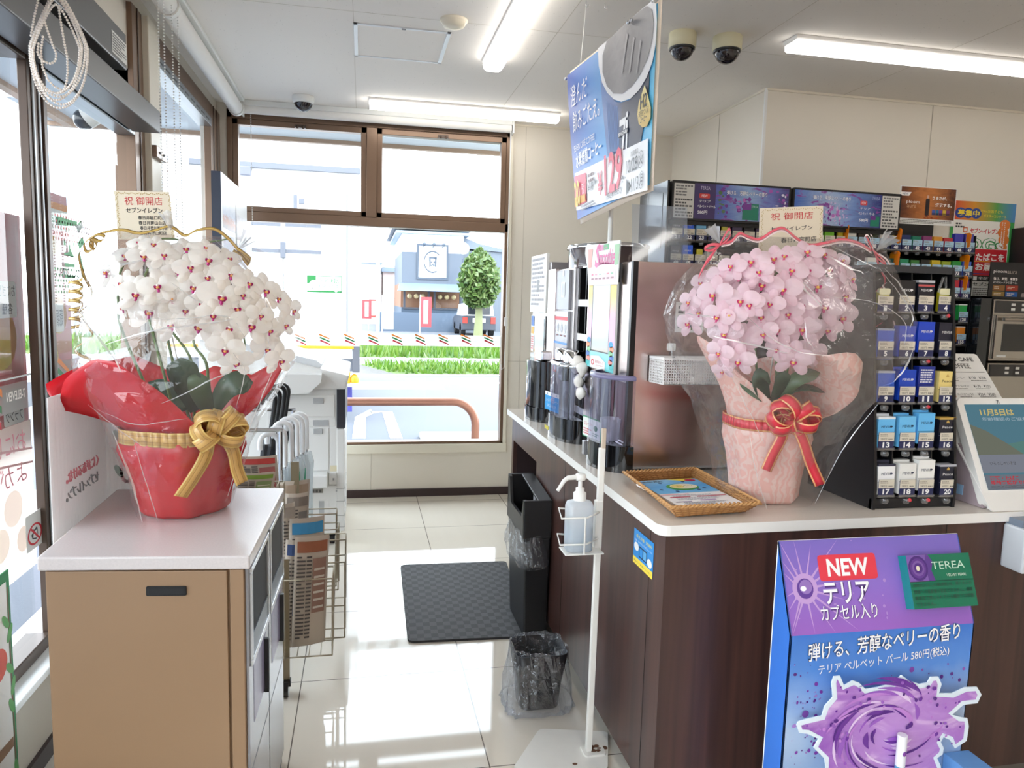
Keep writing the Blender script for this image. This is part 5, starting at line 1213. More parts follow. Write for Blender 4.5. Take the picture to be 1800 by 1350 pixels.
def ribbon(root, name, pxs, y, w, mat, nrm=None, sub=5):
    pts = curve([P(a, b_, y=y + (c[0] if c else 0)) for a, b_, *c in pxs], sub); return MB().strip(pts, w, nrm or Vector((.25, .6, .75)), mat).build(name, root, solid=.0005)
ribbon(ow, 'curling_ribbon', [(160, 418), (185, 408), (215, 404), (245, 410), (275, 404), (300, 398), (325, 414), (345, 405), (375, 402), (400, 418), (420, 440), (440, 462)], 1.96, .010, curlg)
ribbon(ow, 'curling_ribbon', [(158, 418), (142, 440), (140, 460), (150, 490), (162, 515), (150, 540), (130, 550)], 1.96, .009, curlg)
hel = []
for i in range(60):
    a = 2 * pi * i / 11; hel.append(P(133 + 13 * cos(a), 488 + i * 1.45 + 3 * sin(a), y=1.95 + .018 * sin(a)))
MB().strip(hel, .008, Vector((.1, .3, 1)), curlg).build('curling_ribbon', ow, solid=.0005)
ribbon(ow, 'curling_ribbon', [(140, 548), (155, 575), (163, 588), (150, 600), (133, 612), (138, 622), (160, 632)], 1.93, .008, curlg)
ribbon(ow, 'curling_ribbon', [(416, 436), (430, 446), (440, 455), (436, 465), (424, 450), (410, 440)], 1.95, .010, curlg)
for lp in ([(160, 418), (172, 412), (184, 416), (176, 424), (160, 418)], [(160, 418), (148, 428), (152, 442), (164, 436), (160, 418)], [(160, 418), (170, 428), (166, 438), (158, 430), (160, 418)]): ribbon(ow, 'ribbon_loop', lp, 1.955, .010, curlg)

def ear(root, px, py, y, dirs, mat, seed, L=.075):
    """gathered corner of the film, fanning out above its tie"""
    rnd = random.Random(seed); c = P(px, py, y=y); mb = MB(); n = 9; d0 = dirs[0]; spread = dirs[1]
    rim = []
    for i in range(n + 1):
        a = d0 + spread * (i / n - .5); rim.append(c + Vector((cos(a) * L * rnd.uniform(.8, 1.1), (-1) ** i * .012, sin(a) * L * rnd.uniform(.8, 1.1))))
    mb.add([c] + rim, [(0, i + 1, i + 2) for i in range(n)], mat); mb.build('film_tuft', root)
celo2 = MThin('cellophane_tuft', (250, 250, 252), .18, .6, .1, haze=.3, haze_rgb=(255, 255, 255))
ear(ow, 160, 420, 1.97, (2.2, .9), celo2, 2, .045); ear(ow, 300, 405, 1.95, (1.6, 1.2), celo2, 8, .05); ear(ow, 418, 438, 1.97, (.8, .9), celo2, 3, .05)

def card(label, corners, y, lines, stick, squig):
    a, b_, c, d = [P(px, py, y=y) for px, py in corners]; t = thing('greeting_card', label, 'card', d)
    fr = Fr(d, c - d, a - d); w, h = (c - d).length, (a - d).dot(fr.uy)
    k0 = (a - d).dot(fr.ux)
    mb = MB().prism(fr, [(0, 0), (w, 0), ((b_ - d).dot(fr.ux), h), (k0, h)], -.0012, 0, M('card_cream', (238, 226, 202), .6))
    gd = MC((196, 172, 116), .5); rnd = random.Random(5)
    for (u0, v0, u1, v1) in ((.05, .95, .95, .95), (.04, .05, .04, .95), (.96, .05, .96, .95)):
        n = 26
        for i in range(n):
            f = i / n; u, v = (u0 + (u1 - u0) * f), (v0 + (v1 - v0) * f); u += k0 / w * v; dd = .012 * sin(i * 1.9)
            mb.disc(fr, u * w + dd * w * (v0 != v1), v * h + dd * h * (v0 == v1), .0030, .0012, gd, .0004, k=6, rot=rnd.uniform(0, 3))
    for s_, u, v, hh, ww, mt, al in lines: mb.text(fr, s_, (u + k0 / w * v) * w, v * h, hh * h, mt, width=ww * w, align=al, bold=.015, n=.0006)
    mb.build('card', t); e = fr.at(w * .5, h * .3, -.004); MB().tube([e, Vector(stick)], .0022, M('card_stick', (214, 214, 206), .4), 6).build('stick', t)
redt, blkt = MC((206, 44, 52), .6), MC((44, 40, 38), .6)
card('cream congratulation card standing behind the white orchid flowers', ((200, 335), (298, 351), (308, 422), (208, 421)), 2.10, [('祝 御開店', .5, .80, .17, .66, redt, 'C'), ('セブンイレブン', .5, .61, .11, .64, blkt, 'C'), ('春日井稲口町店', .86, .455, .085, .48, blkt, 'R'), ('春日井藤山台店', .86, .35, .085, .48, blkt, 'R'), ('春日井勝川新町店', .88, .245, .085, .48, blkt, 'R'), ('春日井浅山町店', .86, .14, .085, .48, blkt, 'R')], (-.44, 2.06, 1.05), 1)

# ---- pink orchid, pale pink paper, red ribbon
def damask():
    m = MTranslucent('pink_paper', (255, 222, 212), .35, .05, .4); n = m.node_tree.nodes; l = m.node_tree.links
    tc = n.new('ShaderNodeTexCoord'); w = n.new('ShaderNodeTexWave'); w.inputs['Scale'].default_value = 14; w.inputs['Distortion'].default_value = 14; w.inputs['Detail'].default_value = 2; w.inputs['Detail Scale'].default_value = 1.6
    l.new(tc.outputs['Object'], w.inputs['Vector']); r = n.new('ShaderNodeValToRGB'); r.color_ramp.elements[0].position = .48; r.color_ramp.elements[0].color = lin((252, 206, 194)); r.color_ramp.elements[1].position = .56; r.color_ramp.elements[1].color = lin((255, 226, 216)); l.new(w.outputs['Fac'], r.inputs[0])
    for q_ in n:
        if q_.type in ('BSDF_DIFFUSE', 'BSDF_TRANSLUCENT'): l.new(r.outputs[0], q_.inputs[0])
    return m
pinkp = damask()
redr = MGrad('red_ribbon', [(0, (200, 40, 56)), (.06, (236, 190, 130)), (.12, (230, 180, 120)), (.17, (206, 40, 58)), (.5, (220, 58, 76)), (.83, (206, 40, 58)), (.88, (230, 180, 120)), (.94, (236, 190, 130)), (1, (200, 40, 56))], 'U', .35)
petp = MTranslucent('petal_pink', (248, 224, 232), .4, .03, .5); sepp = MTranslucent('sepal_pink', (246, 216, 226), .4, .03, .5)
lipp = M('lip_rose', (214, 84, 142), .45); lipy = M('lip_yellow', (238, 196, 104), .5)
Z7 = lambda l: [(1150 + a / 4.186, 380 + b_ / 4.186, r / 4.186, c, d) for a, b_, r, c, d in l]
pf = Z7([(620, 440, 120, -.2, .3), (800, 505, 128, 0, .2), (945, 535, 125, .1, .1), (1200, 515, 130, .1, .2), (1395, 585, 115, .4, .1), (440, 575, 125, -.3, .1), (260, 630, 85, -.6, 0), (335, 705, 95, -.4, 0), (255, 785, 100, -.6, -.2), (855, 640, 95, 0, 0), (785, 735, 110, .2, 0), (520, 860, 122, -.1, 0), (640, 925, 122, .1, -.1), (910, 830, 105, 0, 0), (1085, 825, 125, .1, 0), (1255, 665, 125, 0, .1), (1375, 740, 128, .2, 0), (1275, 830, 100, .1, -.2), (1150, 1000, 118, .3, -.2), (1025, 1055, 128, 0, -.3), (905, 975, 82, -.4, -.1), (480, 1000, 95, -.3, -.2), (620, 1060, 112, .1, -.3), (500, 1135, 75, -.2, -.6), (570, 370, 100, -.3, .5), (720, 340, 115, -.1, .5), (880, 320, 120, 0, .5), (1010, 400, 112, .2, .3), (1120, 270, 118, .1, .6), (1280, 400, 120, .2, .4), (1370, 330, 105, .4, .5), (1440, 460, 108, .6, .3), (770, 410, 100, 0, .3), (640, 620, 118, 0, .1), (700, 650, 100, .1, .1), (1080, 660, 120, 0, .1), (985, 715, 105, -.1, 0), (800, 860, 100, 0, -.1), (480, 440, 100, -.4, .3), (350, 490, 88, -.5, .3), (470, 740, 110, -.2, .1), (960, 300, 105, 0, .6), (1240, 290, 105, .2, .6), (560, 720, 110, 0, .1), (1130, 400, 105, .1, .3)])
spec_p = dict(c=(1.178, 1.955, .8505), label='pale pink phalaenopsis orchid in pink paper with red bow on the counter', wrap=pinkp, ztie=1.086, rb=.098, rt=.125, seed=23,
    flare=[(0, .30, 1.255), (12, .31, 1.285), (25, .28, 1.27), (60, .22, 1.26), (90, .19, 1.24), (120, .19, 1.23), (150, .21, 1.28), (172, .225, 1.33), (186, .22, 1.31), (215, .17, 1.22), (240, .145, 1.16), (262, .135, 1.105), (290, .15, 1.10), (315, .19, 1.12), (340, .25, 1.18), (360, .30, 1.255)],
    ribbon=redr, rw=.034, bow_angle=262, bow_dz=.022,
    loops=[(.3, .085, .030, 0), (-.15, .078, .028, 0), (.75, .075, .034, .01), (2.5, .085, .030, 0), (3.05, .085, .028, 0), (2.0, .08, .036, -.01), (3.6, .07, .026, 0), (1.5, .05, .034, 0), (-.6, .05, .026, 0), (-1.6, .036, .03, 0)],
    tails=[[(-.01, 0, .012), (-.028, -.05, .03), (-.045, -.10, .02), (-.058, -.145, .012)], [(.01, 0, .012), (.035, -.06, .03), (.065, -.12, .016), (.10, -.185, .012)]],
    stems=[[((-.03, 0, .20), 0, 0), (1330, 650, -.01), (1320, 560, 0), (1300, 480, -.02), (1270, 470, -.08), (1230, 530, -.13), (1215, 580, -.14)], [((0, -.02, .20), 0, 0), (1365, 650, -.03), (1360, 560, -.03), (1365, 470, -.03), (1340, 450, -.1), (1290, 560, -.18), (1280, 640, -.18)], [((.02, -.02, .20), 0, 0), (1384, 650, -.03), (1385, 560, -.03), (1400, 470, -.05), (1400, 500, -.13), (1390, 600, -.18)], [((.03, .02, .20), 0, 0), (1372, 640, .02), (1400, 520, .03), (1440, 440, .02), (1480, 470, -.05), (1490, 560, -.1)]],
    leaves=[([(1370, 700, -.07), (1400, 668, -.11), (1442, 655, -.12)], .021, (-.3, -1, .6), leafg2), ([(1375, 705, -.06), (1410, 684, -.11), (1450, 690, -.13)], .018, (0, -.5, 1), leafg), ([(1345, 705, -.07), (1335, 670, -.10), (1350, 655, -.11)], .03, (.1, -1, .2), leafg), ([(1350, 710, -.06), (1325, 690, -.09), (1300, 668, -.06)], .022, (0, -.8, .7), leafg2), ([(1360, 705, -.06), (1372, 675, -.09), (1378, 650, -.10)], .024, (0, -1, .2), leafg)],
    dome_c=(1.19, 1.98, 1.38), dome_r=(.31, .21, .28), meshes=flower_meshes(petp, sepp, lipp, lipy, 9), flowers=pf, guard=clear_of_rack)
op = orchid(spec_p)
rows_p = [(418, 1263, 1546, .05), (445, 1243, 1560, .35), (500, 1200, 1572, .75), (560, 1168, 1590, .95), (620, 1186, 1574, 1.0), (690, 1214, 1522, .95), (740, 1238, 1478, .82), (830, 1263, 1430, .66), (888, 1278, 1404, .58)]
fo2, ptp = film_sleeve(rows_p, 1.955, .215, op, celo, 9, guard=clear_of_rack, glints=[
    S_((470, -2.1), (500, -1.8), (545, -1.6)), S_((540, -1.6), (500, -1.75), (490, -2.0)), S_((520, -1.6), (530, -1.2), (560, -.95), (600, -.9)), S_((550, -2.2), (590, -2.0), (610, -1.8), (615, -1.6)), S_((590, -2.5), (600, -2.2), (612, -1.9)),
    S_((470, -.95), (520, -.8), (550, -.75), (570, -.85)), S_((470, -.85), (500, -.7), (540, -.62)), S_((450, -1.5), (470, -1.35), (480, -1.2)), S_((560, -1.75), (590, -1.75), (605, -1.7)), S_((555, -2.75), (558, -2.5), (562, -2.3)), S_((430, -1.4), (455, -1.2), (470, -1.0)), S_((750, -2.3), (820, -2.2), (880, -2.0)), S_((700, -.7), (780, -.75), (870, -.8)), S_((650, -2.4), (700, -2.3), (760, -2.1)), S_((600, -.6), (640, -.6), (660, -.75))])
pkr = MC((232, 104, 120), .35); pkw = MC((246, 226, 226), .35)
ear(op, 1265, 428, 1.92, (2.1, .9), celo2, 4, .055); ear(op, 1540, 442, 1.92, (.75, .8), celo2, 5, .075)
for off, mt in ((0, pkr), (4, pkw)):
    ribbon(op, 'curling_ribbon', [(1268, 428 + off), (1285, 424 + off), (1300, 410 + off), (1316, 416 + off), (1335, 420 + off), (1360, 405 + off), (1378, 401 + off), (1400, 418 + off), (1422, 430 + off), (1450, 427 + off), (1480, 421 + off), (1510, 427 + off), (1532, 440 + off)], 1.90, .010, mt)
for lp in ([(1265, 430), (1275, 412), (1282, 402), (1284, 412), (1275, 424), (1265, 430)], [(1265, 430), (1250, 430), (1238, 437), (1250, 440), (1265, 430)], [(1265, 430), (1252, 446), (1240, 462), (1234, 478)], [(1535, 440), (1548, 452), (1558, 464), (1550, 460), (1540, 450), (1535, 440)], [(1535, 440), (1526, 424), (1522, 414), (1528, 424), (1535, 440)], [(1262, 432), (1248, 455), (1236, 470), (1228, 488)]):
    ribbon(op, 'ribbon_loop', lp, 1.90, .011, pkr)
ribbon(op, 'ribbon_loop', [(1535, 440), (1530, 420), (1524, 413), (1520, 420), (1530, 436)], 1.895, .006, pkw); ribbon(op, 'ribbon_loop', [(1535, 438), (1534, 418), (1530, 412)], 1.89, .006, pkw)
ribbon(op, 'curling_ribbon', [(1540, 448), (1546, 470), (1556, 490), (1554, 502), (1540, 512), (1533, 524), (1540, 540), (1553, 552), (1554, 564), (1540, 574), (1531, 580), (1534, 592), (1548, 600)], 1.90, .009, pkr, Vector((.9, .3, .2)))
ribbon(op, 'curling_ribbon', [(1545, 446), (1560, 458), (1567, 478), (1560, 496), (1552, 502), (1562, 518), (1566, 530), (1556, 545), (1552, 552), (1568, 562), (1572, 574), (1558, 584), (1552, 592), (1560, 600), (1580, 602)], 1.895, .008, pkw, Vector((.9, .3, .2)))
card('cream congratulation card standing behind the pink orchid flowers', ((1336, 366), (1447, 363), (1445, 440), (1333, 446)), 2.05, [('祝 御開店', .5, .80, .16, .66, redt, 'C'), ('セブンイレブン', .5, .53, .10, .66, blkt, 'C'), ('春日井宮町店', .90, .27, .12, .56, blkt, 'R')], (1.20, 2.02, 1.05), 2)
# ================================================================== COUNTER
def wood_mat():
    m, n, l, b = bsdf('counter_wood')
    tc = n.new('ShaderNodeNewGeometry'); mp = n.new('ShaderNodeMapping'); mp.inputs['Scale'].default_value = (26, 26, 0.9); l.new(tc.outputs['Position'], mp.inputs[0])
    nz = n.new('ShaderNodeTexNoise'); nz.inputs['Scale'].default_value = 1.0; nz.inputs['Detail'].default_value = 6; nz.inputs['Distortion'].default_value = .6; l.new(mp.outputs[0], nz.inputs['Vector'])
    r = n.new('ShaderNodeValToRGB'); e = r.color_ramp.elements; e[0].position = .3; e[0].color = lin((54, 36, 34)); e[1].position = .7; e[1].color = lin((84, 56, 49)); l.new(nz.outputs['Fac'], r.inputs[0])
    l.new(r.outputs[0], b.inputs['Base Color']); b.inputs['Roughness'].default_value = .3; return m
wood = wood_mat()
steel = M('brushed_steel', (216, 202, 199), .22, metal=1.0, noise_amt=.06, noise_scale=3)
kickm = M('kick_metal', (120, 116, 112), .3, metal=.6); niche_m = M('niche_dark', (50, 34, 34), .4); shelf_g = M('shelf_grey', (196, 198, 202), .4)
CZ = .85
t = thing('counter', 'long dark wood counter with pale stone top beneath pink orchid and machines', 'counter', (1.4, 2.6, 0))
pts = [(.747 + .03 * (1 - cos(a)), 1.713 + .03 * (1 - sin(a))) for a in [pi / 2 * i / 5 for i in range(6)]] + [(3.6, 1.745), (3.6, 2.36), (1.48, 2.36), (1.48, 3.75), (.747, 3.75)]
MB().prism(Fr((0, 0, 0), X, Y), pts, .822, CZ, M('counter_top_stone', (214, 206, 196), .2, noise_amt=.09, noise_scale=240), M('counter_edge', (236, 234, 230), .3)).build('stone_top', t, bevel=.003)
PX = .775
mb = MB()                                            # side facing the aisle, with the open niche at its far end
NY0, NY1, NZ0, NZ1 = 3.18, 3.70, .455, .692
mb.box(PX, PX + .02, 1.7551, NY0, .06, .822, wood); mb.box(PX, PX + .02, NY0, NY1, .06, NZ0, wood); mb.box(PX, PX + .02, NY0, NY1, NZ1, .822, wood); mb.box(PX, PX + .02, NY1, 3.74, .06, .822, wood)
mb.build('side_panel', t)
MB().box(PX + .30, PX + .31, NY0, NY1, NZ0, NZ1, niche_m).box(PX + .02, PX + .30, NY1 - .001, NY1 + .01, NZ0, NZ1, niche_m).box(PX + .02, PX + .30, NY0 - .01, NY0 + .001, NZ0, NZ1, niche_m).box(PX + .02, PX + .30, NY0, NY1, NZ1 - .001, NZ1 + .01, niche_m).build('niche', t)
MB().box(PX - .004, PX + .30, NY0, NY1, NZ0 - .012, NZ0 + .002, shelf_g).build('niche_shelf', t)
MB().box(PX, 3.6, 1.735, 1.755, .06, .822, wood).build('front_panel', t)
MB().box(PX + .02, 3.58, 3.72, 3.74, .06, .822, wood).build('end_panel', t) if False else MB().box(PX + .02, 1.46, 3.72, 3.74, .06, .822, wood).build('end_panel', t)
MB().box(PX + .035, PX + .05, 1.77, 3.72, 0, .06, kickm).box(PX + .035, 3.55, 1.77, 1.785, 0, .06, kickm).build('kick_plate', t)
mb = MB()
for y in (1.835, 2.70): MB().box(PX - .0008, PX + .001, y, y + .0025, .06, .822, black_pl).build('panel_joint', t)
for x in (1.62, 2.02): MB().box(x, x + .0025, 1.7342, 1.736, .06, .822, black_pl).build('panel_joint', t)
# blue and yellow hygiene sticker on the side panel
fr = SIDE((PX - .0006, 1.952, 0)); a, b_ = P(1115, 925, x=PX), P(1151, 1012, x=PX); u1 = 1.952 - P(1150, 970, x=PX).y; z0_, z1_ = P(1115, 988, x=PX).z, P(1115, 926, x=PX).z
fr = SIDE((PX - .0006, P(1115, 950, x=PX).y, z0_)); h_ = z1_ - z0_; cb_ = MC((36, 140, 214), .4)
mb = MB().fbox(fr, 0, u1, 0, h_, 0, .0008, cb_).rect(fr, 0, u1, 0, h_ * .2, MC((250, 220, 70), .4), .001)
mb.text(fr, '衛生対策', u1 * .34, h_ * .84, h_ * .10, MC((250, 230, 110), .4), width=u1 * .42, n=.0012).text(fr, '実施中', u1 * .78, h_ * .84, h_ * .10, MC((250, 230, 110), .4), width=u1 * .30, n=.0012)
mb.text(fr, '抗菌・抗ウイルス加工フィルム', u1 * .5, h_ * .70, h_ * .06, white_pl, width=u1 * .9, n=.0012)
mb.rect(fr, u1 * .3, u1 * .70, h_ * .28, h_ * .6, MC((16, 44, 84), .4), .001); mb.rect(fr, u1 * .33, u1 * .49, h_ * .32, h_ * .56, cb_, .0012); mb.rect(fr, u1 * .52, u1 * .67, h_ * .32, h_ * .56, MC((90, 170, 220), .4), .0012)
mb.disc(fr, u1 * .16, h_ * .52, u1 * .12, h_ * .12, white_pl, .0012); mb.disc(fr, u1 * .84, h_ * .36, u1 * .12, h_ * .12, white_pl, .0013); mb.text(fr, '安心してお使いください', u1 * .5, h_ * .1, h_ * .06, MC((60, 80, 60)), width=u1 * .9, n=.0012)
tag(mb.build('hygiene_sticker'), 'small blue and yellow sticker on the counter side panel', 'sticker')

# ---- drink machines along the far end of the counter
clear = MThin('acrylic_door', (222, 222, 236), .05, .45, .03, haze=.04, haze_rgb=(190, 190, 205)); blk_g = M('gloss_black', (12, 12, 14), .1, coat=.6); greyf = M('panel_grey', (150, 150, 158), .25)
def halfdoor(c, rx, ry, z0, z1, mat, n=28, top=True):
    mb = MB().lathe(Vector((c[0], c[1], 0)), [(1, z0), (1, z1)], mat, n, rx, ry, a0=pi / 2, a1=3 * pi / 2)
    if top: mb.add([(c[0] + rx * cos(a), c[1] + ry * sin(a), z1) for a in [pi / 2 + pi * i / n for i in range(n + 1)]], [tuple(range(n + 1))], mat)
    return mb
def sidefr(px, py, x): p = P(px, py, x=x); return SIDE((x, p.y, p.z))
def span(a, b_, x): p, q_ = P(*a, x=x), P(*b_, x=x); return p, q_
def sbox(root, name, x, a, b_, d0, d1, mat, bevel=.0):
    """box on a face looking to the aisle, between two photo points; d = how far it stands out"""
    p, q_ = P(*a, x=x), P(*b_, x=x); y0, y1 = sorted((p.y, q_.y)); z0, z1 = sorted((p.z, q_.z))
    return MB().box(x - d1, x - d0, y0, y1, z0, z1, mat).build(name, root, bevel=bevel)
FXm = .862
t = thing('coffee_machine', 'farthest coffee machine with white menu header and all-black door', 'coffee machine', (1.05, 3.55, CZ))
MB().box(FXm, 1.34, 3.37, 3.72, CZ, 1.60, M('machine_silver', (188, 184, 184), .28, metal=.6)).build('body', t, bevel=.004)
MB().box(FXm - .014, FXm, 3.40, 3.72, 1.36, P(950, 449, x=FXm).z, white_pl).build('menu_header', t, bevel=.002)
fr = SIDE((FXm - .0145, 3.72, 1.36)); MB().scribble(fr, .02, .29, .03, .27, 11, MC((170, 166, 170)), seed=4).rect(fr, .14, .18, .10, .16, MC((150, 150, 150)), .0012).build('menu_print', t)
MB().box(FXm - .006, FXm, 3.42, 3.72, 1.13, 1.345, blk_g).build('screen_bezel', t); MB().box(FXm - .008, FXm - .006, 3.44, 3.62, 1.16, 1.33, M('screen_pale', (206, 222, 226), .12)).build('screen', t)
mb = MB(); fr = SIDE((FXm - .0065, 3.72, 1.13)); mb.rect(fr, .01, .07, .16, .21, MC((50, 110, 190)), .0006).rect(fr, .01, .07, .12, .155, MC((244, 166, 40)), .0006).rect(fr, .01, .07, .03, .115, MC((236, 226, 226)), .0006).scribble(fr, .015, .065, .04, .11, 6, MC((210, 90, 90)), .0008, 3); mb.rect(fr, .10, .28, .0, .03, MC((236, 200, 190)), .0016).disc(fr, .16, .015, .03, .012, MC((190, 60, 60)), .002).disc(fr, .23, .012, .03, .012, MC((210, 190, 80)), .002); mb.build('side_labels', t)
halfdoor((.860, 3.44), .082, .155, CZ, .915, blk_g).build('base', t); halfdoor((.860, 3.44), .077, .15, .918, 1.135, blk_g).build('cup_door', t)
MB().box(.82, .90, 3.34, 3.46, 1.136, 1.185, chrome).build('door_latch', t, bevel=.008)

t = thing('coffee_machine', 'middle coffee machine with clear curved door and blue notice', 'coffee machine', (1.05, 3.1, CZ))
MB().box(FXm + .006, 1.34, 2.99, 3.36, CZ, P(980, 474, x=FXm).z, M('machine_silver', (188, 184, 184), .28)).build('body', t, bevel=.004)
MB().box(FXm - .012, FXm + .006, 3.24, 3.364, 1.0, P(970, 474, x=FXm).z, steel).build('left_column', t, bevel=.003)
zt_ = P(990, 474, x=FXm).z
MB().box(FXm - .006, FXm + .006, 3.03, 3.24, 1.38, zt_ - .004, greyf).build('upper_panel', t, bevel=.002); MB().box(FXm - .006, FXm + .006, 3.03, 3.24, 1.10, 1.375, M('button_panel', (176, 176, 184), .2)).build('button_panel', t, bevel=.002)
fr = SIDE((FXm - .0066, 3.24, 1.10)); mb = MB().rect(fr, .0, .21, .255, .272, white_pl, .0004).rect(fr, 0, .21, .235, .25, MC((228, 90, 100)), .0004).rect(fr, 0, .21, .13, .14, MC((90, 150, 220)), .0004)
for i in range(3):
    for j in range(2): mb.disc(fr, .05 + .06 * i, .20 - .11 * j, .018, .02, white_pl, .0006, k=14); mb.disc(fr, .05 + .06 * i, .20 - .11 * j, .015, .017, greyf, .0008, k=14); mb.rect(fr, .035 + .06 * i, .065 + .06 * i, .165 - .11 * j, .172 - .11 * j, MC((200, 110, 60) if j else (120, 60, 60)), .0008)
mb.rect(fr, .0, .05, .0, .06, MC((240, 120, 90)), .0008).rect(fr, .01, .04, .01, .045, white_pl, .001)
mb.rect(fr, .09, .15, .335, .40, white_pl, .0004).rect(fr, .095, .145, .34, .395, greyf, .0006); mb.disc(fr, .12, .44, .012, .016, white_pl, .0006); mb.build('button_print', t)
MB().lathe((1.03, 3.06, 0), [(1, zt_), (1, zt_ + .085), (1.03, zt_ + .088)], M('hopper_smoke', (92, 78, 78), .1, coat=.5), 32, .16, .24).build('bean_hopper', t)
MB().lathe((1.03, 3.06, 0), [(1.04, zt_ + .086), (1.04, zt_ + .10), (.9, zt_ + .104), (1e-3, zt_ + .104)], chrome, 32, .16, .24).build('hopper_lid', t)
halfdoor((.862, 2.96), .085, .185, CZ, .945, blk_g).build('base', t)
halfdoor((.862, 2.96), .081, .18, .95, 1.155, clear, top=False).build('cup_door', t)
MB().lathe((.862, 2.96, 0), [(1.0, 1.152), (1.02, 1.155), (1.0, 1.166), (.9, 1.168)], chrome, 28, .081, .18, a0=pi / 2, a1=3 * pi / 2).build('door_rim', t)
MB().box(.858, .866, 2.99, 3.13, .945, 1.15, M('bay_grey', (84, 82, 88), .3)).build('cup_bay', t); MB().box(.83, .866, 2.995, 3.06, 1.08, 1.14, blk_g).build('nozzle', t, bevel=.004)
for y in (3.03, 2.90): MB().lathe((.85, y, 1.165), [(.042, 0), (.042, .045), (.034, .054), (1e-4, .056)], chrome, 20).build('door_knob', t)
fr = Fr((.776, 3.06, .955), Vector((.12, -1, 0)), Z); mb = MB().fbox(fr, 0, .16, 0, .062, 0, .001, MC((44, 160, 226), .3)).rect(fr, 0, .16, .062, .078, white_pl, .001)
mb.text(fr, 'コールドアイスコーヒー', .08, .042, .014, white_pl, width=.14, n=.0014).text(fr, 'はじめました', .08, .02, .013, white_pl, width=.10, n=.0014)
for i in range(3): mb.disc(fr, .03 + .05 * i, .069, .004, .004, MC((60, 110, 180)), .0014, k=8)
mb.build('blue_notice', t)
MB().box(.7775, .779, 3.0, 3.06, .87, .885, MC((206, 190, 60))).build('warning_label', t)

# cup and lid shelf between the machines
t = thing('cup_shelf', 'tall black lid shelf with white shelf strips between the two clear doors', 'shelf', (1.05, 2.89, CZ))
sx0 = .89; zts = P(1015, 470, x=sx0).z
mb = MB().box(1.20, 1.22, 2.80, 2.985, CZ, zts, black_pl)
for y in (2.80, 2.889, 2.979): mb.box(sx0, 1.22, y, y + .006, CZ, zts, black_pl)
mb.box(sx0, 1.22, 2.80, 2.985, zts - .006, zts, silver); mb.build('frame', t)
for i, z in enumerate((.875, .965, 1.055, 1.145, 1.27, 1.41)):
    s = MB().box(sx0, 1.2, 2.806, 2.979, z - .004, z, black_pl).build('shelf_board', t); MB().box(sx0 - .006, sx0, 2.80, 2.985, z - .012, z + .016, white_pl).build('shelf_strip', s, bevel=.001)
MB().box(sx0 - .008, sx0, 2.975, 2.988, CZ, zts, silver).build('edge_trim', t)
MB().box(.93, .955, 2.83, 2.86, 1.15, 1.19, MC((196, 150, 96))).build('wooden_stirrers', t)
rnd = random.Random(3)
t = thing('paper_napkins', 'crumpled white paper napkins on the middle machine beside the lid shelf', 'napkins', (.85, 2.84, 1.05))
for (y, z, r) in ((2.83, 1.165, .045), (2.76, 1.155, .035), (2.80, 1.10, .035), (2.76, 1.06, .03)):
    mb = MB(); b0 = len(mb.v); mb.ball((.845, y, z), r, M('napkin_white', (238, 234, 228), .8), 12, 8, (.6, 1, .8))
    for v in mb.v: v += Vector((noise.noise(v * 40) * .012, noise.noise(v * 40 + Vector((5, 0, 0))) * .012, noise.noise(v * 40 + Vector((0, 7, 0))) * .012))
    mb.build('napkin', t)
MB().box(.875, .888, 2.81, 2.90, 1.06, 1.12, MC((226, 224, 214))).build('holder', t)

# smoothie machine with its steel side
t = thing('smoothie_machine', 'smoothie machine with pastel screen frame and tall pinkish steel side', 'drink machine', (1.2, 2.55, CZ))
sx = .868; zT = 1.552
MB().box(sx, 1.62, 2.305, 2.795, .935, zT, steel).build('cabinet', t, bevel=.002)
MB().box(sx, 1.62, 2.30, 2.795, .868, .935, black_pl).build('plinth', t) if False else MB().box(sx - .004, sx + .012, 2.305, 2.795, CZ, .94, black_pl).build('front_plinth', t)
MB().box(sx + .012, 1.62, 2.298, 2.306, .868, zT, steel).build('side_panel', t, bevel=.0015)
MB().box(sx + .012, 1.62, 2.30, 2.304, .860, .868, silver).build('side_trim', t)
for x, y in ((.92, 2.33), (1.5, 2.33), (.92, 2.76), (1.5, 2.76)): MB().lathe((x, y, CZ), [(.016, 0), (.016, .086)], black_pl, 12).build('foot', t)
MB().box(sx - .004, sx + .014, 2.297, 2.318, .94, zT, black_pl).box(sx - .004, sx, 2.42, 2.435, .94, zT, black_pl).build('door_gasket', t)
fx = sx - .012; fr0 = P(1033, 500, x=fx); y0_, y1_ = P(1082, 560, x=fx).y, P(1033, 560, x=fx).y; zb_, zt_ = P(1055, 650, x=fx).z, P(1055, 498, x=fx).z
fr = SIDE((fx, y1_, zb_)); w_, h_ = y1_ - y0_, zt_ - zb_
past = MGrad('pastel_frame', [(0, (120, 216, 220)), (.18, (150, 220, 226)), (.32, (238, 196, 226)), (.6, (246, 190, 224)), (.85, (252, 214, 120)), (1, (252, 220, 110))])
MB().quad(fr.at(0, 0, 0), fr.at(w_, 0, 0), fr.at(w_, h_, 0), fr.at(0, h_, 0), past).fbox(fr, 0, w_, 0, h_, -.012, -.0005, white_pl).build('screen_frame', t)
MB().rect(fr, w_ * .17, w_ * .80, h_ * .2, h_ * .98, M('screen_grey', (206, 214, 214), .08), .0008).rect(fr, w_ * .17, w_ * .2, h_ * .2, h_ * .98, black_pl, .001).rect(fr, w_ * .17, w_ * .8, h_ * .2, h_ * .215, black_pl, .001).build('screen', t)
mb = MB()
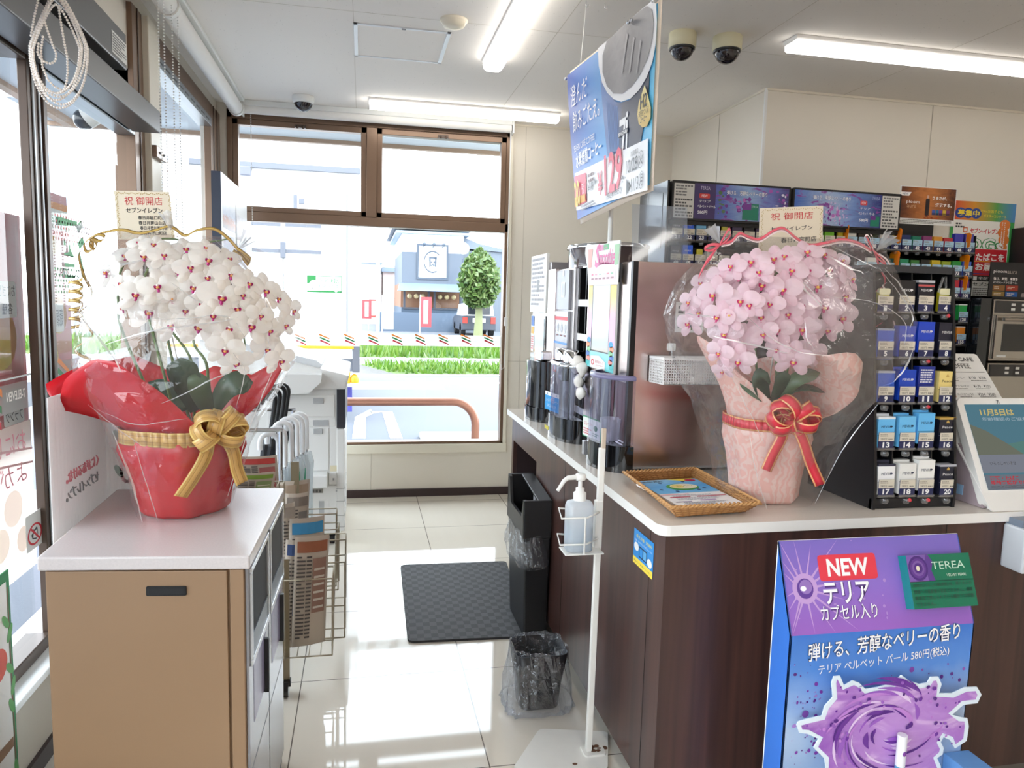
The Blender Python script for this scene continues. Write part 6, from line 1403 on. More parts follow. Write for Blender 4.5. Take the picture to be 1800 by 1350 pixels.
for k, c in enumerate(((70, 190, 190), (244, 150, 140), (90, 130, 200), (150, 210, 160), (250, 160, 120), (80, 170, 220))):
    mb.disc(fr, w_ * (.06 + .03 * (k % 2)), h_ * (.05 + .055 * k), w_ * .07, h_ * .035, MC(c), .001, k=14); mb.disc(fr, w_ * (.92 - .03 * (k % 2)), h_ * (.06 + .05 * k), w_ * .07, h_ * .035, MC(c), .001, k=14)
mb.poly(fr, [(w_ * .18, 0), (w_ * .72, 0), (w_ * .72, h_ * .1), (w_ * .5, h_ * .16), (w_ * .18, h_ * .14)], white_pl, .0014).disc(fr, w_ * .27, h_ * .07, w_ * .06, h_ * .035, rdd, .0016).disc(fr, w_ * .27, h_ * .07, w_ * .035, h_ * .02, white_pl, .0018).text(fr, '夏のおいしさ', w_ * .52, h_ * .085, h_ * .035, rdd, width=w_ * .3, n=.0018).text(fr, 'スムージー', w_ * .52, h_ * .045, h_ * .025, rdd, width=w_ * .26, n=.0018)
mb.build('frame_print', t)
sg = lambda px, py: (y1_ - P(px, py, x=fx - .006).y, P(px, py, x=fx - .006).z - zb_)
pts = [sg(*q_) for q_ in ((1034, 502), (1086, 500), (1089, 452), (1091, 422), (1072, 424), (1066, 428), (1040, 430), (1034, 428), (1030, 434), (1029, 446), (1033, 470))]
pts = pts if sum((b_[0] - a[0]) * (b_[1] + a[1]) for a, b_ in zip(pts, pts[1:] + pts[:1])) < 0 else list(reversed(pts))
mb = MB().prism(fr, pts, .004, .007, white_pl); smp = MC((226, 96, 158), .4)
u, v = sg(1063, 452); mb.text(fr, 'S', u - .075, v + .008, .085, smp, width=.055, n=.008, bold=.03, skew=.2); mb.text(fr, 'moothie', u + .03, v, .055, smp, width=.17, n=.008, bold=.02, skew=.2); u, v = sg(1060, 437); mb.text(fr, 'スムージー', u, v + .002, .02, smp, width=.1, n=.008)
u, v = sg(1062, 429); mb.rrect(fr, u - .06, u + .0, v - .022, v - .002, .004, .007, .0078, MC((236, 160, 200))).rrect(fr, u, u + .06, v - .022, v - .002, .004, .007, .0078, MC((120, 190, 140)))
u, v = sg(1063, 462); mb.poly(fr, [(u - .06, v + .004), (u + .10, v - .004), (u + .11, v - .010), (u - .05, v - .004)], smp, .008)
u, v = sg(1038, 457); mb.poly(fr, [(u - .02, v - .03), (u + .02, v - .03), (u + .03, v + .04), (u - .03, v + .04)], MC((240, 180, 170)), .0078); u, v = sg(1085, 450); mb.poly(fr, [(u - .016, v - .03), (u + .016, v - .03), (u + .026, v + .04), (u - .026, v + .04)], MC((170, 210, 170)), .0078)
u0_, v0_ = sg(1036, 499); u1_, v1_ = sg(1083, 472); mb.rect(fr, u0_ + .01, u1_, v0_ + .006, v1_, MC((252, 226, 232)), .0078)
for k in range(6): uu = u0_ + .03 + k * (u1_ - u0_ - .03) / 6; mb.rect(fr, uu, uu + .024, v0_ + .03, v1_ - .012, MC(((236, 130, 150), (236, 170, 190), (170, 210, 190), (220, 226, 226), (240, 150, 160), (150, 200, 170))[k]), .0086); mb.rect(fr, uu, uu + .03, v0_ + .014, v0_ + .02, MC((180, 140, 150)), .0086)
mb.build('header_sign', t)
halfdoor((.885, 2.42), .108, .145, CZ, .94, blk_g).build('base', t); halfdoor((.885, 2.42), .105, .14, .945, 1.165, clear, top=False).build('cup_door', t)
MB().lathe((.885, 2.42, 0), [(1.0, 1.16), (1.02, 1.165), (1.0, 1.174), (.85, 1.176)], M('rim_violet', (120, 116, 150), .2), 28, .105, .14, a0=pi / 2, a1=3 * pi / 2).build('door_rim', t)
MB().box(.862, .868, 2.46, 2.60, .95, 1.15, M('bay_grey', (84, 82, 88), .3)).box(.864, .868, 2.31, 2.46, .95, 1.15, M('bay_red', (104, 60, 62), .3)).build('cup_bay', t)
MB().lathe((.83, 2.36, .95), [(.028, 0), (.036, .075)], MThin('cup_plastic', (240, 240, 248), .1, .4, haze=.4), 16).build('blending_cup', t)
MB().box(.772, .784, 2.47, 2.49, .875, .925, silver).box(.782, .786, 2.43, 2.475, .86, .93, MC((40, 42, 48), .2)).build('door_sensor', t, bevel=.002)
fr = Fr((.786, 2.53, .935), Vector((.12, -1, 0)), Z); mb = MB().rrect(fr, 0, .155, 0, .075, .006, 0, .0015, MC((30, 140, 90))).rrect(fr, .004, .151, .004, .071, .005, .0015, .002, white_pl); mb.text(fr, 'スムージー', .05, .05, .014, rdd, width=.07, n=.0024).scribble(fr, .01, .08, .01, .035, 3, MC((220, 120, 130)), .0024, 2).disc(fr, .112, .042, .016, .01, MC((60, 110, 90)), .0024).scribble(fr, .09, .145, .012, .026, 2, MC((120, 150, 140)), .0024, 5); mb.build('notice', t)
MB().quad((.862, 2.31, zT), (1.06, 2.31, zT), (1.055, 2.33, zT + .185), (.862, 2.33, zT + .185), MThin('acrylic_sheet', (226, 232, 240), .10, .5, .05, haze=.25, haze_rgb=(190, 200, 214))).build('acrylic_board', t)
a, b_ = P(1186, 584, y=2.297), P(1238, 532, y=2.297); tag(MB().box(a.x, b_.x, 2.2955, 2.2975, a.z, b_.z, M('paper_note', (228, 222, 218), .6)).scribble(FRONT((a.x, 2.2955, a.z)), .008, b_.x - a.x - .01, .012, b_.z - a.z - .01, 5, MC((110, 100, 104)), .0006, 3).build('paper_note'), 'white paper note on the steel side panel half behind pink flowers', 'note')
# hook and basket on the steel panel
t = thing('wall_basket', 'white perforated plastic basket hanging from a hook on the steel panel', 'basket', (1.04, 2.24, 1.13))
hk = P(1180, 610, y=2.297)
MB().rrect(FRONT((hk.x, 2.298, hk.z)), -.0135, .0135, -.013, .013, .004, 0, .006, white_pl).build('hook_pad', t, bevel=.001); MB().tube([(hk.x, 2.290, hk.z - .012), (hk.x, 2.288, hk.z - .03), (hk.x, 2.272, hk.z - .04), (hk.x, 2.268, hk.z - .03)], .002, steel_al, 8).build('hook', t)
bx0_, bx1_, byb, byf, bz1 = P(1143, 627, y=2.29).x, 1.19, 2.288, 2.20, P(1143, 627, y=2.29).z; bz0 = bz1 - .082
def lattice(mb, o, ux, uy, w, h, nu, nv, th, mat):
    fr = Fr(o, ux, uy); b_ = .0016
    for i in range(nu + 1): u = w * i / nu; mb.fbox(fr, u - b_, u + b_, 0, h, -th, 0, mat)
    for j in range(nv + 1): v = h * j / nv; mb.fbox(fr, 0, w, v - b_, v + b_, -th, 0, mat)
    mb.fbox(fr, -.002, w + .002, h - .004, h + .004, -th - .002, .002, mat)
bw = M('basket_white', (244, 242, 240), .4)
for nm, o, ux, w in (('front_grid', (bx0_ + .012, byf, bz0), X, bx1_ - bx0_ - .024), ('back_grid', (bx0_, byb, bz0), X, bx1_ - bx0_)): mb = MB(); lattice(mb, o, ux, Z, w, .082, int(w / .0085), 9, .0016, bw); mb.build(nm, t)
for nm, a, b_ in (('side_grid', Vector((bx0_, byb, bz0)), Vector((bx0_ + .012, byf, bz0))), ('side_grid', Vector((bx1_ - .012, byf, bz0)), Vector((bx1_, byb, bz0)))): mb = MB(); lattice(mb, a, b_ - a, Z, (b_ - a).length, .082, 10, 9, .0016, bw); mb.build(nm, t)
MB().box(bx0_ + .01, bx1_ - .01, byf, byb, bz0 - .001, bz0 + .001, bw).build('bottom', t)

# ---- wicker tray with flyers
wk = M('wicker', (194, 146, 92), .55, noise_amt=.2, noise_scale=60); wk2 = M('wicker_dark', (168, 120, 72), .55, noise_amt=.2, noise_scale=60)
base4 = [P(1118, 846, z=CZ + .004), P(1190, 908, z=CZ + .004), P(1308, 899, z=CZ + .004), P(1216, 838, z=CZ + .004)]
top4 = [P(1096, 830, z=CZ + .036), P(1180, 892, z=CZ + .036), P(1337, 884, z=CZ + .036), P(1222, 823, z=CZ + .036)]
cen = sum(base4, Vector()) / 4; cen.z = CZ
t = thing('wicker_tray', 'shallow wicker tray of flyers at the counter corner', 'tray', cen)
def ringpts(f, n=22, amp=0.0, ph=0):
    out = []
    for k in range(4):
        a, b_ = base4[k].lerp(top4[k], f), base4[(k + 1) % 4].lerp(top4[(k + 1) % 4], f)
        for i in range(n): q_ = a.lerp(b_, i / n); d = (q_ - cen); d.z = 0; out.append(q_ + d.normalized() * amp * (-1) ** (i + ph))
    return out
mb = MB()
for k in range(9): mb.tube(ringpts(.05 + .1 * k, 22, .0022, k), .0021, wk if k % 2 else wk2, 5, closed=True)
mb.build('woven_side', t)
mb = MB()
for (a, b_) in zip(ringpts(0), ringpts(1)): mb.tube([a, b_], .0015, wk2, 5)
mb.build('stakes', t)
rim = ringpts(1.0, 40); mb = MB()
for sgn in (0, pi):
    pts = []
    for i, q_ in enumerate(rim): d = (q_ - cen); d.z = 0; d.normalize(); a = i * 1.6 + sgn; pts.append(q_ + d * .0035 * cos(a) + Z * (.0035 * sin(a)))
    mb.tube(pts, .0032, wk, 5, closed=True)
mb.build('rim_braid', t)
MB().add([q_ + Z * .001 for q_ in base4], [(0, 1, 2, 3)], wk2).build('bottom', t)
fl4 = [P(1195, 891, z=CZ + .020), P(1308, 884, z=CZ + .020), P(1221, 826, z=CZ + .026), P(1122, 846, z=CZ + .026)]
t = thing('flyer_stack', 'stack of blue-topped flyers lying in the wicker tray', 'flyers', sum(fl4, Vector()) / 4 - Z * .012)
fr = Fr(fl4[0], fl4[1] - fl4[0], fl4[3] - fl4[0]); w_ = (fl4[1] - fl4[0]).length; h_ = (fl4[3] - fl4[0]).length
MB().fbox(fr, 0, w_, 0, h_, -.012, 0, M('paper_white', (240, 238, 236), .6)).build('paper', t)
sky_p = MGrad('flyer_sky', [(0, (120, 190, 236)), (.5, (90, 170, 230)), (1, (150, 206, 240))], noise_amt=.4, noise_scale=4)
mb = MB().quad(fr.at(0, h_ * .46, .0006), fr.at(w_, h_ * .46, .0006), fr.at(w_, h_, .0006), fr.at(0, h_, .0006), sky_p)
mb.poly(fr, [(w_ * .5, h_), (w_ * .95, h_), (w_ * .8, h_ * .88)], MC((250, 226, 90)), .001).disc(fr, w_ * .55, h_ * .68, w_ * .26, h_ * .13, MC((70, 150, 70)), .001).disc(fr, w_ * .58, h_ * .70, w_ * .22, h_ * .10, MC((236, 226, 196)), .0012).disc(fr, w_ * .48, h_ * .70, w_ * .10, h_ * .06, MC((236, 210, 120)), .0014).text(fr, 'キャンペーン', w_ * .60, h_ * .71, h_ * .045, MC((150, 120, 60)), width=w_ * .26, n=.0016)
mb.text(fr, 'SEVEN MEAL', w_ * .22, h_ * .93, h_ * .05, MC((60, 60, 70)), width=w_ * .34, n=.001, bold=.02).disc(fr, w_ * .86, h_ * .93, w_ * .09, h_ * .05, MC((196, 50, 90)), .0012)
for u, v in ((.3, .86), (.15, .6), (.85, .6), (.72, .55), (.35, .52), (.7, .88)): mb.disc(fr, w_ * u, h_ * v, w_ * .03, h_ * .025, MC((40, 70, 120)), .0014, k=10)
mb.rect(fr, 0, w_ * .45, h_ * .40, h_ * .425, MC((236, 180, 190)), .001).rect(fr, w_ * .08, w_ * .4, h_ * .30, h_ * .325, MC((200, 60, 90)), .001).rect(fr, w_ * .5, w_ * .97, h_ * .30, h_ * .32, MC((200, 60, 90)), .001).rect(fr, w_ * .05, w_ * .3, h_ * .14, h_ * .16, MC((150, 130, 170)), .001).rect(fr, w_ * .45, w_ * .7, h_ * .16, h_ * .19, MC((190, 160, 200)), .001)
mb.scribble(fr, .03, w_ - .03, h_ * .03, h_ * .13, 4, MC((160, 160, 170)), .001, 4).scribble(fr, .03, w_ - .03, h_ * .2, h_ * .29, 3, MC((190, 190, 196)), .001, 6).scribble(fr, .03, w_ - .03, h_ * .33, h_ * .39, 2, MC((190, 190, 196)), .001, 7)
mb.build('front_page', t)

# ================================================================== FLOOR: MAT, BINS, SANITIZER STAND
def mat_mat():
    m, n, l, b = bsdf('rubber_mat'); g = n.new('ShaderNodeNewGeometry'); c = n.new('ShaderNodeTexChecker'); c.inputs['Scale'].default_value = 34; mp = n.new('ShaderNodeMapping'); mp.inputs['Rotation'].default_value = (0, 0, radians(2)); mp.inputs['Scale'].default_value = (1, .8, 0); l.new(g.outputs['Position'], mp.inputs[0]); l.new(mp.outputs[0], c.inputs['Vector'])
    c.inputs['Color1'].default_value = lin((60, 60, 62)); c.inputs['Color2'].default_value = lin((82, 82, 85)); nz = n.new('ShaderNodeTexNoise'); nz.inputs['Scale'].default_value = 160; l.new(g.outputs['Position'], nz.inputs['Vector'])
    mx = n.new('ShaderNodeMix'); mx.data_type = 'RGBA'; mx.blend_type = 'MULTIPLY'; mx.inputs['Factor'].default_value = .6; l.new(c.outputs['Color'], mx.inputs['A']); l.new(nz.outputs['Color'], mx.inputs['B']); l.new(c.outputs['Color'], b.inputs['Base Color'])
    ad = n.new('ShaderNodeMath'); ad.operation = 'MULTIPLY_ADD'; ad.inputs[1].default_value = .5; l.new(nz.outputs['Fac'], ad.inputs[0]); l.new(c.outputs['Fac'], ad.inputs[2])
    bp = n.new('ShaderNodeBump'); bp.inputs['Strength'].default_value = .6; bp.inputs['Distance'].default_value = .004; l.new(ad.outputs[0], bp.inputs['Height']); l.new(bp.outputs[0], b.inputs['Normal']); b.inputs['Roughness'].default_value = .75; return m
mm = mat_mat(); mpts = [P(717, 1131, z=.0), P(921, 1122, z=0), P(893, 989, z=0), P(704, 996, z=0)]; mpts[1].x = .70; mpts[2].x = .77
c_ = sum(mpts, Vector()) / 4
def rq(q4, r, k=4):
    out = []
    for i in range(4):
        a, b_, c = q4[i - 1], q4[i], q4[(i + 1) % 4]; d1 = (a - b_).normalized() * r; d2 = (c - b_).normalized() * r
        for j in range(k + 1): f = j / k; out.append((b_ + d1).lerp(b_, f).lerp(b_.lerp(b_ + d2, f), f))
    return out
t = thing('floor_mat', 'dark grey chequered rubber mat on the tiled aisle', 'mat', c_)
MB().prism(Fr((0, 0, 0), X, Y), [(p.x, p.y) for p in rq(mpts, .03)], .0, .010, mm, M('mat_edge', (44, 44, 47), .7)).build('mat_top', t)

def bin_t(): pass
tall_b = M('bin_black', (22, 22, 25), .38, noise_amt=.1, noise_scale=4)
bag = MThin('clear_bag', (240, 242, 246), .07, .5, .08, haze=.05, haze_rgb=(230, 235, 245), wrinkle=.6, wscale=26)
BX0, BX1, BY0, BY1 = .655, .768, 2.86, 3.20
t = thing('slim_waste_bin', 'tall slim black bin with slotted lid against the counter', 'bin', ((BX0 + BX1) / 2, (BY0 + BY1) / 2, 0))
zl0, zl1 = P(945, 946, y=BY0).z, P(945, 880, y=BY0).z
MB().hexa([(BX0 + .015, BY0 + .02, 0), (BX1, BY0 + .02, 0), (BX1, BY1 - .02, 0), (BX0 + .015, BY1 - .02, 0), (BX0, BY0, zl0), (BX1, BY0, zl0), (BX1, BY1, zl0), (BX0, BY1, zl0)], tall_b).build('body', t, bevel=.008, segs=3)
hw = .012; hm = zl1 - zl0
mb = MB().box(BX0 - .004, BX1, BY0 - .004, BY0 + hw, zl0, zl1, tall_b).box(BX0 - .004, BX1, BY1 - hw, BY1 + .004, zl0, zl1 + .035, tall_b)
mb.prism(Fr((BX0 - .004, BY1, zl0), -Y, Z), [(0, 0), (BY1 - BY0, 0), (BY1 - BY0, hm * .45), (BY1 - BY0, hm), (BY1 - BY0 - .02, hm), (BY1 - BY0 - .05, hm * .5), (.07, hm * .5), (.03, hm + .03), (0, hm + .035)], -hw, 0, tall_b)
mb.hexa([(BX0 + .055, BY0, zl1 - .01), (BX1, BY0, zl1 - .01), (BX1, BY1, zl1 + .025), (BX0 + .055, BY1, zl1 + .025), (BX0 + .055, BY0, zl1), (BX1, BY0, zl1), (BX1, BY1, zl1 + .035), (BX0 + .055, BY1, zl1 + .035)], tall_b)
mb.build('lid', t, bevel=.003)
def bag_mesh(cx, cy, prof, ax, ay, seed, name, root, amp=.02, n=48):
    mb = MB(); vs = []; fs = []
    for i, (k, z) in enumerate(prof):
        for j in range(n):
            a = 2 * pi * j / n; sg = lambda v: (abs(v) ** .7) * (1 if v >= 0 else -1); q_ = Vector((cos(a) * 2, sin(a) * 2, z * 9 + seed)); nz_ = noise.noise(q_ * 2.2) + .6 * noise.noise(q_ * 5)
            vs.append((cx + (ax * k + amp * nz_) * sg(cos(a)), cy + (ay * k + amp * nz_) * sg(sin(a)), max(.004, z + .012 * noise.noise(q_ * 3))))
    for i in range(len(prof) - 1):
        for j in range(n): fs.append((i * n + j, i * n + (j + 1) % n, (i + 1) * n + (j + 1) % n, (i + 1) * n + j))
    return mb.add(vs, fs, bag, smooth=False).build(name, root)
bag_mesh((BX0 + BX1) / 2 - .01, (BY0 + BY1) / 2, [(1.02, zl0 + .01), (1.10, zl0 - .03), (1.22, zl0 - .07), (1.28, zl0 - .105), (1.16, zl0 - .13)], .057, .172, 3, 'liner_bag', t, .010)
sbx, sby = .612, 2.40; zs = P(970, 1150, y=sby - .07).z
t = thing('small_waste_bin', 'small open black bin with clear bag folded over its rim', 'bin', (sbx, sby, 0))
mb = MB(); fr = Fr((sbx, sby, 0), X, Y); ro, ri = [], []
for (sx_, sy_, z) in ((.068, .058, .004), (.076, .066, .10), (.092, .082, zs)):
    ro.append([fr.at(u, v, z) for u, v in rr(-sx_, sx_, -sy_, sy_, .03, 5)])
k = len(ro[0]); vs = [p for r_ in ro for p in r_]; mb.add(vs, [(i * k + j, i * k + (j + 1) % k, (i + 1) * k + (j + 1) % k, (i + 1) * k + j) for i in range(2) for j in range(k)], tall_b, True); mb.add(ro[0], [tuple(reversed(range(k)))], tall_b)
mb.build('body', t, solid=.003)
bag_mesh(sbx, sby, [(.55, .03), (.75, .12), (.93, zs - .03), (1.02, zs + .012), (1.06, zs + .004), (1.12, zs - .05), (1.22, zs - .12), (1.32, zs - .18), (1.38, zs - .235), (1.30, .02)], .092, .082, 8, 'liner_bag', t, .014, 56)

t = thing('sanitizer_stand', 'white metal floor stand with rusty foot holding a pump bottle', 'stand', (.70, 2.08, 0))
stw = M('stand_white', (236, 234, 228), .4, noise_amt=.03, noise_scale=20)
bp4 = [P(903, 1340, z=0), P(948, 1285, z=0), P(1073, 1287, z=0), P(1072, 1352, z=0)]; bp4 = [Vector((p.x, p.y, 0)) for p in bp4]; bp4[0] = Vector((.45, 2.03, 0)); bp4[3] = Vector((.735, 1.98, 0)); bp4[2] = Vector((.80, 2.17, 0))
MB().prism(Fr((0, 0, 0), X, Y), [(p.x, p.y) for p in rq([bp4[0], bp4[3], bp4[2], bp4[1]], .02)], .001, .009, stw).build('base_plate', t, bevel=.002)
px_, py_ = .703, 2.075; ztp = P(1060, 790, x=px_).z; lean = P(1057, 830, y=py_).x - px_
tp = Vector((px_ + .004, py_, ztp)); 
mb = MB().hexa([(px_ - .009, py_ - .009, .01), (px_ + .009, py_ - .009, .01), (px_ + .009, py_ + .009, .01), (px_ - .009, py_ + .009, .01), (tp.x - .009, py_ - .009, ztp), (tp.x + .009, py_ - .009, ztp), (tp.x + .009, py_ + .009, ztp), (tp.x - .009, py_ + .009, ztp)], stw); mb.build('pole', t, bevel=.002)
MB().rrect(Fr((px_ + .015, py_, .009), X, Y), -.035, .035, -.03, .03, .01, 0, .006, stw).build('foot_flange', t, bevel=.001)
mb = MB(); rs = M('rust', (110, 78, 58), .9, noise_amt=.3, noise_scale=80)
for i in range(9): mb.disc(Fr((px_ + .022 + rnd.uniform(-.02, .02), py_ + rnd.uniform(-.012, .016), .0152), X, Y), 0, 0, rnd.uniform(.004, .010), rnd.uniform(.003, .008), rs, .0002 * i, k=9)
mb.disc(Fr((px_ - .06, py_ - .055, .0092), X, Y), 0, 0, .008, .006, rs, .0004, k=9); mb.disc(Fr((px_ + .058, py_ + .01, .0092), X, Y), 0, 0, .008, .01, rs, .0004, k=9); mb.build('rust_patch', t)
MB().box(tp.x - .003, tp.x + .010, py_ - .006, py_ + .006, ztp - .19, ztp + .06, M('sign_edge', (206, 190, 170), .5)).build('sign_holder', t, bevel=.002)
bz0_ = P(1015, 962, y=2.06).z; bx_ = P(1017, 930, y=2.055).x; by_ = 2.055
mb = MB()
for z, e in ((bz0_ + .025, .052), (bz0_ + .105, .050)):
    mb.tube([(px_, py_ + .006, z), (bx_ - e, py_ + .03, z + .004), (bx_ - e - .012, by_ - .03, z - .004), (bx_ + .012, by_ - .044, z), (px_ - .002, py_ - .012, z)], .0028, stw, 6)
mb.tube([(bx_ + .006, by_ - .045, bz0_ - .004), (bx_ + .006, by_ - .045, bz0_ + .106)], .0028, stw, 6); mb.build('wire_holder', t)
MB().box(bx_ - .05, px_ + .004, by_ - .04, by_ + .035, bz0_ - .010, bz0_ - .006, stw).build('drip_shelf', t, bevel=.002)
MB().box(px_ - .012, px_ + .012, py_ - .011, py_ + .011, bz0_ - .02, bz0_ + .14, stw).build('sleeve', t, bevel=.003)
t = thing('sanitizer_bottle', 'translucent white pump bottle of hand sanitizer in the stand', 'bottle', (bx_, by_, bz0_ - .006))
btm = MTranslucent('bottle_milky', (236, 240, 244), .5, .08, .2, .82); lq = MTranslucent('liquid_blue', (206, 226, 240), .5, .05, .2)
def rbox_loft(mb, c, prof, mat, r=.018):
    rings = [[c + Vector((u, v, z)) for u, v in rr(-a, a, -b_, b_, min(r, a * .9, b_ * .9), 5)] for a, b_, z in prof]; k = len(rings[0])
    mb.add([p for g in rings for p in g], [(i * k + j, i * k + (j + 1) % k, (i + 1) * k + (j + 1) % k, (i + 1) * k + j) for i in range(len(rings) - 1) for j in range(k)], mat, True); mb.add(rings[-1], [tuple(range(k))], mat); mb.add(rings[0], [tuple(reversed(range(k)))], mat)
c0_ = Vector((bx_, by_, bz0_ - .006)); mb = MB(); rbox_loft(mb, c0_, [(.036, .026, 0), (.04, .03, .006), (.04, .03, .135), (.036, .027, .148), (.02, .018, .153)], btm); mb.build('bottle', t)
mb = MB(); rbox_loft(mb, c0_, [(.037, .027, .003), (.038, .028, .008), (.038, .028, .078)], lq); mb.build('liquid', t)
MB().lathe(c0_, [(.019, .152), (.019, .176), (.013, .180), (.013, .190), (.006, .192), (.006, .218)], white_pl, 20).build('collar', t)
MB().lathe(c0_, [(1e-4, .214), (.014, .214), (.016, .218), (.016, .230), (.012, .234), (1e-4, .234)], white_pl, 20).tube([c0_ + Vector((0, 0, .224)), c0_ + Vector((-.04, -.004, .222)), c0_ + Vector((-.052, -.006, .214)), c0_ + Vector((-.072, -.01, .185))], [.008, .007, .0065, .005], white_pl, 10).build('pump_head', t)
# ================================================================== CIGARETTE DISPLAYS
blk_m = M('rack_black', (20, 20, 23), .4); blk_s = M('rack_gloss', (26, 30, 36), .12, coat=.4); navy = MC((34, 40, 84), .4); beige = MC((214, 206, 188), .5); numw = MC((240, 240, 240), .4); inkd = MC((90, 84, 80), .6)
clearp = MThin('clear_tray', (246, 248, 252), .08, .5, .05, haze=.06)
yellowp = MTranslucent('pusher_yellow', (226, 214, 40), .3, .1, .3)
orange = MTranslucent('divider_orange', (255, 160, 24), .4, .08, .3)
PW, PD, PH = .054, .023, .088
def pack_mesh(col, word='', wcol=(240, 240, 240), band=None, top=None, extra=None, w=PW, d=PD, h=PH):
    """one cigarette box, front to -y, base at the origin"""
    m_ = MC(col, .28); mb = MB().box(-w / 2, w / 2, -d / 2, d / 2, 0, h, m_); fr = FRONT((-w / 2, -d / 2, 0))
    if top: mb.fbox(fr, -.0003, w + .0003, h * .93, h + .0003, -d - .0003, .0003, MC(top, .25))
    if band: mb.rect(fr, 0, w, h * .80, h * .86, MC(band, .3), .0004)
    mb.rect(fr, 0, w, h * .395, h * .41, MC([int(c * .5) for c in col] if sum(col) > 200 else (150, 150, 160), .3), .0004)
    if word: mb.text(fr, word, w / 2, h * .68, h * .085, MC(wcol, .3), width=w * .62, n=.0007, skew=.1)
    if extra == 'swoosh': mb.poly(fr, [(w * .1, h * .48), (w * .9, h * .60), (w * .95, h * .64), (w * .5, h * .56)], MC([min(255, c + 46) for c in col], .3), .0006)
    if extra == 'emblem': mb.disc(fr, w / 2, h * .86, w * .05, h * .05, MC((206, 170, 90), .3), .0006).disc(fr, w * .43, h * .84, w * .02, h * .035, MC((206, 170, 90), .3), .0006).disc(fr, w * .57, h * .84, w * .02, h * .035, MC((206, 170, 90), .3), .0006)
    if extra == 'lines': mb.scribble(fr, w * .12, w * .9, h * .45, h * .92, 6, MC((220, 222, 232), .4), .0006, 4)
    if extra == 'slash': mb.poly(fr, [(0, h * .42), (w, h * .42), (w, h * .75)], MC((206, 50, 50), .3), .0006)
    if extra == 'dot': mb.disc(fr, w * .78, h * .69, w * .09, h * .03, MC(wcol, .3), .0007)
    return mb
def put_pack(pos, label, group, lid=False, tilt=0.0, **k):
    mb = pack_mesh(**k); o = mb.build('cigarette_pack'); ctr = o.location.copy()
    o.location = Vector(pos) + Vector((ctr.x, ctr.y, ctr.z)); o.rotation_euler = (tilt, 0, 0)
    return tag(o, label, 'cigarettes', group)
def price_card(root, x, y, z, w, h, num, name='price_card', blue=False, yen='580円'):
    fr = FRONT((x - w / 2, y, z)); mb = MB().fbox(fr, 0, w, 0, h, -.001, 0, navy).rect(fr, 0, w, h * .46, h, MC((168, 204, 226), .5) if blue else beige, .0003)
    if num: mb.text(fr, num, w / 2, h * .235, h * .34, numw, width=w * (.22 if len(num) == 1 else .46 if len(num) == 2 else .6), n=.0006, bold=.04)
    mb.text(fr, yen, w * .32, h * .60, h * .14, inkd, width=w * .4, n=.0006).scribble(fr, w * .62, w * .95, h * .54, h * .64, 1, inkd, .0006, len(num) + 3).scribble(fr, w * .08, w * .6, h * .74, h * .92, 2, MC((150, 142, 130), .6), .0006, 7)
    o = mb.build(name, root); MB().fbox(fr, -.002, w + .002, -.005, h * .06, -.001, .003, clearp).build('card_holder', o); return o

# ---- counter rack, five stepped rows of four
RX0, RX1 = 1.42, 1.69
t = thing('cigarette_rack', 'black five-row cigarette rack standing on the counter', 'rack', (1.555, 1.95, CZ))
zrt = 1.535; prof = [(1.788, CZ), (2.10, CZ + .0), (2.10, zrt), (1.868, zrt), (1.786, CZ + .06)]
for x in (RX0, RX1 - .008): MB().prism(Fr((x, 0, 0), Y, Z), prof, 0, .008, blk_m).build('side_panel', t)
MB().box(RX0, RX1, 2.085, 2.10, CZ, zrt, blk_m).build('back_panel', t); MB().box(RX0, RX1, 1.868, 2.10, zrt - .012, zrt + .008, M('rack_top', (44, 46, 50), .4)).build('top_panel', t)
MB().box(RX0, RX1, 1.795, 1.806, CZ + .002, CZ + .03, blk_m).build('toe_board', t)
for k in (1, 2, 3):
    x = RX0 + (RX1 - RX0) * (k / 4.0) + (.003, 0, -.003)[k - 1]
    MB().hexa([(x - .002, 1.80, CZ + .04), (x + .002, 1.80, CZ + .04), (x + .002, 2.08, CZ + .04), (x - .002, 2.08, CZ + .04), (x - .002, 1.876, zrt - .012), (x + .002, 1.876, zrt - .012), (x + .002, 2.08, zrt - .012), (x - .002, 2.08, zrt - .012)], blk_m).build('divider', t)
rows = [(534, 4), (614, 3), (693.6, 2), (774.5, 1), (857, 0)]
cols = [[1556.6, 1594, 1627.7, 1663], [1557, 1594.5, 1627.7, 1664], [1557.5, 1594.7, 1627.7, 1664.5], [1558, 1594.8, 1627.7, 1665], [1558, 1595, 1627.7, 1665.7]]
mv = dict(word='MEVIUS', extra='dot')
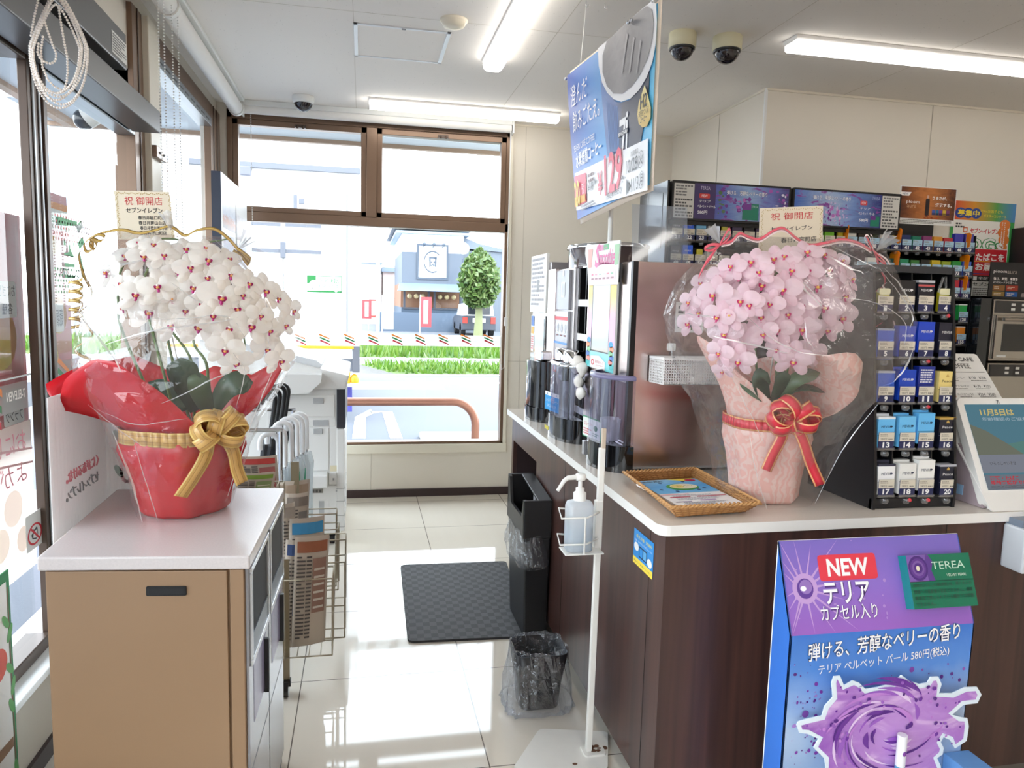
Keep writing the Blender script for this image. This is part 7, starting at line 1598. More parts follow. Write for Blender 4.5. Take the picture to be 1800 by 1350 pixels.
spec = {2: ('black', dict(col=(30, 30, 34), word='MEVIUS', extra='dot'), 0), 3: ('black silver-banded', dict(col=(28, 30, 40), word='MEVIUS', band=(200, 90, 90), top=(190, 190, 196), extra='dot'), 0), 5: ('blue clear-topped', dict(col=(44, 84, 190), word='', top=(150, 160, 180), extra='swoosh'), -.008), 6: ('blue', dict(col=(36, 70, 186), word='MEVIUS', extra='dot'), 0), 7: ('bright blue taller', dict(col=(34, 72, 196), word='MEVIUS', extra='dot'), .012), 8: ('dark navy', dict(col=(34, 34, 50), word='MEVIUS', extra='dot'), .010),
    9: ('medium blue silver-topped', dict(col=(40, 90, 196), top=(170, 176, 190), extra='swoosh'), 0), 10: ('royal blue', dict(col=(30, 72, 190), word='MEVIUS', extra='dot'), .004), 11: ('dark blue text-covered', dict(col=(26, 46, 140), extra='lines'), .014), 12: ('cream yellow', dict(col=(236, 212, 132), word='Peace', wcol=(60, 50, 40), extra='emblem'), 0), 13: ('sky blue white-topped', dict(col=(104, 186, 238), word='MEVIUS', wcol=(30, 50, 90), top=(232, 236, 240), extra='dot'), 0), 14: ('sky blue', dict(col=(110, 192, 242), word='MEVIUS', wcol=(30, 50, 90), extra='dot'), .002), 15: ('taller sky blue', dict(col=(104, 188, 242), word='MEVIUS', wcol=(30, 50, 90), extra='dot'), .012), 16: ('navy gold-topped', dict(col=(26, 28, 44), word='Peace', top=(196, 160, 80), extra='emblem'), 0),
    17: ('white dark-topped', dict(col=(240, 240, 240), word='MEVIUS', wcol=(50, 60, 90), top=(60, 60, 76), extra='dot'), 0), 18: ('plain white', dict(col=(232, 232, 228), word='MEVIUS', wcol=(60, 70, 90), extra='dot'), .002), 19: ('taller white', dict(col=(238, 238, 234), word='MEVIUS', wcol=(60, 70, 90), extra='dot'), .012), 20: ('navy silver-topped', dict(col=(28, 30, 48), word='Peace', top=(176, 178, 186), extra='emblem'), 0)}
CH = .046
for ri, (py, rk) in enumerate(rows):
    yk = 1.790 + .0185 * rk; zc = P(1610, py, y=yk).z
    MB().box(RX0 + .008, RX1 - .008, yk + .004, 2.08, zc - CH / 2 - .006, zc - CH / 2 - .002, blk_m).build('shelf_board', t)
    for ci, px in enumerate(cols[ri]):
        n = ri * 4 + ci + 1; p = P(px, py, y=yk); price_card(t, p.x, yk, p.z - CH / 2, .050, CH, str(n), yen='600円' if n in (12, 16, 20) else '580円')
        rdot = n in (4, 7, 11, 18, 19); kb = MB().lathe((p.x - .004, yk - .002, p.z - CH / 2 - .018), [(1e-4, -.006), (.009, -.004), (.012, .004), (.010, .010)], clearp, 14); kb.build('clear_knob', t)
        if rdot: MB().ball((p.x + .004, yk - .008, p.z - CH / 2 - .012), .0055, rdd, 10, 6).build('red_mark', t)
        if n in (1, 4):
            mb = MB().box(p.x - .018, p.x + .018, yk + .008, yk + .02, p.z - CH / 2, p.z + .035, yellowp); mb.rrect(FRONT((p.x, yk + .012, p.z + .03)), -.018, .018, -.004, .014, .006, -.004, .006, M('pusher_cap', (236, 232, 190), .4)); mb.build('pusher_paddle', t, bevel=.002)
            if n == 4: MB().tube([(p.x - .022, yk + .006, p.z + .042), (p.x - .014, yk + .004, p.z + .075), (p.x - .004, yk + .006, p.z + .078), (p.x + .004, yk + .01, p.z + .04)], .004, clearp, 8).build('pusher_hook', t)
            continue
        nm, kw, dz = spec[n]
        pos = Vector((p.x - .0, yk + PD / 2 + .004, p.z - CH / 2 + .002 + dz))
        put_pack(pos, nm + ' cigarette pack behind price card %d of the counter rack' % n, 'packs in the counter rack', **kw)
        if n in (10, 14, 15, 18, 19, 13, 17):
            put_pack(pos + Vector((-.002 if n != 19 else 0, PD + .002, .006)), nm + ' cigarette pack in the second file behind price card %d' % n, 'packs in the counter rack', **kw)

# ---- wall display behind the counter
YS = 3.55; SXL, SXR = 1.505, 3.335
t = thing('cigarette_display', 'wide black cigarette display with lit header signs against the back wall', 'display shelf', (2.4, 3.7, 0))
MB().box(SXL, SXR, 3.88, 3.915, .86, 2.03, blk_m).build('back_panel', t)
MB().box(SXL, SXR + .02, 3.53, 3.915, 0, .86, blk_m).build('base_cabinet', t)
zh0, zh1 = 1.842, 2.036
MB().box(SXL, 2.83, YS - .004, 3.88, zh0 - .02, zh0, blk_m).build('canopy', t)
MB().box(SXL - .012, SXL, YS - .012, 3.915, .86, zh1, blk_s).build('end_panel', t, bevel=.003); 
MB().box(SXL - .014, SXL - .012, YS + .04, 3.86, 1.70, 1.98, blk_s).build('end_panel_frame', t, bevel=.001)
for x in (2.83, SXR): MB().box(x, x + .006, YS + .01, 3.88, 1.2, zh0, blk_m).build('upright', t)
zr = [P(1190, 410, y=YS).z, P(1190, 455, y=YS).z]; slot = lambda i: 1.56 + .06665 * i
zrow = [zr[0] - .03, zr[1] - .03]
MB().box(SXL, SXR, YS, 3.88, zrow[0] - .012, zrow[0] - .004, blk_m).build('shelf_board', t); MB().box(SXL, SXR, YS, 3.88, zrow[1] - .012, zrow[1] - .004, blk_m).build('shelf_board', t)
for i in range(27):
    price_card(t, slot(i), YS - .002, zrow[0], .058, .056, str(21 + i), blue=i >= 15)
    if i < 5 or i > 15: price_card(t, slot(i), YS - .002, zrow[1], .058, .056, str(48 + i), blue=i >= 15)
for (a, b_, py) in ((25, 26, 520),):
    z_ = P(1694, py, y=YS).z - .012
    for i, s_ in ((25, '100'), (26, '101')): price_card(t, slot(i), YS - .002, z_, .058, .056, s_, blue=True)
for py, s_ in ((562, '128'), (601, '155')): price_card(t, slot(26), YS - .002, P(1690, py, y=YS).z - .012, .058, .056, s_, blue=True)
for py in (520, 562, 601): z_ = P(1690, py, y=YS).z - .02; MB().box(3.15, SXR, YS, 3.88, z_ - .006, z_, blk_m).build('shelf_board', t)
NV, BL_, SK, WH = (40, 40, 66), (30, 96, 226), (126, 196, 236), (232, 232, 224); PU, DK = (70, 56, 90), (34, 34, 42)
r1 = {0: ('dark navy', NV), 1: ('bright blue', BL_), 2: ('sky blue', SK), 3: ('white', WH), 5: ('dull purple', PU), 6: ('charcoal black', DK), 7: ('dark purple', PU), 12: ('pale', WH), 13: ('lime green', (120, 196, 50)), 15: ('tall white', WH), 16: ('dark brown', (54, 44, 36)), 17: ('dark olive', (52, 58, 36)), 18: ('white and red', (226, 222, 214)), 20: ('navy', (40, 54, 110)), 21: ('teal green', (20, 120, 96)), 22: ('purple', (136, 50, 110)), 23: ('orange gold', (220, 150, 50)), 24: ('red', (190, 50, 60)), 25: ('royal blue', (56, 60, 170)), 26: ('violet blue', (70, 64, 150))}
r2 = {0: ('dark navy', NV), 1: ('bright blue', BL_), 3: ('pale grey', (196, 194, 190)), 13: ('leaf green', (96, 160, 60)), 17: ('off-white', WH), 19: ('dark teal', (20, 80, 76)), 20: ('emerald green', (30, 140, 100)), 21: ('forest green', (50, 120, 50)), 22: ('black', (40, 40, 36)), 23: ('mustard yellow', (206, 180, 40)), 24: ('yellow green', (150, 170, 40)), 25: ('grass green', (40, 150, 60)), 26: ('cornflower blue', (64, 100, 200))}
for row, tab, n0 in ((0, r1, 21), (1, r2, 48)):
    for i, (nm, c) in tab.items():
        evo = row == 0 and 20 <= i <= 24; dz = (.004 if (i % 3) else 0) + (.012 if nm.startswith('tall') or i in (2, 3) and row == 0 else 0) - (.022 if (row == 1 and i >= 15) or evo else 0)
        put_pack((slot(i), YS + .018, zrow[row] + .010 + dz), nm + ' cigarette pack above number %d of the wall display' % (n0 + i), 'packs in the wall display', col=c, word='evo' if evo else 'MEVIUS' if i < 4 else '', extra='slash' if nm == 'white and red' else 'swoosh' if i in (16, 17) else None, wcol=(240, 240, 240) if sum(c) < 520 else (60, 70, 90))
for s_, i, py, c, nm in (('100', 25, 520, (196, 40, 60), 'crimson'), ('101', 26, 520, (96, 40, 130), 'deep violet'), ('128', 26, 562, (40, 170, 80), 'green and white'), ('155', 26, 601, (230, 140, 40), 'orange and white')):
    put_pack((slot(i) - (.0 if len(s_) < 1 else 0), YS + .018, P(1694, py, y=YS).z - .002), nm + ' cigarette pack above number %s of the wall display' % s_, 'packs in the wall display', col=c, top=(230, 230, 230) if 'white' in nm else None)
for row, i in ((0, 4), (0, 14), (0, 19), (1, 2)):
    x = slot(i); MB().rrect(FRONT((x, YS + .012, zrow[row] + .05)), -.016, .016, -.03, .034, .005, -.008, .004, yellowp).build('pusher_paddle', t)
def divider(x, z, hh, n=2):
    for k in range(n):
        MB().prism(Fr((x + .007 * k, YS - .02, z), Y, Z), [(0, .01), (.05, 0), (.06, .004), (.06, hh), (.04, hh + .012), (.004, hh + .012), (-.008, hh)], 0, .003, orange).build('index_tab', t)
for px, py, n in ((1486, 405, 1), (1577, 412, 2), (1700, 420, 1), (1573, 452, 2), (1697, 458, 1), (1694, 495, 1)): p = P(px, py, y=YS); divider(p.x, p.z - .055, .075, n)
for row, rng in ((0, range(27)), (1, (0, 1, 2, 18, 19, 20, 21, 22, 23, 24, 25, 26))):
    for i in rng: MB().lathe((slot(i), YS - .004, zrow[row] - .022), [(1e-4, -.005), (.010, -.003), (.012, .006), (.009, .012)], clearp, 10).build('clear_knob', t)
# header signs
def header(label, x0, x1, flip):
    s = thing('header_sign', label, 'sign', ((x0 + x1) / 2, YS, zh0)); fr = FRONT((x0, YS - .02, zh0)); w, h = x1 - x0, zh1 - zh0
    MB().rrect(fr, 0, w, 0, h, .006, -.05, 0, blk_m).build('frame', s)
    tw_ = w * .165; m_ = .01; mb = MB(); t0 = m_ if not flip else w - m_ - tw_
    mb.rect(fr, t0, t0 + tw_, m_, h - m_ - .004, MC((214, 212, 206), .4), .0006).scribble(fr, t0 + .008, t0 + tw_ - .006, h * .60, h * .9, 4, MC((120, 120, 120)), .001, 3).scribble(fr, t0 + .008, t0 + tw_ - .006, m_ + .004, h * .56, 6, MC((90, 90, 90)), .001, 8)
    a0, a1 = (m_ + tw_ + .002, w - m_) if not flip else (m_, w - m_ - tw_ - .002); W_ = a1 - a0
    pm = MGrad('berry_print_%d' % flip, [(0, (74, 60, 120)), (.3, (90, 110, 190)), (.55, (150, 180, 220)), (.8, (110, 120, 190)), (1, (70, 60, 120))] if not flip else [(0, (70, 110, 190)), (.4, (170, 190, 222)), (.65, (120, 150, 210)), (1, (40, 50, 120))], 'U', .3, .35, 5, [(0, (120, 60, 150)), (.5, (150, 80, 170)), (1, (96, 40, 130))], (.58, .64))
    mb.add([fr.at(a0, m_, .0005), fr.at(a1, m_, .0005), fr.at(a1, h - m_, .0005), fr.at(a0, h - m_, .0005)], [(0, 1, 2, 3)], pm, uvs=[[(0, 0), (1, 0), (1, 1), (0, 1)]])
    vio, wht_, grn_ = MC((120, 56, 150), .4), MC((244, 244, 248), .4), MC((24, 128, 104), .3)
    if not flip:
        mb.rect(fr, a0, a0 + W_ * .22, m_, h - m_, MC((66, 52, 104), .4), .0008); cx = a0 + W_ * .11
        mb.text(fr, 'TEREA', cx, h * .84, h * .09, MC((196, 190, 220)), width=W_ * .10, n=.0012).rrect(fr, cx - W_ * .06, cx + W_ * .05, h * .58, h * .70, .005, .0009, .0012, MC((214, 66, 60))).text(fr, 'NEW', cx - W_ * .005, h * .64, h * .07, wht_, width=W_ * .06, n=.0016).text(fr, 'テリア', cx, h * .50, h * .06, wht_, width=W_ * .12, n=.0012).text(fr, 'ベルベット パール', cx + .01, h * .37, h * .08, wht_, width=W_ * .19, n=.0012, bold=.02).text(fr, '580円', cx - W_ * .02, h * .22, h * .09, wht_, width=W_ * .1, n=.0012, bold=.02)
        mb.text(fr, '弾ける、芳醇なベリーの香り', a0 + W_ * .55, h * .76, h * .115, MC((60, 60, 120)), width=W_ * .435, n=.0012, bold=.05).text(fr, '弾ける、芳醇なベリーの香り', a0 + W_ * .55, h * .76, h * .115, wht_, width=W_ * .43, n=.0018, bold=.012)
        for k in range(26): rx, ry = rnd.uniform(.42, .60), rnd.uniform(.3, .62); mb.disc(fr, a0 + W_ * rx, h * ry, rnd.uniform(.003, .014), rnd.uniform(.003, .012), vio if k % 3 else MC((190, 110, 190)), .001 + k * .00003, k=8)
        mb.rect(fr, a0 + W_ * .51, a0 + W_ * .68, h * .08, h * .50, grn_, .002).rect(fr, a0 + W_ * .51, a0 + W_ * .60, h * .34, h * .50, vio, .0022).text(fr, 'TEREA', a0 + W_ * .635, h * .43, h * .06, MC((170, 210, 200)), width=W_ * .07, n=.0026)
        for k in range(40): mb.disc(fr, a0 + W_ * (rnd.uniform(.80, .98) if k % 2 else rnd.uniform(.25, .36)), h * rnd.uniform(.12, .9), rnd.uniform(.003, .012), rnd.uniform(.003, .010), (vio, MC((230, 226, 240)), MC((90, 120, 80)), MC((170, 90, 180)))[k % 4], .001 + k * .00003, k=8)
    else:
        mb.text(fr, '弾ける、芳醇なベリーの香り', a0 + W_ * .42, h * .78, h * .115, MC((60, 70, 150)), width=W_ * .435, n=.0012, bold=.05).text(fr, '弾ける、芳醇なベリーの香り', a0 + W_ * .42, h * .78, h * .115, wht_, width=W_ * .43, n=.0018, bold=.012)
        for k in range(70): a_, r_ = rnd.uniform(0, 6.3), rnd.random() ** .7; mb.disc(fr, a0 + W_ * (.46 + .20 * r_ * cos(a_)), h * (.40 + .34 * r_ * sin(a_)), rnd.uniform(.002, .010) * (1.4 - r_), rnd.uniform(.002, .012) * (1.4 - r_), (vio, MC((190, 120, 200)), MC((220, 190, 230)))[k % 3], .001 + k * .00002, k=8)
        cx = a0 + W_ * .83; mb.text(fr, 'TEREA', a0 + W_ * .93, h * .84, h * .09, MC((170, 180, 220)), width=W_ * .09, n=.0012).rrect(fr, cx - W_ * .08, cx + W_ * .0, h * .64, h * .76, .005, .0009, .0012, MC((224, 70, 70))).text(fr, 'NEW', cx - W_ * .04, h * .70, h * .07, wht_, width=W_ * .05, n=.0016).text(fr, 'テリア', cx - .01, h * .55, h * .06, wht_, width=W_ * .12, n=.0012).text(fr, 'ベルベット パール', cx, h * .42, h * .08, wht_, width=W_ * .19, n=.0012, bold=.02).text(fr, '580円', cx - W_ * .03, h * .24, h * .09, wht_, width=W_ * .1, n=.0012, bold=.02)
        mb.rect(fr, a0 + W_ * .88, a0 + W_ * .985, h * .09, h * .36, grn_, .002).rect(fr, a0 + W_ * .88, a0 + W_ * .94, h * .26, h * .36, vio, .0022)
    mb.build('print', s)
header('berry-flavour header sign with notice panel at its left end', SXL + .01, 2.168, 0); header('bluish berry-splash header sign with notice panel at its right end', 2.182, 2.822, 1)

# ================================================================== POSTERS ON THE BACK WALL
def board(name, label, cat, y, tl, br, th, mat, tr=None):
    a, b_ = P(*tl, y=y), P(*br, y=y); t = thing(name, label, cat, ((a.x + b_.x) / 2, y, b_.z)); fr = FRONT((a.x, y - th, b_.z)); w, h = b_.x - a.x, a.z - b_.z
    return t, fr, w, h
brn = MGrad('amber_print', [(0, (92, 44, 24)), (.5, (196, 120, 60)), (1, (82, 40, 26))], 'U', .35, .5, 4)
t, fr, w, h = board('ad_board', 'brown vaporizer advertising board on top of the wall display', 'poster', 3.57, (1583, 326), (1675, 398), .006, None)
mb = MB().fbox(fr, 0, w, 0, h, -.006, -.0004, white_pl).rect(fr, .004, w - .004, h * .15, h - .004, brn, 0); wt = MC((244, 240, 236), .4)
mb.poly(fr, [(0, h * .74), (w * .15, h * .74), (w * .19, h * .84), (0, h * .84)], wt, .0006).text(fr, 'NEW', w * .085, h * .79, h * .055, MC((90, 100, 130)), width=w * .1, n=.001).text(fr, 'ploom', w * .23, h * .58, h * .10, wt, width=w * .24, n=.0006, bold=.01).text(fr, 'aura', w * .21, h * .47, h * .07, MC((206, 160, 120)), width=w * .16, n=.0006)
mb.rrect(fr, w * .455, w * .525, h * .22, h * .70, .008, .0004, .001, MC((34, 26, 32), .3)).rect(fr, w * .475, w * .505, h * .70, h * .78, MC((206, 170, 150)), .0006).text(fr, 'うまさが、', w * .70, h * .72, h * .10, wt, width=w * .26, n=.0006, bold=.03).text(fr, '爆発する。', w * .78, h * .54, h * .10, wt, width=w * .30, n=.0006, bold=.03)
for k, c in enumerate(((60, 90, 170), (40, 110, 150), (110, 60, 150), (214, 180, 60), (120, 60, 110))): mb.rect(fr, w * (.58 + .065 * k), w * (.637 + .065 * k), h * .27, h * .41, MC(c), .0008).rect(fr, w * (.58 + .065 * k), w * (.637 + .065 * k), h * .27, h * .33, MC([int(v * .6) for v in c]), .001)
mb.scribble(fr, w * .03, w * .95, h * .02, h * .13, 3, MC((110, 106, 104)), .0004, 6)
for k in range(20): mb.disc(fr, w * rnd.uniform(.45, .75), h * rnd.uniform(.17, .25), w * .015, h * .012, MC((190, 80, 40)), .0012, k=6)
mb.build('print', t)
t, fr, w, h = board('poster', 'white and green children contest poster on the back wall', 'poster', 3.924, (1674, 352), (1766, 560), .002, None)
mb = MB().fbox(fr, 0, w, 0, h, -.002, -.0003, white_pl).rect(fr, 0, w, 0, h, MC((64, 160, 80), .5), 0).rect(fr, w * .05, w * .93, 0, h * .9, MC((240, 238, 230), .5), .0003)
mb.add([fr.at(0, h * .84, .0005), fr.at(w, h * .84, .0005), fr.at(w, h, .0005), fr.at(0, h, .0005)], [(0, 1, 2, 3)], MGrad('rainbow_print', [(0, (214, 60, 50)), (.35, (220, 150, 50)), (.7, (90, 160, 80)), (1, (80, 140, 200))], 'U', .5), uvs=[[(0, 0), (1, 0), (1, 1), (0, 1)]])
blu_ = MC((40, 70, 150), .4); yel_ = MC((250, 222, 60), .4)
for k in range(3): mb.disc(fr, w * (.14 + .12 * k), h * .90, w * .085, h * .045, blu_, .0008 + k * .0001)
mb.text(fr, '募集中', w * .26, h * .90, h * .055, yel_, width=w * .34, n=.0014, bold=.03).text(fr, 'SDGs全国子ども', w * .62, h * .925, h * .025, yel_, width=w * .36, n=.001).text(fr, 'ポスターコンクール', w * .68, h * .885, h * .025, yel_, width=w * .36, n=.001)
rd_ = MC((206, 50, 60), .4); mb.text(fr, 'セブン-イレブン', w * .54, h * .755, h * .045, rd_, width=w * .46, n=.001, bold=.03).rect(fr, w * .2, w * .27, h * .735, h * .78, MC((220, 110, 60)), .001).rect(fr, w * .215, w * .255, h * .745, h * .77, white_pl, .0012)
mb.text(fr, 'SDGs', w * .50, h * .635, h * .125, MC((40, 140, 70), .4), width=w * .70, n=.001, bold=.075).text(fr, 'SDGs', w * .50, h * .635, h * .12, white_pl, width=w * .68, n=.0016, bold=.02)
for k in range(3): mb.disc(fr, w * (.42 + .12 * k), h * .50, w * .065, h * .036, rd_, .001)
mb.text(fr, '子ども', w * .54, h * .50, h * .045, MC((250, 240, 240)), width=w * .33, n=.0014, bold=.03).text(fr, 'コンクール', w * .52, h * .41, h * .05, rd_, width=w * .5, n=.001, bold=.03)
for k in range(4): mb.disc(fr, w * (.83 + .02 * (k % 2)), h * (.62 + .065 * k), w * .085, h * .045, MC((230, 130, 60), .4), .001 + k * .0001)
for k in range(2): mb.scribble(fr, w * (.80 + .04 * k), w * (.82 + .04 * k), h * .6, h * .84, 14, white_pl, .0018, 3 + k)
mb.scribble(fr, w * .08, w * .22, h * .77, h * .82, 2, MC((60, 60, 60)), .001, 9); mb.build('print', t)
t, fr, w, h = board('poster', 'red and white tobacco delivery notice overlapping the contest poster', 'poster', 3.905, (1711, 436), (1762, 526), .003, None)
mb = MB().fbox(fr, 0, w, 0, h, -.003, -.0003, white_pl).rect(fr, .004, w - .004, h * .46, h - .004, MC((196, 34, 46), .4), 0).text(fr, 'たばこを', w * .5, h * .83, h * .15, wt, width=w * .84, n=.0006, bold=.03).rect(fr, .004, w, h * .735, h * .745, MC((240, 190, 50)), .0006).text(fr, 'お届け', w * .46, h * .63, h * .15, wt, width=w * .74, n=.0006, bold=.03).rect(fr, .004, w - .004, h * .49, h * .505, MC((40, 60, 150)), .0006)
mb.rect(fr, .004, w - .004, h * .345, h * .46, MC((30, 28, 28)), .0002).text(fr, '宅配アプリ', w * .55, h * .405, h * .06, wt, width=w * .66, n=.0008).rect(fr, w * .06, w * .17, h * .365, h * .44, wt, .0008).rect(fr, .004, w - .004, h * .24, h * .345, MC((214, 212, 206)), .0003).text(fr, 'セブンナウ', w * .46, h * .29, h * .07, MC((30, 30, 30)), width=w * .8, n=.0008, bold=.03).scribble(fr, w * .08, w * .92, h * .03, h * .22, 5, MC((100, 98, 96)), .0006, 4)
mb.build('print', t)
t, fr, w, h = board('ad_board', 'black vaporizer board standing on the oven cabinet', 'poster', 3.62, (1741, 460), (1830, 528), .006, None)
mb = MB().fbox(fr, 0, w, 0, h, -.006, -.0004, M('board_black', (30, 29, 32), .35)).text(fr, 'ploom', w * .18, h * .74, h * .11, wt, width=w * .24, n=.0006).text(fr, 'aura', w * .40, h * .73, h * .08, MC((170, 160, 150)), width=w * .18, n=.0006).text(fr, '強さ、時間、本数を', w * .29, h * .55, h * .085, wt, width=w * .44, n=.0006, bold=.02).text(fr, '4つのモードから選べる。', w * .29, h * .45, h * .06, wt, width=w * .44, n=.0006)
for k, c in enumerate(((150, 100, 50), (170, 60, 40), (150, 120, 60), (40, 100, 180))): uu, vv = w * (.07 + .24 * (k % 2)), h * (.23 - .18 * (k // 2)); mb.rect(fr, uu, uu + w * .22, vv, vv + h * .15, MC(c), .0006).scribble(fr, uu + .01, uu + w * .16, vv + h * .04, vv + h * .12, 2, MC((240, 226, 200)), .001, k)
mb.poly(fr, [(w * .62, 0), (w, 0), (w, h * .9), (w * .72, h * .9)], MC((60, 40, 34)), .0003).rrect(fr, w * .60, w * .78, h * .0, h * .18, .01, .0004, .001, MC((150, 140, 136))).disc(fr, w * .9, h * .5, w * .06, h * .16, MC((190, 110, 60)), .001)
mb.build('print', t)
tag(MB().box(3.93, 4.9, 3.70, 3.925, 1.62, 1.94, M('dark_cabinet', (30, 28, 32), .4)).build('wall_cabinet'), 'dark wall cabinet at the right edge above the ovens', 'cabinet')

# ---- ovens on a black cabinet
ovs = M('oven_steel', (176, 170, 162), .26, metal=.9); ovg = M('oven_glass', (18, 18, 20), .06, coat=.5)
t = thing('oven_cabinet', 'black gloss cabinet carrying the steel ovens at the right edge', 'cabinet', (4.1, 3.7, 0))
MB().box(3.36, 4.9, 3.52, 3.92, 0, .90, blk_m).build('base', t); MB().box(3.345, 3.43, 3.505, 3.92, .90, 1.512, blk_s).build('side_panel', t, bevel=.003); MB().box(3.345, 4.9, 3.505, 3.92, 1.499, 1.512, blk_m).build('top_shelf', t); MB().box(3.345, 3.36, 3.49, 3.505, 1.02, 1.50, blk_s).build('door_edge', t)
def oven(label, z0, z1):
    o = thing('oven', label, 'oven', (3.8, 3.7, z0)); fx0 = 3.438
    MB().box(fx0, 4.7, 3.50, 3.9, z0, z1, ovs).build('body', o, bevel=.003); fr = FRONT((fx0, 3.50, z0)); h = z1 - z0; zp = h - .075
    MB().fbox(fr, .012, 1.2, zp, h - .008, 0, .006, M('oven_panel', (60, 58, 58), .3)).build('control_panel', o, bevel=.002)
    for k in range(4): MB().fbox(fr, .11 + .07 * k, .135 + .07 * k, zp + .014, zp + .028, .006, .008, white_pl).build('button', o); MB().fbox(fr, .11 + .07 * k, .135 + .07 * k, zp + .04, zp + .054, .006, .008, white_pl).build('button', o)
    if zp > .2:
        d = MB().fbox(fr, .01, .60, .012, zp - .012, 0, .02, ovs).build('door', o, bevel=.003); MB().fbox(fr, .055, .58, .055, zp - .06, .02, .0215, ovg).build('door_glass', d); MB().tube([fr.at(.03, zp - .035, .045), fr.at(.58, zp - .035, .045)], .010, ovs, 10).build('door_handle', d)
        MB().fbox(fr, .30, .40, .014, .04, .0205, .022, MC((60, 56, 52))).build('maker_plate', o); MB().fbox(fr, .03, .09, .022, .034, .0205, .022, white_pl).build('label', o)
    return o
oven('upper steel oven with dark glass door at the right edge', P(1740, 634, y=3.5).z, 1.496)
oven('lower steel oven mostly hidden behind the menu board', .905, P(1740, 638, y=3.5).z)

# ================================================================== ON THE FRONT COUNTER, RIGHT
rgw = M('register_white', (232, 230, 226), .35); rgv = M('register_violet', (168, 152, 158), .4)
t = thing('register_display', 'tilted white customer display with blue screen at the counter right end', 'register display', (1.9, 1.82, CZ))
b0 = Vector((1.762, 1.752, CZ + .012)); upv = Vector((0, .155, .305)).normalized(); H_ = .345
top_z = P(1680, 700, x=1.762); H_ = (Vector((0, top_z.y, top_z.z)) - Vector((0, b0.y, b0.z))).length; upv = (Vector((1.762, top_z.y, top_z.z)) - b0).normalized()
fr = Fr(b0, X, upv); Wd = .30
MB().rrect(fr, 0, Wd, 0, H_, .02, -.025, 0, rgw, 5).build('bezel', t, bevel=.003)
s0 = P(1741, 868, y=1.76); m_ = .022; sv0, sv1 = .045, H_ - .02
scr = MB(); n = 8
scr.quad(fr.at(m_, sv0, .001), fr.at(Wd - m_, sv0, .001), fr.at(Wd - m_, sv1, .001), fr.at(m_, sv1, .001), MEmit('screen_sky', (92, 134, 150), .55)); o = scr.build('screen', t)
mb = MB(); sh = sv1 - sv0; sw_ = Wd - 2 * m_
L_ = lambda u: m_ + sw_ * u
V_ = lambda v: sv0 + sh * v
mb.rect(fr, L_(0), L_(1), V_(.0), V_(.17), MEmit('screen_bar', (126, 134, 146), .5), .0016).rect(fr, L_(0), L_(1), V_(.19), V_(.40), MEmit('screen_panel', (136, 140, 152), .55), .0016)
mb.poly(fr, [(L_(0), V_(.40)), (L_(.62), V_(.40)), (L_(.45), V_(.52)), (L_(.2), V_(.68)), (L_(0), V_(.76))], MEmit('screen_cliff', (126, 130, 116), .5), .0016).poly(fr, [(L_(.3), V_(.40)), (L_(1), V_(.40)), (L_(1), V_(.52)), (L_(.7), V_(.56)), (L_(.42), V_(.52))], MEmit('screen_sea', (104, 146, 140), .5), .0014)
ct = MEmit('screen_text', (214, 190, 120), .6); mb.text(fr, '11月5日は', L_(.42), V_(.9), .022, ct, width=.12, n=.002, bold=.03).text(fr, '年齢確認のご協力', L_(.5), V_(.82), .011, MEmit('screen_text2', (180, 196, 206), .6), width=.16, n=.002).text(fr, 'いらっしゃいませ', L_(.3), V_(.30), .011, MC((60, 60, 66)), width=.09, n=.002)
rt_ = MEmit('screen_red', (196, 60, 70), .6); mb.text(fr, '酒類・たばこ', L_(.26), V_(.13), .013, rt_, width=.1, n=.002, bold=.03).text(fr, '年齢確認ができる身分証', L_(.45), V_(.08), .013, rt_, width=.2, n=.002, bold=.03).scribble(fr, L_(.05), L_(.95), V_(.01), V_(.05), 2, MC((90, 90, 100)), .002, 3); mb.build('screen_image', o)
mb = MB().text(fr, '7i', .145, H_ - .012, .012, MC((60, 60, 60)), width=.010, n=.0008, bold=.03).text(fr, 'TEC', .245, .02, .008, MC((60, 60, 60)), width=.02, n=.0008, bold=.02); mb.build('marking', t)
MB().prism(Fr((b0.x + .004, 0, 0), Y, Z), [(b0.y + .012, CZ + .001), (b0.y + .20, CZ + .001), (b0.y + .20, CZ + .10), (b0.y + .13, b0.z + .16), (b0.y + .085, b0.z + .14)], 0, Wd - .008, rgv).build('stand_body', t, bevel=.003)
MB().box(b0.x + .002, b0.x + .004, b0.y + .09, b0.y + .14, CZ + .02, CZ + .05, MC((150, 190, 226))).build('side_label', t)
t = thing('menu_board', 'white coffee price board leaning behind the customer display', 'menu board', (1.80, 2.05, CZ))
mr0, mr1 = P(1757, 692, y=2.0), P(1716, 622, x=P(1757, 692, y=2.0).x); ux = X; upv = (mr1 - mr0).normalized(); base_ = mr0 - upv * ((mr0.z - CZ - .002) / upv.z); Lh = (mr1 - base_).length
fr = Fr(base_ - X * .26, X, upv)
MB().rrect(fr, 0, .26, 0, Lh, .012, -.004, 0, rgw, 4).build('panel', t)
MB().box(base_.x - .24, base_.x - .02, base_.y + .02, base_.y + .14, CZ, CZ + .02, rgw).build('foot', t)
mb = MB(); e0 = (mr0 - base_).length; k_ = Lh - e0; blt = MC((40, 40, 42), .5)
mb.text(fr, 'SEVEN CAFÉ', .165, e0 + k_ * .86, .020, blt, width=.135, n=.0006, bold=.012).text(fr, 'COFFEE', .165, e0 + k_ * .68, .020, blt, width=.085, n=.0006, bold=.012).rect(fr, .05, .25, e0 + k_ * .52, e0 + k_ * .53, blt, .0006)
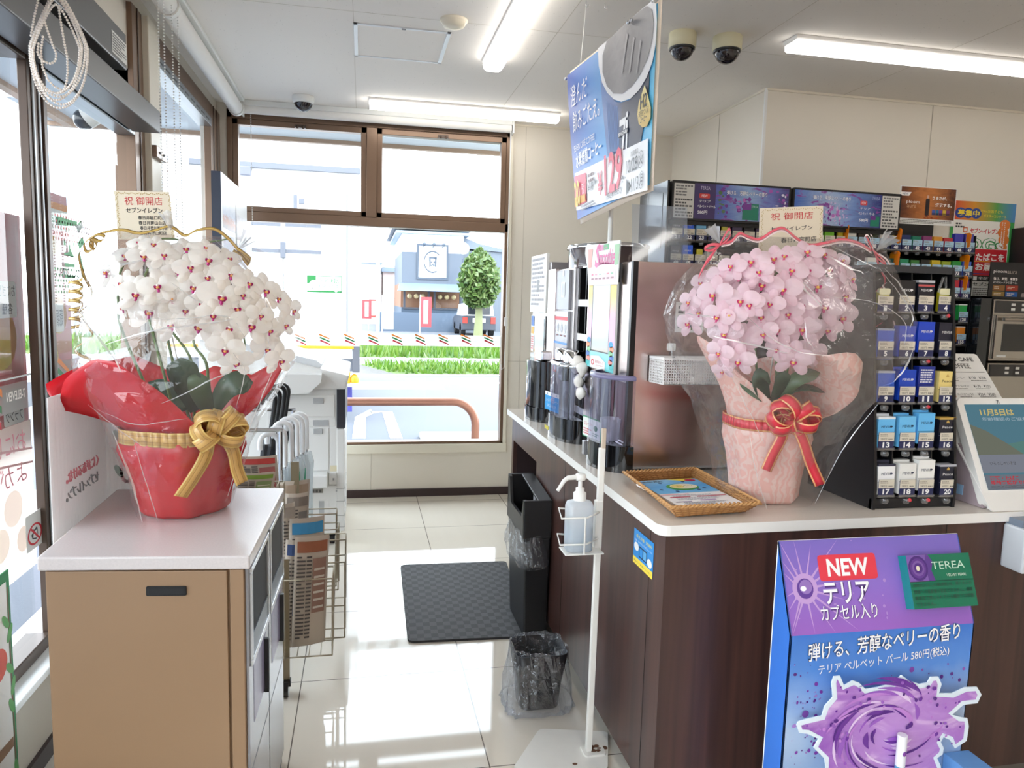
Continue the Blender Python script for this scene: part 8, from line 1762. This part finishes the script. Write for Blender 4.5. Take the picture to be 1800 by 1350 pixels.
for i, (s_, a_, b_) in enumerate((('ホットコーヒー', '¥130', '¥204'), ('アイスコーヒー', '¥130', '¥232'), ('ホットカフェラテ', '¥204', '¥260'), ('アイスカフェラテ', '¥260', '¥278'))):
    v = e0 + k_ * (.38 - .20 * i); mb.text(fr, s_, .13, v, .009, blt, width=.06, n=.0006).text(fr, a_, .19, v, .011, blt, width=.026, n=.0006).text(fr, b_, .228, v, .011, blt, width=.026, n=.0006).scribble(fr, .105, .15, v - .012, v - .008, 1, inkd, .0006, i).scribble(fr, .18, .24, v - .012, v - .008, 1, inkd, .0006, i + 4).rect(fr, .05, .25, v - k_ * .10, v - k_ * .097, MC((180, 180, 180)), .0006)
    mb.poly(fr, [(.075, v - .012), (.09, v - .012), (.096, v + .010), (.07, v + .010)], MC(((60, 40, 30), (40, 30, 28), (190, 140, 100), (170, 120, 90))[i]), .0008)
mb.build('print', t)
a, b_ = P(1783, 925, y=1.70), P(1800, 1000, y=1.70)
t = thing('card_terminal', 'white device fixed on the counter front at the right edge', 'device', (a.x + .06, 1.71, b_.z)); MB().box(a.x, a.x + .13, 1.66, 1.736, b_.z, a.z, M('device_grey', (214, 218, 224), .35)).build('case', t, bevel=.006); MB().box(a.x + .012, a.x + .12, 1.656, 1.66, b_.z + .02, a.z - .01, M('device_screen', (188, 196, 206), .15)).build('panel', t); MB().lathe((a.x + .01, 1.659, b_.z + .012), [(.003, -.002), (.003, .002)], MC((60, 60, 60)), 8).build('screw', t); MB().box(a.x + .006, a.x + .13, 1.68, 1.736, a.z, a.z + .02, M('device_top', (120, 132, 148), .4)).build('mount', t)

# ================================================================== HANGING COFFEE POSTER
class Curl:
    """poster sheet hanging over the counter, its lower far corner curling away"""
    def __init__(s, x, y, z, curl): s.x, s.y, s.z, s.c = x, y, z, curl
    def at(s, u, v, n=0.0):
        f = max(0.0, 1 - u / PWd); g = max(0.0, 1 - v / PHt); e = s.c * (f ** 1.2) * (g ** 1.2)
        return Vector((s.x + e - (n * 3 if n > 0 else n), s.y - u, s.z + v - .075 * u * v / PHt))
PX_ = .80; pa = P(997, 133, x=PX_); pb = P(1157, -3, x=PX_); PWd = pa.y - pb.y; pz1 = pa.z; PHt = pz1 - P(1017, 385, x=PX_ + .06).z
pf_ = Curl(PX_, pa.y, pz1 - PHt, .065)
def pp(px, py):
    u, v = .4, .3
    for _ in range(6):
        q_ = P(px, py, x=pf_.at(u, v).x); u = pa.y - q_.y; v = (q_.z - (pz1 - PHt)) / (1 - .075 * u / PHt)
    return u, v
def sheet(mb, u0, u1, v0, v1, mat, n, nu=14, nv=10):
    vs = [pf_.at(u0 + (u1 - u0) * i / nu, v0 + (v1 - v0) * j / nv, n) for j in range(nv + 1) for i in range(nu + 1)]
    fs = []; uv = []
    for j in range(nv):
        for i in range(nu): fs.append((j * (nu + 1) + i, j * (nu + 1) + i + 1, (j + 1) * (nu + 1) + i + 1, (j + 1) * (nu + 1) + i)); uv.append([(i / nu, j / nv), ((i + 1) / nu, j / nv), ((i + 1) / nu, (j + 1) / nv), (i / nu, (j + 1) / nv)])
    mb.add(vs, fs, mat, True, uv)
t = thing('hanging_poster', 'blue coffee promotion poster hanging from the ceiling over the drink machines', 'poster', (PX_, pa.y - PWd / 2, pz1 - PHt))
mb = MB(); sheet(mb, PWd * .02, PWd * 1.012, -.02, PHt * 1.02, M('backing_card', (222, 204, 186), .6), -.007); mb.build('backing', t, solid=.002)
mb = MB(); sheet(mb, 0, PWd, 0, PHt, MGrad('coffee_blue', [(0, (52, 84, 180)), (.25, (48, 124, 210)), (.5, (70, 160, 226)), (.8, (70, 150, 214)), (1, (110, 200, 236))], 'U', .35), 0)
def pol(pts, mat, n, rings=4):
    """print shape filled in rings from its middle, so that it follows the curling sheet"""
    q_ = [pp(*p) for p in pts]; k = len(q_); cu = (min(p[0] for p in q_) + max(p[0] for p in q_)) / 2; cv = (min(p[1] for p in q_) + max(p[1] for p in q_)) / 2
    if sum((b_[0] - a[0]) * (b_[1] + a[1]) for a, b_ in zip(q_, q_[1:] + q_[:1])) > 0: q_.reverse()
    pl = [(cu, cv)] + [(cu + (u - cu) * r / rings, cv + (v - cv) * r / rings) for r in range(1, rings + 1) for u, v in q_]
    u0, u1, v0, v1 = min(p[0] for p in q_), max(p[0] for p in q_), min(p[1] for p in q_), max(p[1] for p in q_)
    fs = [(0, 1 + j, 1 + (j + 1) % k) for j in range(k)] + [(1 + r * k + j, 1 + (r + 1) * k + j, 1 + (r + 1) * k + (j + 1) % k, 1 + r * k + (j + 1) % k) for r in range(rings - 1) for j in range(k)]
    uv = lambda i: ((pl[i][0] - u0) / (u1 - u0), (pl[i][1] - v0) / (v1 - v0)); mb.add([pf_.at(u, v, n) for u, v in pl], fs, mat, uvs=[[uv(i) for i in f] for f in fs])
ZP = lambda l: [(980 + a / 3.375, b_ / 3.375) for a, b_ in l]
cupb = MGrad('cup_sleeve', [(0, (70, 120, 190)), (.35, (52, 92, 160)), (.5, (50, 58, 84)), (1, (44, 50, 70))], 'U', .35, .12, 40)
pol(ZP([(258, 470), (275, 540), (330, 600), (380, 610), (440, 590), (500, 520), (550, 420), (545, 560), (520, 720), (500, 830), (480, 900), (300, 925), (285, 780), (270, 620)]), cupb, .0008)
for k in range(9): pol(ZP([(292 + 8 * k, 600 + 6 * min(k, 5)), (296 + 8 * k, 602 + 6 * min(k, 5)), (318 + 7 * k, 915), (314 + 7 * k, 915)]), MC((84, 130, 196), .35), .001)
pol(ZP([(245, 288), (250, 390), (270, 490), (300, 550), (340, 590), (385, 604), (440, 585), (490, 535), (535, 460), (570, 370), (590, 260), (597, 130), (592, 20), (560, 12), (500, 60), (420, 135), (330, 215)]), MC((240, 238, 238), .35), .0012)
greyc = MGrad('cup_inside', [(0, (120, 116, 116)), (.4, (156, 150, 150)), (.6, (128, 124, 124)), (1, (150, 146, 146))], 'U', .4, .4, 5)
pol(ZP([(300, 245), (275, 330), (275, 430), (300, 510), (340, 556), (395, 556), (450, 512), (500, 440), (545, 345), (572, 230), (580, 120), (570, 60), (540, 36), (480, 78), (400, 150)]), greyc, .0016)
for a_ in (0, 1, 2): pol(ZP([(420 + 40 * a_, 200 + 20 * a_), (430 + 40 * a_, 205 + 20 * a_), (398 + 44 * a_, 430), (388 + 44 * a_, 440)]), MC((160, 156, 157), .3), .002)
wp = MC((246, 246, 248), .35); dkp = MC((50, 52, 60), .4); rp = MC((230, 66, 96), .4)
def ptxt(s_, px, py, h, w, mat, n=.0012, bold=.0, skew=0.0): u, v = pp(px, py); mb.text(pf_, s_, u, v, h, mat, width=w, n=n, bold=bold, skew=skew)
def zp(a, b_): return 980 + a / 3.375, b_ / 3.375
ptxt('澄んだ', *zp(130, 545), .078, .225, wp, skew=.1); ptxt('飲みごたえ。', *zp(170, 680), .078, .36, wp, skew=.1)
ptxt('SEVEN CAFÉ COFFEE', *zp(160, 845), .030, .30, wp); ptxt('水素焙煎コーヒー', *zp(185, 915), .058, .37, wp, bold=.02)
# shop emblem on the cup: a 7 with lettering across it
u, v = pp(*zp(398, 790)); s_ = .052
for pts in ([(-1, .75), (.55, .75), (.55, .5), (-.05, -1.0), (-.5, -1.0), (.05, .42), (-1, .42)], [(.62, .55), (.98, .55), (.98, -1.0), (.62, -1.0)]): mb.poly(pf_, [(u + a * s_ * .8, v + b_ * s_ * 1.3) for a, b_ in reversed(pts)], wp, .0014)
mb.disc(pf_, u + .80 * s_ * .8, v + .82 * s_ * 1.3, s_ * .2, s_ * .2, wp, .0014, k=12); mb.rect(pf_, u - s_ * .95, u + s_ * .9, v - .16 * s_, v + .18 * s_, MC((52, 60, 86), .4), .0018); mb.text(pf_, 'SEVEN&i', u, v, .013, wp, width=s_ * 1.7, n=.0022, bold=.02); mb.text(pf_, 'SEVEN CAFÉ', u, v - s_ * 1.6, .011, wp, width=s_ * 1.9, n=.0014)
gp = MGrad('gold_drop', [(0, (206, 170, 84)), (1, (248, 232, 160))], 'V', .35); pol(ZP([(527, 505), (545, 560), (564, 640), (562, 700), (540, 750), (515, 758), (492, 735), (483, 680), (492, 610), (512, 550)]), gp, .0018)
ptxt('H2', *zp(522, 598), .044, .055, dkp, .0022, .02); ptxt('未来をつくる', *zp(522, 665), .022, .082, dkp, .0022); ptxt('コーヒー', *zp(522, 703), .022, .055, dkp, .0022)
mb.build('sheet', t); mb = MB()
# price panel stuck over the lower half
pq = lambda pts, m_, n: pol(ZP(pts), m_, n)
def grid_quad(c4, mat, n, k=8):
    q4 = [pp(*zp(*c)) for c in c4]; vs = []; f_ = []
    for j in range(k + 1):
        for i in range(k + 1):
            a_, b_ = i / k, j / k; u = (q4[0][0] * (1 - a_) + q4[1][0] * a_) * (1 - b_) + (q4[3][0] * (1 - a_) + q4[2][0] * a_) * b_; v = (q4[0][1] * (1 - a_) + q4[1][1] * a_) * (1 - b_) + (q4[3][1] * (1 - a_) + q4[2][1] * a_) * b_; vs.append(pf_.at(u, v, n))
    for j in range(k):
        for i in range(k): f_.append((j * (k + 1) + i, j * (k + 1) + i + 1, (j + 1) * (k + 1) + i + 1, (j + 1) * (k + 1) + i))
    mb.add(vs, f_, mat, True)
grid_quad([(122, 1250), (548, 1128), (550, 822), (112, 1030)], wp, .0024)
grid_quad([(118, 1230), (187, 1200), (183, 1025), (114, 1050)], rp, .0034, 4); grid_quad([(120, 1222), (184, 1194), (181, 1150), (119, 1176)], MC((244, 180, 80)), .004, 3)
ptxt('20', *zp(138, 1150), .10, .085, MC((250, 226, 120)), .005, .03); ptxt('円引', *zp(172, 1120), .04, .03, wp, .005); ptxt('¥149', *zp(212, 1108), .035, .075, dkp, .0036, .01); mb.poly(pf_, [(pp(*zp(236, 1060))[0], pp(*zp(236, 1060))[1]), (pp(*zp(246, 1078))[0], pp(*zp(246, 1078))[1]), (pp(*zp(237, 1098))[0], pp(*zp(237, 1098))[1])][::-1], dkp, .0036)
ptxt('¥', *zp(268, 1090), .085, .062, rp, .0036, .02); ptxt('129', *zp(345, 1020), .150, .205, rp, .0036, .025); ptxt('*', *zp(405, 1068), .03, .028, dkp, .0036, .02); ptxt('(税込¥139.32)', *zp(350, 1150), .03, .19, dkp, .0036)
ptxt('10/28㊋', *zp(476, 966), .060, .165, dkp, .0036, .0); ptxt('▶11/3㊊', *zp(477, 1088), .060, .165, dkp, .0036, .0); ptxt('期間限定', *zp(476, 905), .018, .07, MC((150, 150, 150)), .0036)
u, v = pp(*zp(215, 1052)); mb.scribble(pf_, u - .04, u + .04, v - .02, v + .02, 2, MC((150, 130, 130)), .0036, 3); u, v = pp(*zp(200, 1215)); mb.scribble(pf_, u - .12, u + .1, v - .012, v + .012, 2, MC((170, 170, 180)), .0036, 5); mb.build('price_sheet', t)
for a_ in ((441, 136), (460, 122), (66, 470), (590, 6)): u, v = pp(*zp(*a_)); MB().ball(pf_.at(u, v, .004), .006, silver, 10, 6).build('rivet', t)
hk = P(1030, 10, z=ZC - .02); e = pf_.at(*pp(1021, 110)); hk2 = pf_.at(PWd * .95, PHt * .98)
MB().tube([(hk.x, hk.y, ZC - .02), e], .0012, M('thread', (236, 236, 230), .5), 6).build('thread', t); MB().tube([(hk2.x, hk2.y, ZC - .02), hk2], .0012, MATS['thread'], 6).build('thread', t)
pol_ = P(1073, 400, x=.90); MB().tube([(.90, pol_.y, 1.552), (.90, pol_.y, pz1 - PHt + .12)], .0085, white_pl, 10).build('support_pole', t)
for i, (px, py, lb) in enumerate(((1030, 10, 'small white ceiling hook holding the poster thread'), (1063, 14, 'small white empty ceiling hook beside the poster thread hook'))):
    h_ = P(px, py, z=ZC - .02); tag(MB().tube([(h_.x, h_.y, ZC), (h_.x, h_.y, ZC - .016), (h_.x + .006, h_.y, ZC - .026), (h_.x + .012, h_.y, ZC - .02), (h_.x + .011, h_.y, ZC - .013)], .0016, silver, 6).build('ceiling_hook'), lb, 'hook')

# ================================================================== FLOOR STANDEE
YD = 1.50; ftl, fml = P(1370, 952, y=1.575), P(1390, 1122, y=YD); fmr = P(1713, 1092, y=YD)
t = thing('floor_standee', 'purple and blue cardboard berry cigarette standee before the counter', 'standee', (1.25, 1.52, 0))
x0, x1 = 1.0, fmr.x; zf = (fml.z + fmr.z) / 2; zt_ = ftl.z; yt = 1.578
hu = Vector((0, yt - YD, zt_ - zf)); hH = hu.length; hf = Fr((x0, YD, zf), X, hu); W_ = x1 - x0
def place(px, py, f0):                                 # photo point on a flat frame -> its (u, v)
    n_ = f0.n; d = cam_fw + cam_rt * ((px - 900.0) / F_PX) + cam_up * ((675.0 - py) / F_PX); k = (f0.o - CAM_POS).dot(n_) / d.dot(n_); q_ = CAM_POS + d * k - f0.o
    return q_.dot(f0.ux), q_.dot(f0.uy)
zd = lambda a, b_: (1340 + a / 3.139, 920 + b_ / 3.139)
headp = MGrad('purple_print', [(0, (152, 98, 190)), (.5, (142, 110, 202)), (1, (122, 104, 190))], 'V', .35, .15, 4); bodyp = MGrad('blue_print', [(0, (66, 112, 180)), (.35, (116, 154, 206)), (.62, (178, 200, 228)), (.85, (86, 140, 216)), (1, (62, 120, 208))], 'V', .35, .10, 4)
mb = MB().fbox(hf, 0, W_, 0, hH, -.006, -.0004, wp).quad(hf.at(0, 0, 0), hf.at(W_, 0, 0), hf.at(W_, hH, 0), hf.at(0, hH, 0), headp)
cu, cv = place(*zd(235, 360), hf); ray = MTranslucent('ray_print', (196, 160, 214), .0, 0, .4)
for k in range(16): a_ = 2 * pi * k / 16 + .1; L = .11 + .06 * ((k * 7) % 3) / 2; mb.poly(hf, [(min(W_, max(0, cu + r * cos(b_))), min(hH, max(0, cv + r * sin(b_)))) for r, b_ in ((.02, a_ - .16), (L, a_), (.02, a_ + .16))], ray, .0006)
mb.disc(hf, cu, cv, .034, .036, ray, .0008).disc(hf, cu, cv, .022, .024, MC((96, 60, 150), .2), .0012).disc(hf, cu + .002, cv + .004, .017, .017, MC((150, 116, 190), .2), .0014).disc(hf, cu - .005, cv + .0, .008, .006, MC((250, 244, 255), .2), .0016)
u, v = place(*zd(470, 240), hf); mb.rrect(hf, u - .080, u + .080, v - .031, v + .031, .008, .0004, .0012, MC((226, 58, 76), .35)).text(hf, 'NEW', u, v, .042, wp, width=.115, n=.0016, bold=.03)
shd = MC((86, 52, 130), .4)
for s_, a_, b_, h_, w__, bd in (('テリア', 465, 380, .052, .128, .02), ('カプセル入り', 478, 488, .036, .155, .005)): u, v = place(*zd(a_, b_), hf); mb.text(hf, s_, u + .0015, v - .0015, h_, shd, width=w__, n=.0012, bold=bd + .03).text(hf, s_, u, v, h_, wp, width=w__, n=.0018, bold=bd)
for k in range(16): mb.disc(hf, rnd.uniform(.02, W_ * .55), rnd.uniform(.02, hH), rnd.uniform(.001, .005), rnd.uniform(.001, .005), MC((176, 140, 206), .3), .0007 + k * .00002, k=8)
mb.build('header_panel', t)
bf = Fr((x0, YD, 0), X, Z)
mb = MB().fbox(bf, 0, W_, 0, zf, -.006, -.0004, wp).quad(bf.at(0, 0, 0), bf.at(W_, 0, 0), bf.at(W_, zf, 0), bf.at(0, zf, 0), bodyp)
c1 = MC((64, 128, 206), .35); s_ = '弾ける、芳醇なベリーの香り'; u, v = place(*zd(680, 650), bf)
mb.text(bf, s_, u, v, .048, c1, width=.428, n=.0006, bold=.10, rot=.07).text(bf, s_, u, v, .047, MC((30, 50, 100), .4), width=.423, n=.0012, bold=.045, rot=.07).text(bf, s_, u, v, .046, wp, width=.420, n=.0018, bold=.012, rot=.07)
u, v = place(*zd(675, 755), bf); mb.text(bf, 'テリア ベルベット パール 580円(税込)', u + .001, v - .001, .029, MC((50, 70, 120), .4), width=.365, n=.0010, rot=.07).text(bf, 'テリア ベルベット パール 580円(税込)', u, v, .029, wp, width=.364, n=.0016, bold=.008, rot=.07)
for k in range(110):
    a_, b_ = rnd.uniform(60, 1090), rnd.uniform(770, 1330); 
    if 330 < a_ < 900 and rnd.random() < .8: a_ = rnd.uniform(60, 330)
    u, v = place(*zd(a_, b_), bf)
    if 0.01 < u < W_ - .01: r = rnd.choice((.0012, .0015, .002, .003, .005)); mb.disc(bf, u, v, r * rnd.uniform(.7, 1.6), r, MC(((92, 40, 130), (130, 60, 160), (170, 130, 200))[k % 3], .3), .0007 + k * .00001, k=8, rot=rnd.uniform(0, 3))
for a_, b_, r in ((822, 805, .007), (235, 1050, .009), (880, 805, .003), (1108, 800, .004)): u, v = place(*zd(a_, b_), bf); mb.disc(bf, u, v, r, r, MC((140, 80, 170), .2), .002)
mb.build('body_panel', t)
side = MC((58, 116, 206), .4); sd = Fr((x0, 0, 0), -Y, Z)
MB().prism(sd, [(-yt, 0), (-YD, 0), (-YD, zf), (-yt, zt_)], -.003, .0, side).build('side_wing', t); MB().prism(Fr((x1, 0, 0), Y, Z), [(YD, 0), (yt, 0), (yt, zt_), (YD, zf)], -.003, .0, side).build('side_wing', t)
MB().box(x0, x1, yt, yt + .004, 0, zt_, wp).build('back_panel', t)
zb_ = P(1697, 1318, y=YD).z
MB().box(x1 - .055, x1 + .02, YD - .14, YD - .001, 0, zb_, MC((110, 160, 220), .4)).build('base_flap', t, bevel=.002)
# raised cigarette box on the header
q4 = [place(*zd(*p), hf) for p in ((775, 488), (1165, 455), (1125, 152), (742, 178))]; u0, v0 = q4[0][0], min(q4[0][1], q4[1][1]); u1, v1 = q4[1][0], q4[2][1]
gr1, gr2 = MGrad('pack_green', [(0, (20, 120, 84)), (1, (14, 110, 76))], 'V', .2, .1), MC((16, 128, 128), .2)
pk_ = thing if False else None
mb = MB().fbox(hf, u0 + .012, min(u1, W_ - .004), v0 + .006, v1 - .004, 0, .028, MC((16, 112, 84), .22)); uu0, uu1, vv0, vv1 = u0 + .012, min(u1, W_ - .004), v0 + .006, v1 - .004; pw_, ph_ = uu1 - uu0, vv1 - vv0; f2 = Fr(hf.at(uu0, vv0, .028), hf.ux, hf.uy)
mb.fbox(Fr(hf.at(uu0 - .0004, vv0, 0), hf.ux, hf.uy), 0, .0004, 0, ph_, 0, .028, gr2)
mb.poly(f2, [(0, ph_ * .505), (pw_ * .40, ph_ * .505), (pw_ * .36, ph_ * .7), (pw_ * .40, ph_ * .86), (pw_ * .34, ph_), (0, ph_)], MC((92, 60, 140), .25), .0004).poly(f2, [(0, ph_ * .505), (pw_ * .30, ph_ * .505), (pw_ * .27, ph_ * .75), (pw_ * .30, ph_), (0, ph_)], MC((124, 90, 170), .25), .00045)
for k, c in enumerate(((74, 40, 120), (96, 56, 140), (120, 84, 160), (84, 46, 130), (60, 32, 100))): mb.disc(f2, pw_ * .16, ph_ * .75, pw_ * (.15 - .028 * k), ph_ * (.235 - .045 * k), MC(c, .25), .0005 + k * .0002, k=20)
mb.disc(f2, pw_ * .15, ph_ * .75, pw_ * .028, ph_ * .05, MC((226, 214, 196)), .0018).rect(f2, 0, pw_, ph_ * .495, ph_ * .505, MC((8, 50, 40)), .0016)
mb.text(f2, 'TEREA', pw_ * .63, ph_ * .79, ph_ * .14, MC((190, 226, 206), .3), width=pw_ * .52, n=.0016).text(f2, 'VELVET PEARL', pw_ * .74, ph_ * .60, ph_ * .05, MC((200, 230, 214), .3), width=pw_ * .32, n=.0016)
for i, s_ in enumerate(('加熱式たばこの煙(蒸気)は、周りの人の', '健康への悪影響が否定できません。健康', '増進法で禁じられている場所では喫煙', 'できません。')): mb.text(f2, s_, pw_ * .03, ph_ * (.43 - .115 * i), ph_ * .075, MC((12, 46, 36), .4), width=pw_ * (.92 if i < 3 else .30), n=.0016, align='L')
mb.build('raised_pack', t)
# cut-out splash standing clear of the panel
cf_ = Fr((x0, YD - .045, 0), X, Z)
outl = [(190, 1115), (200, 1095), (240, 1082), (330, 1062), (345, 1010), (390, 960), (383, 880), (396, 845), (430, 842), (452, 896), (500, 868), (535, 880), (570, 915), (640, 905), (720, 882), (770, 838), (812, 870), (868, 888), (912, 880), (930, 848), (972, 846), (990, 888), (975, 938), (1050, 938), (1120, 905), (1185, 903), (1210, 945), (1188, 992), (1110, 1002), (1048, 1056), (1088, 1068), (1132, 1076), (1140, 1120), (1128, 1200), (1064, 1242), (1035, 1195), (1000, 1180), (985, 1208), (1002, 1240), (995, 1275), (965, 1295), (985, 1340), (985, 1420), (360, 1420), (345, 1300), (285, 1240), (312, 1190), (250, 1162), (205, 1156)]
def splash(k, cx=690, cy=1110): return [place(*zd(cx + (a - cx) * k, cy + (b_ - cy) * k), cf_) for a, b_ in outl]
def ccw(q_): return q_ if sum((b_[0] - a[0]) * (b_[1] + a[1]) for a, b_ in zip(q_, q_[1:] + q_[:1])) < 0 else list(reversed(q_))
sw1 = MGrad('berry_swirl', [(0, (150, 90, 186)), (.5, (200, 156, 220)), (1, (170, 112, 200))], 'U', .3, .9, 3, [(0, (96, 40, 140)), (.45, (150, 84, 186)), (.6, (214, 176, 226)), (1, (110, 50, 150))], (.35, .65))
mb = MB().prism(cf_, ccw(splash(1.0)), -.003, 0, M('splash_white', (222, 234, 244), .4)); mb.build('splash_cutout', t)
inner = []
for i, (a, b_) in enumerate(outl):
    pa_, pb_ = outl[i - 1], outl[(i + 1) % len(outl)]; tx, ty = pb_[0] - pa_[0], pb_[1] - pa_[1]; L = math.hypot(tx, ty) + 1e-6; inner.append((a - ty / L * 24, b_ + tx / L * 24))
mb = MB().poly(cf_, ccw([place(*zd(*p), cf_) for p in inner]), sw1, .0006)
pcs = [MC(c, .25) for c in ((104, 44, 150), (84, 30, 130), (190, 130, 210), (150, 90, 190), (226, 200, 236))]
su, sv = place(*zd(705, 1130), cf_)
for k in range(46):
    r0_ = rnd.uniform(.03, .12); a0_ = rnd.uniform(0, 6.3); arc = rnd.uniform(.5, 1.3); n_ = 9; w__ = rnd.uniform(.002, .008); out_, in_ = [], []
    for i in range(n_): f = i / (n_ - 1); a_ = a0_ + arc * f; r = r0_ * (1 + .35 * f); ww = w__ * sin(pi * f) + .0003; out_.append((su + (r + ww) * cos(a_) * 1.15, sv + (r + ww) * sin(a_) * .85)); in_.append((su + (r - ww) * cos(a_) * 1.15, sv + (r - ww) * sin(a_) * .85))
    mb.poly(cf_, out_ + in_[::-1], pcs[k % 5], .0010 + k * .00004)
for k in range(60):
    i = rnd.randrange(len(outl)); a, b_ = inner[i]; f = rnd.uniform(.55, .97); a, b_ = 690 + (a - 690) * f, 1110 + (b_ - 1110) * f; u, v = place(*zd(a, b_), cf_); r = rnd.uniform(.0015, .005); mb.disc(cf_, u, v, r * 1.3, r, pcs[k % 4], .003 + k * .00002, k=8, rot=rnd.uniform(0, 3))
mb.build('splash_print', t)
u, v = place(*zd(742, 1140), cf_); tp = cf_.at(u, v, .02); st = cf_.at(u, v - .12, .02)
mb = MB().tube([st, st.lerp(tp, .35)], .0115, MGrad('stick_blue', [(0, (80, 150, 190)), (1, (150, 200, 220))], 'V', .3), 18).tube([st.lerp(tp, .35), tp], .0113, M('stick_white', (230, 230, 236), .35), 18); mb.build('stick_model', t); u2, v2 = place(*zd(735, 1232), cf_); MB().ball(cf_.at(u2, v2, .0305), .005, MC((120, 60, 150), .2), 12, 8, (1, .5, 1.3)).build('capsule', t)
